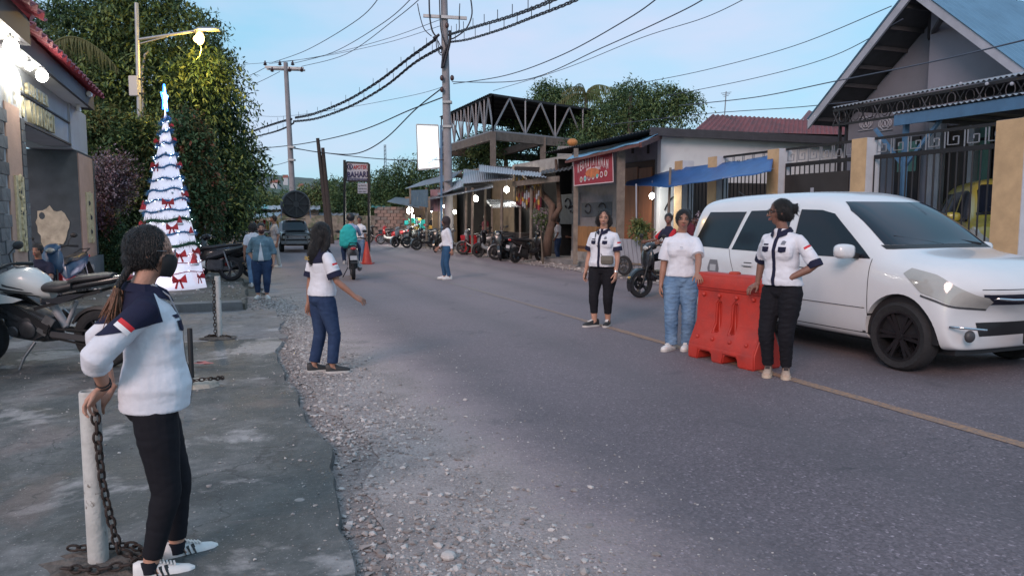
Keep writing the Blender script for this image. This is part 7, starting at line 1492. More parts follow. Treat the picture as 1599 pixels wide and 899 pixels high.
sheet4(s4,'roof_sheet',M_SHEET,[S(703,282,9.3),S(632,295,9.3),S(660,283,11.5),S(722,266,11.5)],.015,.2)
sheet4(s4,'awning_sheet',M_SHEET,[S(655,325,8.9),S(604,315,8.9),S(618,308,11),S(652,311,11)],.015,.2)
wm('roof_edge_board',wbox(9.6,9.68,tq(870,9.6),tq(800,9.6),S(835,285,9.6).z-.05,S(835,285,9.6).z+.12),M_OWOOD,s1)
sheet4(s1,'roof_sheet',mat('dark_tin',(.05,.045,.045),.7),[S(910,262,9.9),S(845,272,9.9),S(845,266,13),S(915,252,13)],.02,.3)
wm('timber_fence',wbox(12.4,12.5,tq(895,12.4),tq(800,12.4),S(850,252,12.4).z-.5,S(850,262,12.4).z+.35),mat('pale_block',(.30,.28,.26),.9,var=.2,vs=3),s1)
for px,s,par in((727,9.4,s2),(737,9.3,s2),(783,9.6,s2),(829,9.8,s1),(757,10.2,s2),(685,9.5,s3),(640,9.3,s4),(665,9.4,s4)):
 t=tq(px,s);zt=S(px,293,s).z;g=Geo();g.tube([W(s,t,.1),W(s+.03,t+.02,zt)],.055,8);wm('post',g,M_OWOOD,par)
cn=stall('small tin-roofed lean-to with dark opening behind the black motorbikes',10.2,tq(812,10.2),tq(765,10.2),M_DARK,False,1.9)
sheet4(cn,'roof_sheet',M_SHEET,[S(812,323,9.6),S(768,325,9.6),S(756,311,11.2),S(800,313,11.2)],.02,.25);wm('counter',wbox(10.0,10.5,tq(820,10.2),tq(775,10.2),.1,.95),M_DARK,cn)
for px in(768,812):t=tq(px,9.7);g=Geo();g.beam(W(9.7,t,.1),W(9.7,t,S(px,322,9.7).z),.07);wm('post',g,M_OWOOD,cn)
rr=random.Random(12);pk=thing('snack_strips','curtain of hanging snack packets at the stall front beside the tree trunk','snacks',S(828,290,9.9),TH,None)
for i in range(13):
 for j in range(6):
  px=807+i*3.1;py=283+j*7.5+(i%3)*2-abs(i-9)*.3;c=S(px,py,9.9+rr.uniform(-.05,.05));g=Geo();g.box((0,0,0),(.03,.085*rr.uniform(.8,1.2),.18),M=Matrix.Rotation(rr.uniform(-.3,.3),3,'X'));g.v=[tuple(c+Vector((v[0]*N2[0]+v[1]*U2[0],v[0]*N2[1]+v[1]*U2[1],v[2])))for v in g.v]
  wm('snack_packet',g,rr.choice([M_MBR,C_YEL,M_PLY,C_MAR,C_KHAKI,M_BARGE]),pk)
SB='bare bulbs lighting the roadside stalls'
for px,py,s,r_,pw,lb in((743,310,10.2,.11,40,'bare bulb hanging in the open stall, left of two'),(791,296,10.4,.10,40,'bare bulb hanging highest in the open stall, right of two'),(640,329,9.6,.17,130,'brightest bulb at the far stall piled with goods'),(710,331,10.2,.08,30,'small bulb inside the stall behind the concrete pole'),(693,322,10.4,.06,20,'tiny bulb beside the pink sheet of the far stall'),(674,329,10.,.06,20,'tiny bulb left of the pink sheet, at the far stall')):
 bulb(lb,S(px,py,s),r_,pw,group=SB,cord=.3)
wm('hanging_sheet',Geo().corrugated(S(672,330,9.5),S(692,330,9.5),S(692,296,9.5),S(672,296,9.5),.02,.3),mat('faded_pink',(.34,.2,.22),.8,var=.2,vs=5),s3)
bb2=thing('stall_board','grey-blue menu board hanging below the far stall roof','board',S(655,303,9.2),TH);wm('board',Geo().prism([S(642,320,9.1),S(668,324,9.1),S(668,296,9.1),S(642,297,9.1)],(.02,.02,0)),mat('faded_menu',(.10,.15,.19),.7,var=.3,vs=5,col2=(.3,.24,.16),c2=(.62,.68),c2s=4),bb2)
gd=thing('goods_pile','heap of boxes and bags lit up on the far stall table','goods',W(9.9,tq(650,9.9),.1),TH)
for k in range(46):
 g=Geo();px=rr.uniform(630,672);s=rr.uniform(9.5,10.4);t=tq(px,s);z=rr.uniform(.7,1.5);sz=rr.uniform(.1,.22);wm('goods_box',wbox(s,s+sz,t,t+sz*1.3,z,z+sz*rr.uniform(.7,1.5)),rr.choice([M_YWALL,M_BARGE,C_YEL,C_WHITE,M_OWOOD,C_RED,C_TEAL]),gd)
wm('table',wbox(9.5,10.5,tq(672,10),tq(628,10),.62,.68),M_OWOOD,gd);[wm('table_leg',wbox(s,s+.05,t,t+.05,.1,.62),M_OWOOD,gd)for s in(9.55,10.4)for t in(tq(670,10),tq(632,10))]
q=S(732,388,9.4);rc=thing('crate','red plastic crate standing at the roadside before the open stall','crate',(q.x,q.y,.1),TH)
for z in(.05,.35,.62):g=Geo();g.box((0,0,z),(.52,.62,.12));g.box((0,0,z),(.46,.56,.13));g.build('crate_band',C_RED,rc)
g=Geo();g.box((0,0,.35),(.49,.59,.62));g.build('crate_body',mat('crate_red',(.36,.02,.02),.5),rc);g=Geo();g.ell((0,0,.72),(.2,.24,.12),12,6);g.build('contents',C_GREY,rc,smooth=True)
tk=thing('old_tree','leaning brown tree trunk rising through the stall roofs beside the kerb','tree',S(864,396,10.1));tk.location.z=.1
inv=gm(tk).inverted();P=[S(853,398,10.1),S(856,370,10.1),S(862,345,10.1),S(862,322,10.1),S(850,306,10.2),S(835,290,10.4),S(815,270,10.8)];g=Geo();g.tube([inv@p for p in P],[.17,.14,.125,.12,.11,.1,.08],12);g.tube([inv@p for p in(P[2],S(874,325,10.2),S(872,300,10.6),S(868,250,11))],[.11,.09,.07,.05],10);g.build('trunk',mat('brown_bark',(.10,.065,.05),.9,var=.35,vs=8,bump=.9,bs=12,stretch=(1,1,.4)),tk,smooth=True)
M_OLDC=mat('raw_concrete_column',(.14,.115,.10),.95,var=.25,vs=3,bump=.5,bs=12);M_TRUS=mat('pale_steel_truss',(.26,.26,.28),.5,.3);M_TDK=mat('dark_steel_truss',(.03,.03,.034),.6,.3)
frm=thing('concrete_frame','unfinished concrete frame building with a steel truss roof behind the stalls','building',S(770,260,13));frm.location.z=0
C0=S(770,260,13.);dl=(S(690,260,13.)-C0);dl.z=0;dr_=Vector((1.052,1,0)).normalized()*8.7
zt,zb_,zbb=A(770,148,C0.y).z,A(770,206,C0.y).z,A(770,219,C0.y).z
C0.z=0;cols=[C0,C0+dl,C0+dr_*.42,C0+dr_,C0+dl+dr_*.5,C0+dl+dr_,C0+dl*.5+dr_]
for c in cols:g=Geo();g.beam(c+Vector((0,0,2.6))if False else c,c+Vector((0,0,zb_)),.30,.30,up=(1,0,0));wm('column',g,M_OLDC,frm)
for a,b in((0,1),(0,3),(1,5),(3,5),(2,4)):g=Geo();g.beam(cols[a]+Vector((0,0,(zb_+zbb)/2)),cols[b]+Vector((0,0,(zb_+zbb)/2-.004*a)),.28,zb_-zbb);wm('ring_beam',g,M_OLDC,frm)
def truss(a,b,z0,z1,n,m_,diag=True):
 g=Geo();g.beam(a+Vector((0,0,z1)),b+Vector((0,0,z1)),.08);wm('truss_chord',g,M_TDK,frm);g=Geo();g.beam(a+Vector((0,0,z0+.06)),b+Vector((0,0,z0+.06)),.08);wm('truss_chord',g,m_,frm)
 for k in range(n):
  p,q=a.lerp(b,k/n),a.lerp(b,(k+1)/n);m2=p.lerp(q,.5)
  g=Geo();g.beam(p+Vector((0,0,z0)),p+Vector((0,0,z1)),.07);wm('truss_post',g,m_,frm)
  if diag:
   g=Geo();g.beam(p+Vector((0,0,z0+.06)),m2+Vector((0,0,z1-.05)),.07);wm('truss_brace',g,m_,frm);g=Geo();g.beam(m2+Vector((0,0,z1-.05)),q+Vector((0,0,z0+.06)),.07);wm('truss_brace',g,m_,frm)
ov=.2;truss(cols[0]-dr_*.0,cols[3]+dr_*.06,zb_,zt,4,M_TRUS);truss(cols[0],cols[1],zb_,zt,7,M_TRUS,True);truss(cols[1],cols[5],zb_,zt,5,M_TDK);truss(cols[3],cols[5],zb_,zt,6,M_TDK)
for k in range(9):a=cols[0].lerp(cols[1],k/8)+Vector((0,0,zt-.03));g=Geo();g.beam(a,a+dr_*1.05,.06,.08);wm('rafter',g,M_TDK,frm)
wm('roof_sheet',Geo().corrugated(cols[0]-dr_*.02+Vector((0,0,zt+.05)),cols[1]-dr_*.02+Vector((0,0,zt+.05)),cols[5]+dr_*.08+Vector((0,0,zt+.06)),cols[3]+dr_*.08+Vector((0,0,zt+.06)),.03,.3),M_TDK,frm)
wm('floor_slab',Geo().prism([c+Vector((0,0,A(770,262,C0.y if C0.y else 38).z))for c in(cols[0],cols[1],cols[5],cols[3])],(0,0,.12)),M_OLDC,frm)
q=A(894,217,33);g=Geo();o=thing('orange_drum','orange tarp-covered mound above the blue awning','tarp cover',(q.x,q.y,q.z-.25));g.ell((0,0,.1),(.24,.2,.17),10,6);g.build('cover',mat('orange_tarp',(.45,.19,.06),.7,var=.2,vs=6,bump=.6),o,smooth=True);g=Geo();q2=gm(o).inverted()@Vector((q.x,q.y,0));g.box((0,0,-q.z/2+.1),(1.3,.8,q.z-.4));g.build('pedestal',M_CONC,o)
ap=thing('pharmacy_sign','APOTEK BAHARI sign board on two dark posts with a smaller white board below','sign',XY(555,33))
def sp3(px,py,D=33.):return gm(ap).inverted()@A(px,py,D)
M_SIGN=mat('sign_white',(.56,.53,.58),.5);M_SRED=mat('sign_red',(.45,.04,.05),.5);M_SNAV=mat('sign_navy',(.03,.025,.10),.5)
for px,y0 in((538,250),(576,256)):a,b=sp3(px,380),sp3(px,y0);a.z=0;g=Geo();g.beam(a,b,.10);g.build('post',M_BLK,ap)
c4=[sp3(541,283),sp3(575.5,283.5),sp3(575.5,255),sp3(541,253)];g=Geo();g.prism(c4,(0,.12,0));bd=g.build('sign_board',M_SIGN,ap)
for i in range(4):g=Geo();g.beam(c4[i]-Vector((0,.01,0)),c4[(i+1)%4]-Vector((0,.01,0)),.05,.06);g.build('sign_frame',M_BLK,bd)
put_text('APOTEK',bd,sp3(562.5,261.5)-Vector((0,.015,0)),(1,0,.03),(0,0,1),.24,M_SRED,.004,width=.62,name='sign_lettering',bold=.006);put_text('BAHARI',bd,sp3(558.3,273)-Vector((0,.015,0)),(1,0,.03),(0,0,1),.34,M_SNAV,.004,width=.9,name='sign_lettering',bold=.012)
g=Geo();g.prism([sp3(543,281.7)-Vector((0,.006,0)),sp3(574,282)-Vector((0,.006,0)),sp3(574,278.4)-Vector((0,.006,0)),sp3(543,278)-Vector((0,.006,0))],(0,-.006,0));st_=g.build('address_strip',M_SNAV,bd);put_text('JL. BAHARI  KUPANG' if False else 'PRAKTEK DOKTER UMUM',bd,sp3(558.5,280)-Vector((0,.016,0)),(1,0,.02),(0,0,1),.08,M_SIGN,.002,width=.8,name='sign_lettering')
c=sp3(546.5,260.5)-Vector((0,.012,0));g=Geo();g.tube([c+Vector((math.cos(u),0,math.sin(u)))*.11 for u in np.linspace(0,6.283,19)],.02,6);g.tube([c+Vector((0,0,.06)),c-Vector((0,0,.06))],.035,8);g.build('round_emblem',M_SNAV,bd)
c5=[sp3(558.5,302),sp3(574,302),sp3(574,286),sp3(558.5,286)];g=Geo();g.prism(c5,(0,.05,0));b5=g.build('small_board',M_SIGN,ap)
for k,(tx,py)in enumerate((('drg. PRAKTEK',290),('DOKTER GIGI',295),('SENIN - JUMAT',299.5))):put_text(tx,b5,sp3(566,py)-Vector((0,.008,0)),(1,0,0),(0,0,1),.09,M_BLK,.002,width=.36,name='sign_lettering')
lbx=thing('light_box','glowing white advertising light box mounted beside the concrete pole','sign',XY(669,33.5))
def lb3(px,py,D=33.5):return gm(lbx).inverted()@A(px,py,D)
M_LB=mat('lit_sign_panel',(.85,.86,.88),.4,emit=(.88,.95,1),es=.75);c6=[lb3(653,265),lb3(687,262),lb3(684,196),lb3(650.5,195)];g=Geo();g.prism(c6,(0,.18,0));pn=g.build('lit_panel',M_LB,lbx)
for i in range(4):g=Geo();g.beam(c6[i]-Vector((0,.01,0)),c6[(i+1)%4]-Vector((0,.01,0)),.05,.07);g.build('frame_edge',M_GALV,lbx)
M_FAINT=mat('faint_print',(.35,.40,.44),.6,emit=(.5,.62,.68),es=.5)
for P in([(664,215),(665,211),(662,214)],[(671,217),(676,211),(674,212)],[(660,258),(672,252),(684,243),(684,246),(672,255)],[(664,259),(684,256),(684,258),(664,261)],[(671,248),(684,247),(684,249),(671,250)]):
 g=Geo();g.prism([lb3(*p)-Vector((0,.006,0))for p in P],(0,-.004,0));g.build('faint_graphic',M_FAINT,pn)
g=Geo();a=lb3(689,300);a.z=0;g.beam(a,lb3(689,196),.10);g.build('post',M_PIPE,lbx)
bw=thing('block_wall','unplastered pinkish concrete block wall at the end of the road','wall',XY(590,47));D=47.
x0,x1=XY(585,D).x-XY(590,D).x,XY(652,D).x-XY(590,D).x;M_BL=[mat('block_pink',(.24,.17,.15),.9,var=.2,vs=5),mat('block_grey',(.19,.16,.15),.9,var=.2,vs=5)]
g=Geo();g.box(((x0+x1)/2,.16,1.05),(x1-x0,.1,2.1));g.build('mortar',mat('mortar_m',(.12,.11,.10),.9),bw);bm_=[Geo().box((0,0,0),(.38,.18,.19)).mesh('block',m_)for m_ in M_BL]
for r_ in range(10):
 x=x0+(.2 if r_%2 else 0)
 while x<x1:meshobj('block',rr.choice(bm_),bw,loc=(x+.19,rr.uniform(-.01,.01),.1+.21*r_+.1));x+=.41
# ================= poles, wires, trees, shrubs =================
M_PCON=mat('pole_concrete',(.24,.235,.25),.9,var=.12,vs=3,bump=.2,bs=20);M_CABLE=mat('cable_black',(.012,.012,.02),.6);M_THIN=mat('thin_wire',(.05,.06,.09),.6);M_INS=mat('insulator_brown',(.06,.03,.03),.4)
def upole(name,label,base,top,r0,r1,arm=None,z0=0.):
 root=thing(name,label,'utility pole',(base.x,base.y,z0));g=Geo();t_=top-Vector((base.x,base.y,z0));g.tube([(0,0,0),t_*.5,t_],[r0,(r0+r1)/2,r1],16);g.build('pole_shaft',M_PCON,root,smooth=50);return root
pA_=XY(460,50);tA=A(446,98,50);tA.y=50
upA=upole('utility_pole','concrete power pole with wide crossarm and insulators standing beyond the truck',pA_,tA,.22,.14)
inv=gm(upA).inverted()
a,b=inv@A(414,105,50),inv@A(474,107,50);a2,b2=a+Vector((0,0,-.0)),b
g=Geo();g.beam(a,b,.12,.14);g.beam(a+Vector((0,.35,-.06)),b+Vector((0,.35,-.06)),.10,.12);g.build('crossarm',M_GALV,upA)
for k,px in enumerate((414,425,437,452,457,471)):
 c=inv@A(px,100 if k%2==0 else 110,50-.2*(k%2));g=Geo();g.lathe([(0,-.12),(.06,-.1),(.14,-.05),(.07,0),(.12,.05),(.06,.1),(.04,.2),(0,.22)],10,c);g.build('insulator',M_INS,upA,smooth=50)
for z in(230,250):g=Geo();g.box(inv@A(455.5,z,49.7),(.42,.42,.12));g.build('pole_band',M_GALV,upA)
DB=33.5
pB_2=XY(702,DB);tB=A(693,-14,DB)
upB=upole('utility_pole','tall concrete power pole beside the light box, cables looping round its top',pB_2,tB,.21,.15);inv=gm(upB).inverted()
g=Geo();g.beam(inv@A(661,25,DB-.2),inv@A(729,29,DB-.2),.11,.13);g.build('crossarm',M_GALV,upB)
def loop(pts,r_,m_=M_CABLE,D=DB-.3):g=Geo();Q=[inv@A(x,y,D)for x,y in pts];n=6*len(Q);Z=[];
def smoothpath(P,n=6):
 o=[];k=len(P)
 for i in range(k-1):
  p0,p1,p2,p3=P[max(i-1,0)],P[i],P[i+1],P[min(i+2,k-1)]
  for j in range(n):t=j/n;o.append(.5*((2*p1)+(p2-p0)*t+(2*p0-5*p1+4*p2-p3)*t*t+(3*p1-p0-3*p2+p3)*t**3))
 return o+[P[-1]]
for pts,r_ in(([(652,6),(655,22),(662,45),(674,57)],.02),([(670,-10),(671,25),(675,48),(683,60)],.035),([(686,-10),(687,25),(689,50),(695,68),(697,78)],.025),([(734,-8),(737,22),(728,45),(712,58),(703,62)],.03),([(718,6),(717,30),(717,46),(712,52)],.02),([(682,57),(684,70),(686,80),(689,83),(689,76),(684,64)],.02),([(681,60),(682,75),(688,86),(694,84)],.02),([(702,48),(703,60),(699,80),(692,106)],.06),([(699,70),(692,90),(690,107)],.05),([(676,60),(681,58),(686,54)],.06)):
 g=Geo();g.tube(smoothpath([inv@A(x,y,DB-.3)for x,y in pts]),r_,6);g.build('cable_loop',M_CABLE,upB,smooth=True)
for z in(190,228):g=Geo();g.box(inv@A(698.5,z-30,DB-.05),(.40,.40,.10));g.build('pole_band',M_GALV,upB)
for k,(px,py)in enumerate(((690,122),(706,122),(690,140),(698,40))):g=Geo();g.ell(inv@A(px,py,DB-.3),(.09,.09,.13),8,6);g.build('insulator',M_INS,upB,smooth=True)
for k,(x0_,y0_,x1_,lb)in enumerate(((496,216,514,'leaning thin dark wooden pole left of its twin beyond the road'),(504,231,517,'leaning thin dark wooden pole right of its twin beyond the road'))):
 D=43;b_=XY(x1_,D);root=thing('wooden_pole',lb,'pole',b_);q=gm(root).inverted()@A(x0_,y0_,D);g=Geo();g.tube([(0,0,0),q],[.17,.10],10);g.build('pole_shaft',mat('tarred_wood',(.03,.022,.02),.8,var=.2,vs=5),root,smooth=50)
def wire(label,pts,r_,m_=M_THIN,group=None,name='overhead_wire',n=8):
 P=smoothpath([A(*p)for p in pts],n);root=Geo();root.tube(P,r_,5,cap=True);o=root.build(name,m_,None,smooth=True);tag(o,label,'wire',group);return o
TK='thick bundled cables between the power poles'
def bundle(label,pts,r_=.05):
 P=smoothpath([A(*p)for p in pts],14);root=thing('bundled_cable',label,'cable',P[0],0,TK);inv=gm(root).inverted();L_=0;rr=random.Random(len(pts)*7)
 for k in range(3):
  Q=[]
  for i,p in enumerate(P):ph=i*1.1+k*2.1;Q.append(inv@(p+Vector((0,math.cos(ph)*r_,math.sin(ph)*r_*1.2))))
  g=Geo();g.tube(Q,r_*.62,5);g.build('strand',M_CABLE,root,smooth=True)
 for i in range(6,len(P)-4,6):g=Geo();g.tube([inv@P[i],inv@(P[i]+Vector((0,0,.34)))],.012,4);g.build('cable_tie',M_CABLE,root)
bundle('upper thick cable sagging from the near power pole to the far power pole',[(680,62,DB-.2),(640,90,35.5),(590,128,39),(540,158,43),(490,178,47),(461,184,49.8)],.05)
bundle('lower thick cable sagging from the near power pole to the far power pole',[(690,74,DB-.2),(648,98,35.5),(600,136,39),(545,167,43),(495,185,47),(458,190,49.8)],.045)
bundle('upper thick cable running from the near power pole to the upper right',[(700,55,DB-.2),(716,50,31),(750,40,27),(800,25,23),(860,2,19),(920,-30,16)],.035)
bundle('lower thick cable running from the near power pole to the upper right',[(702,66,DB-.2),(730,62,31),(780,47,26.5),(830,28,22.5),(900,0,18.5),(960,-35,16)],.03)
bundle('thick cable going from the far power pole down behind the big tree',[(456,186,49.8),(440,190,51),(415,198,53),(375,212,57)],.05)
bundle('second thick cable going from the far power pole down behind the big tree',[(459,192,49.8),(447,199,51),(425,207,53),(380,218,57)],.04)
WL=[('thin wire sagging from the near pole past the far pole at mid height',[(697,150,DB),(640,172,37),(560,205,42),(470,225,50),(392,233,58)],.03),('wire from the near pole drooping to the leaning wooden poles',[(694,135,DB),(650,170,36),(600,218,39),(555,240,41),(500,238,43),(458,231,50)],.03),('wire crossing low from the far pole toward the stalls',[(458,232,49.5),(540,243,42),(620,250,36),(693,250,33)],.022),('thin wire from the near pole top toward the far pole crossarm, upper of two',[(690,30,DB),(600,62,40),(500,88,46),(420,100,50)],.014),('thin wire above the road leaving the far pole crossarm to the upper right',[(425,98,50),(480,78,42),(560,30,33),(600,-15,27)],.018),('second thin wire leaving the far pole crossarm to the upper right',[(455,100,50),(520,82,43),(600,35,33),(650,-10,27)],.018),('third thin wire leaving the far pole crossarm to the upper right',[(471,104,50),(540,85,43),(620,28,33),(665,-10,28)],.018),('thin wire leaving the far crossarm to the left behind the tree',[(414,106,50),(390,118,52),(350,132,56)],.018),('second thin wire leaving the far crossarm to the left behind the tree',[(437,112,50),(405,128,52),(360,146,56)],.018),('faint wire high over the road from the tree to the near pole',[(365,102,46),(480,92,42),(600,68,37),(690,40,33.5)],.012),('long wire from the near pole sweeping up to the right over the frame building',[(708,131,DB),(790,118,29),(880,85,25),(980,30,21),(1030,-5,19)],.018),('second long wire from the near pole sweeping up to the right',[(706,128,DB),(820,125,28),(940,75,23),(1060,20,19),(1110,-8,18)],.016),('pale wire rising behind the truss roof to the upper right',[(770,142,36),(880,108,30),(1000,60,25),(1100,28,22),(1170,-5,20)],.012),('wire crossing the sky toward the left eave of the gable house',[(1000,130,30),(1100,110,27),(1240,72,23),(1392,10,18)],.012),('second wire crossing the sky toward the left eave of the gable house',[(1040,150,30),(1180,122,26),(1300,88,22),(1410,30,17.5)],.012),('dark wire crossing in front of the grey gable wall to the right edge',[(1060,165,26),(1180,152,22),(1300,128,18),(1450,98,14),(1620,58,11)],.014),('faint wire to the white shop roof from the upper right',[(950,195,28),(1100,178,26),(1240,168,22),(1340,158,18)],.012),('low wire between far pole and tree near the hill line',[(395,262,55),(430,258,53),(458,250,50)],.02),('faint wire left of the far pole at half height',[(388,180,55),(440,182,52),(520,172,45),(640,150,38),(695,135,33.5)],.012)]
for lb,pts,r_ in WL:wire(lb,pts,r_,M_CABLE if r_>.02 else M_THIN,'thin overhead wires')
am=thing('radio_mast','thin lattice radio mast on the skyline above the far trees','mast',XY(603,150));zt=A(603,226,150).z
for dx in(-.25,.25):g=Geo();g.tube([(dx,0,0),(dx*.6,0,zt)],.07,4);g.build('mast_leg',M_THIN,am)
for k in range(14):g=Geo();z0_=zt*(.35+.65*k/14);g.beam((-.2,0,z0_),(.2,0,z0_+zt*.04),.06);g.build('mast_brace',M_THIN,am)
LM={}
def leafm(name,c,**k):LM[name]=mat(name,c,.65,var=.25,vs=1.2,spec=.3);return LM[name]
LG1,LG2,LG3,LG4=leafm('leaf_deep',(.036,.078,.036)),leafm('leaf_mid',(.058,.108,.044)),leafm('leaf_light',(.115,.165,.06)),leafm('leaf_yellowish',(.14,.155,.05))
LR1,LR2=leafm('leaf_reddish',(.16,.06,.035)),leafm('leaf_olive',(.09,.095,.035));LP1,LP2=leafm('leaf_purple',(.10,.05,.065)),leafm('leaf_palepurple',(.25,.2,.23));LD=leafm('leaf_dark',(.02,.045,.025))
BARK=mat('bark',(.09,.075,.06),.9,var=.3,vs=6,bump=.8,bs=12,stretch=(1,1,.3))
def foliage(blobs,n_cl,leaf,mats,seed,wts=None,droop=.5,per=26,cl=.42,shell=.55,elong=2.4):
 """blobs: [(center, (rx,ry,rz), weight)]; clusters of little leaves strung along drooping twigs"""
 r_=np.random.default_rng(seed);W_=np.array([b[2]if len(b)>2 else b[1][0]*b[1][2]for b in blobs],float);W_/=W_.sum();idx=r_.choice(len(blobs),n_cl,p=W_)
 C=np.array([tuple(b[0])for b in blobs])[idx];Rr=np.array([b[1]for b in blobs])[idx];d=r_.normal(size=(n_cl,3));d/=np.linalg.norm(d,axis=1)[:,None];rad=(shell+(1-shell)*r_.random(n_cl)**.6);rad*=1+.10*r_.normal(size=n_cl)
 cc=C+d*Rr*rad[:,None];out=d*np.array([1,1,.6]);out/=np.linalg.norm(out,axis=1)[:,None]+1e-6
 N=n_cl*per;ci=np.repeat(np.arange(n_cl),per);nt_=4;tw=r_.integers(0,nt_,N)+ci*nt_;td=out[np.arange(n_cl*nt_)//nt_]*.6+r_.normal(size=(n_cl*nt_,3))*.7;td/=np.linalg.norm(td,axis=1)[:,None]
 f=r_.random(N);csz=cl*(.6+.8*r_.random(n_cl))[ci];pos=cc[ci]+td[tw]*(f*csz)[:,None];pos[:,2]-=droop*(f**2)*csz;pos+=r_.normal(size=(N,3))*leaf*.35
 ld=td[tw]*.5+r_.normal(size=(N,3))*.7;ld[:,2]-=droop*f*1.2;ld/=np.linalg.norm(ld,axis=1)[:,None];up_=r_.normal(size=(N,3))*.5+np.array([0,0,1]);sd=np.cross(ld,up_);sd/=np.linalg.norm(sd,axis=1)[:,None]+1e-6
 L_=leaf*(.7+.6*r_.random(N))[:,None];Wd=L_/elong*.5*2*.5;nrm=np.cross(sd,ld)
 V=np.stack([pos,pos+ld*L_*.5+sd*Wd+nrm*L_*.06,pos+ld*L_,pos+ld*L_*.5-sd*Wd+nrm*L_*.06],1).reshape(-1,3);F=np.arange(N*4).reshape(-1,4)
 mi=r_.choice(len(mats),n_cl,p=np.array(wts)/sum(wts)if wts else None)[ci];j=r_.random(N)<.2;mi[j]=r_.integers(0,len(mats),j.sum());return V,F,mi
def tree(name,label,base,trunk,blobs,n_cl,leaf,mats,seed,group=None,limbs=(),cat='tree',kind_crown='crown',**k):
 root=thing(name,label,cat,base,0,group);inv=gm(root).inverted();b=Vector(base)
 V,F,mi=foliage(blobs,n_cl,leaf,mats,seed,**k);V=V-np.array(tuple(b));o=meshobj(kind_crown,fastmesh(kind_crown,V,F,mats,mi),root);o['kind']='stuff'
 if trunk:
  g=Geo();P,rr_=trunk;g.tube([inv@Vector(p)for p in P],rr_,10)
  for lp_,lr in limbs:g.tube([inv@Vector(p)for p in lp_],lr,7)
  g.build('trunk',BARK,root,smooth=True)
 return root
def bl(px,py,D,rx,rz,ry=None,w_=None):c=A(px,py,D);k=D/FPX;r_=(rx*k,(ry*k if ry else(rx+rz)/2*k),rz*k);return(c,r_,w_ if w_ else rx*rz)
DT=25.
base=XY(285,DT);base.z=.1
big=[bl(150,45,24,75,60),bl(245,55,DT,90,65),bl(200,120,24,90,60),bl(310,110,DT,55,45),bl(330,165,DT,48,45),bl(290,190,24,70,60),bl(345,215,DT,42,45),bl(330,265,24.5,60,60),bl(375,262,DT,34,42),bl(280,275,DT,60,60),bl(350,310,24,48,38),bl(210,200,25.5,80,70),bl(110,60,25.5,50,60),bl(215,5,25,60,32),bl(130,130,26,60,60),bl(150,200,27,60,60),bl(240,300,27,80,60),bl(318,105,23,34,24),bl(345,130,23.2,26,22),bl(290,128,22.8,28,20)]
tp=lambda px,py,D:A(px,py,D)
tree('rain_tree','huge dense dark green tree rising behind the christmas tree and street lamp',base,([base,tp(285,330,DT),tp(275,260,DT),tp(262,180,DT),tp(250,90,DT)],[.42,.36,.3,.22,.12]),big,3900,.17,[LG1,LG2,LG3,LD],21,wts=[4,4,2.4,2],droop=.8,per=26,cl=.70,shell=.55,elong=2.8,limbs=[([tp(275,260,DT),tp(320,200,DT),tp(345,150,DT)],[.2,.14,.06]),([tp(265,200,DT),tp(200,130,DT),tp(150,60,DT)],[.2,.13,.05]),([tp(268,210,DT),tp(330,250,24.5),tp(375,260,24.5)],[.18,.1,.04])])
base=XY(200,21);base.z=.1
tree('bushy_tree','olive and reddish round-topped tree directly left of the christmas tree',base,([base,A(195,330,21),A(190,260,21)],[.2,.16,.1]),[bl(165,215,20.5,48,40),bl(205,225,21,45,45),bl(150,265,21,38,45),bl(200,290,21,48,50),bl(130,210,21.5,25,35),bl(225,320,21.5,40,50)],1500,.13,[LG2,LG3,LR2,LG1],22,wts=[3,2,3,2],droop=.2,per=24,cl=.38,shell=.6)
base=XY(292,18.5);base.z=.1
tree('bushy_tree','mid green tree with a few red shoots directly right of the christmas tree',base,([base,A(292,330,18.5),A(290,250,18.5)],[.14,.11,.06]),[bl(292,235,18.5,28,48),bl(305,300,18.5,34,55),bl(285,200,18.8,18,24)],850,.12,[LG2,LG1,LR2,LR1],23,wts=[4,3,2,.7],droop=.3,per=24,cl=.34,shell=.55)
tree('flowering_shrub','pale purple twiggy shrub rising beside the far gate pier',XY(172,18),([XY(172,18),A(172,330,18),A(170,290,18)],[.08,.05,.03]),[bl(172,285,18,28,32),bl(165,310,18,26,26),bl(180,268,18,18,18)],520,.06,[LP1,LP2,LP2,BARK],24,droop=-.3,per=22,cl=.30,shell=.3,elong=1.6,cat='shrub',limbs=[([A(172,325,18),A(172+dx,280,18)],[.02,.008])for dx in(-20,-10,5,18)])
tree('clipped_bush','column-shaped dense green bush standing against the gate wall',XY(166,16.6),([XY(166,16.6),A(166,400,16.6)],[.06,.04]),[bl(165,360,16.6,24,24,20),bl(166,395,16.6,25,32,20),bl(168,425,16.6,24,25,20),bl(185,400,17,18,40,20)],1300,.065,[LG1,LG2,LR2,LD],25,wts=[3,3,2,2],droop=.1,per=20,cl=.16,shell=.7,cat='bush')
tree('yard_bushes','tangle of dark leafy shrubs filling the yard behind the christmas tree base',XY(300,21),None,[bl(300,365,21,40,30),bl(250,360,21,50,40),bl(200,360,21,40,45),bl(330,345,24,45,25),bl(285,325,21,40,30)],1500,.12,[LG1,LD,LG2],26,wts=[3,4,1],droop=.3,per=20,cl=.36,shell=.4,cat='shrubs')
tree('red_leaf_plant','low reddish-leaved plant at the foot of the purple shrub',XY(152,16.4),None,[bl(150,336,16.4,18,16),bl(160,345,16.4,14,12)],120,.09,[LR1,LP1],27,per=20,cl=.2,shell=.4,cat='plant')
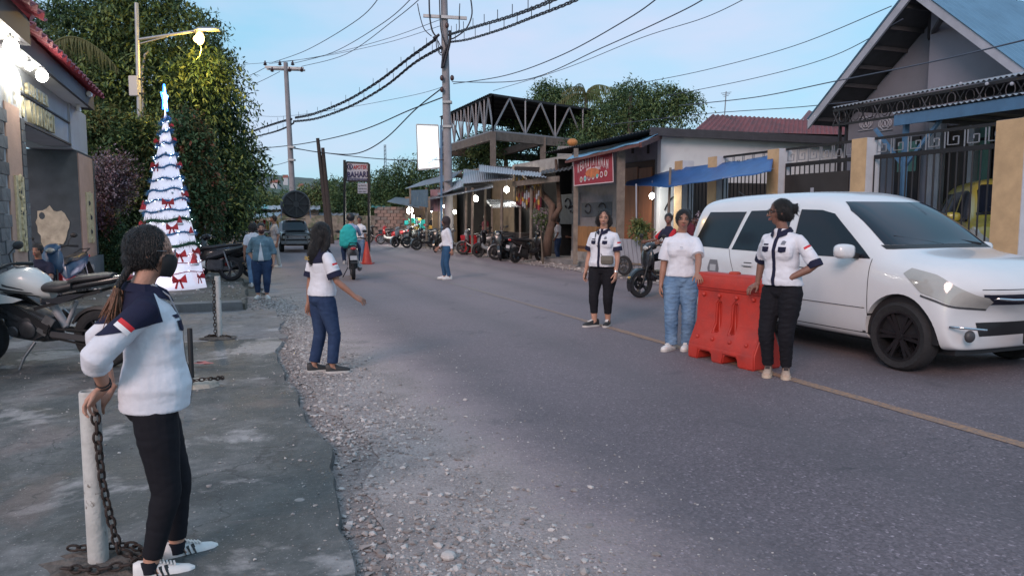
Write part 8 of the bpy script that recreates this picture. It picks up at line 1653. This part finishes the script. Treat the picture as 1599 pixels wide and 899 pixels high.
def palm(label,base,crown,L_,n,seed,nl=44,lw=.011,D=None,lean=.0,cat='palm tree',only=None,mats_=(None,)):
 root=thing('palm_tree',label,cat,base);inv=gm(root).inverted();c=inv@crown;rr=random.Random(seed);g=Geo();g.tube([(0,0,0),c*.5+Vector((.1,0,0)),c],[.17,.14,.11],10);g.build('trunk',BARK,root,smooth=True)
 for k in range(n):
  az=(2*math.pi*k/n+rr.uniform(-.2,.2))if only is None else only[k];el=rr.uniform(.3,1.35)if only is None else .75;d=Vector((math.cos(az),math.sin(az),0));P=[]
  for i in range(15):f=i/14;P.append(c+d*L_*f*math.cos(el*(1-f*.5))*.95+Vector((0,0,1))*L_*(math.sin(el)*f-.95*f*f*(.9 if only is None else 1.05)))
  g=Geo();g.tube(P,[.03*(1-.8*i/14)for i in range(15)],5);fr=g.build('frond',LR2,root,smooth=True);g=Geo();s=d.cross(Vector((0,0,1)))
  for i in range(1,nl):
   f=i/nl;q=f*14;j=min(int(q),13);p=P[j].lerp(P[j+1],q-j);ll=L_*.36*math.sin(math.pi*min(1,f*.85+.15))**.6*rr.uniform(.7,1.15)
   for sg in(-1,1):dd=(s*sg*rr.uniform(.2,.8)+d*rr.uniform(.1,.4)+Vector((0,0,-1.1))).normalized();w_=d*lw;g.add([p-w_,p+w_,p+dd*ll*.6+w_*.8,p+dd*ll+Vector((0,0,-.05))],[(0,1,2,3)])
  lf=g.build('leaflets',rr.choice([LG2,LG3,LR2]),fr,recalc=False);lf['kind']='stuff'
 return root
palm('coconut palm behind the gate roof, one long frond arching right',XY(60,17),A(80,72,17),1.7,4,3,only=[.0,2.2,3.4,4.4])
RT='trees on the skyline behind the stalls and shop'
def rtree(label,px,D,blobs,n,seed,mats=None,leaf=.2,**k):
 b=XY(px,D);P=blobs[0][0];tr=k.pop('tr',1);return tree('leafy_tree',label,b,([b,Vector((P.x,P.y,P.z*.6)),P],[.25*tr,.18*tr,.08*tr]),blobs,int(n*.72),leaf,mats or[LG1,LG2,LG3],seed,RT,droop=k.pop('droop',.4),per=22,cl=k.pop('cl',.8),shell=.4,**k)
rtree('sparse tree showing through the concrete frame',810,48,[bl(790,215,48,45,20),bl(840,215,48,50,28),bl(760,235,48,40,18),bl(890,225,48,45,30),bl(850,190,49,30,22)],900,31)
rtree('dark tree with a tall top behind the truss roof, left of the palm',865,52,[bl(862,165,52,30,30),bl(852,145,52,14,16),bl(885,185,52,30,25),bl(880,150,52,16,14)],700,32)
rtree('broad tree behind the blue awning below the fan palm',945,44,[bl(945,190,44,45,28),bl(985,170,44,35,30),bl(920,215,43,35,20),bl(900,232,36,22,14)],1000,33,leaf=.18)
rtree('airy tree with drooping tips standing over the white shop roof',1030,40,[bl(985,145,40,26,18),bl(1040,160,40,36,20),bl(1070,158,40,22,14),bl(1010,178,40,35,18),bl(1035,140,40,16,8)],800,34,droop=.9,leaf=.16)
palm('dense fan palm against the sky behind the awning',XY(915,46),A(915,150,46),2.4,15,8,nl=16,lw=.03)
rtree('tree between the light box and the frame building',738,50,[bl(735,240,50,30,22),bl(765,225,50,26,20),bl(745,262,50,35,18)],500,35)
rtree('dense green tree left of the light box above the far stalls',640,54,[bl(640,275,54,38,26),bl(620,290,54,35,24),bl(665,285,54,30,26),bl(600,312,54,35,22),bl(650,312,54,40,22)],1000,36)
rtree('dark tree behind the pharmacy sign',575,56,[bl(580,295,56,32,22),bl(560,320,56,36,28),bl(600,325,56,36,24),bl(535,310,56,24,26),bl(520,335,56,28,24)],1100,37)
rtree('olive tree behind the leaning wooden poles',498,58,[bl(490,308,58,26,20),bl(520,300,58,22,22),bl(500,335,58,34,22),bl(470,325,58,22,16)],800,38,mats=[LG2,LR2,LG3])
rtree('low trees beyond the food stall at far left',420,60,[bl(420,322,60,22,16),bl(400,328,60,22,16),bl(440,320,60,20,12)],500,39,mats=[LG3,LG2,LG4])
rtree('green shrub growing between the white shop and the vegetable cart',1014,17.5,[bl(1002,358,18,9,5),bl(998,350,18,6,5)],60,40,mats=[LG3,LG2,LG4],leaf=.09,cl=.2,tr=.15)
rtree('leafy plant with pale blossoms behind the parked black motorbike',848,24,[bl(845,335,25,7,8),bl(848,345,25,8,6)],70,41,mats=[LG3,LG2,LP2],leaf=.09,cl=.2,tr=.15)
rtree('dried brown flowering plant by the yellow base wall',1100,15,[bl(1100,352,15,12,12),bl(1092,362,15,14,10)],220,42,mats=[LR1,LP1,LP2],leaf=.07,cl=.2,tr=.15)
V,F,mi=foliage([bl(px,322+6*math.sin(px*.05),100,40,16,30)for px in range(380,960,30)],2600,.45,[LG1,LG2,LG3],50,droop=.2,per=16,cl=1.2,shell=.3);tag(meshobj('distant_wood',fastmesh('distant_wood',V,F,[LG1,LG2,LG3],mi)),kind='stuff')
rr=random.Random(31);HM=[mat('far_white_wall',(.42,.45,.48),.8),mat('far_tin_roof',(.25,.27,.3),.6),mat('far_red_roof',(.22,.08,.06),.7),mat('far_teal_roof',(.08,.3,.3),.6)]
for k,(px,py,w_)in enumerate([(410,282,9),(430,286,12),(402,292,7),(446,278,7),(420,298,10),(470,292,8),(487,296,7),(555,300,8)]):
 D=330;c=A(px,py,D);root=thing('hill_house',f'tiny pale house on the far hillside, {["third from the left", "wide one right of the third", "leftmost, just right of the big tree", "highest one near the far pole", "lowest one beside the big tree", "first right of the far pole", "second right of the far pole", "alone right of the leaning poles"][k]}','house',(c.x,c.y,c.z-3),rr.uniform(-.4,.4),'tiny pale houses on the hillside');w2=w_*D/FPX
 g=Geo();g.box((0,0,1.5),(w2,w2*.7,3.2));g.build('walls',HM[0],root);g=Geo();g.prism([(-w2*.56,-w2*.42,3.1),(-w2*.56,w2*.42,3.1),(-w2*.56,0,4.4)],(w2*1.12,0,0));g.build('roof',HM[1+k%2],root)
fh=thing('far_shed','low sheds with tin and teal roofs at the end of the road','shed',XY(500,52))
for px0,px1,y0,y1,m_ in((385,420,320,326,HM[3]),(390,500,321,327,M_SHEET),(470,560,331,336,M_SHEET),(580,612,318,324,HM[3])):
 D=52;a,b=A(px0,y1,D),A(px1,y1,D);g=Geo();g.corrugated(a,b,A(px1,y0,D+4),A(px0,y0,D+4),.03,.4);wm('roof_sheet',g,m_,fh);wm('wall',Geo().prism([Vector((a.x+.3,D+.6,0)),Vector((b.x-.3,D+.6,0)),Vector((b.x-.3,D+.6,b.z)),Vector((a.x+.3,D+.6,a.z))],(0,.2,0)),M_OWOOD,fh)
lw2=thing('stone_wall','mossy rubble stone wall closing the road end behind the black truck','wall',XY(500,50));g=Geo();a=XY(385,50).x-XY(500,50).x;b=XY(600,50).x-XY(500,50).x;g.box(((a+b)/2,0,.8),(b-a,.3,1.7));g.build('wall_body',mat('rubble_stone',(.17,.15,.125),.95,var=.5,vs=2.5,bump=1.,bs=5,col2=(.08,.10,.06),c2=(.5,.62),c2s=1.5),lw2,bevel=.05)
M_HAZE=bpy.data.materials.new('haze');M_HAZE.use_nodes=True;t=M_HAZE.node_tree;t.nodes.clear();o_=t.nodes.new('ShaderNodeOutputMaterial');v_=t.nodes.new('ShaderNodeVolumePrincipled');v_.inputs['Color'].default_value=(.75,.85,1,1);v_.inputs['Density'].default_value=.0009;t.links.new(v_.outputs[0],o_.inputs['Volume'])
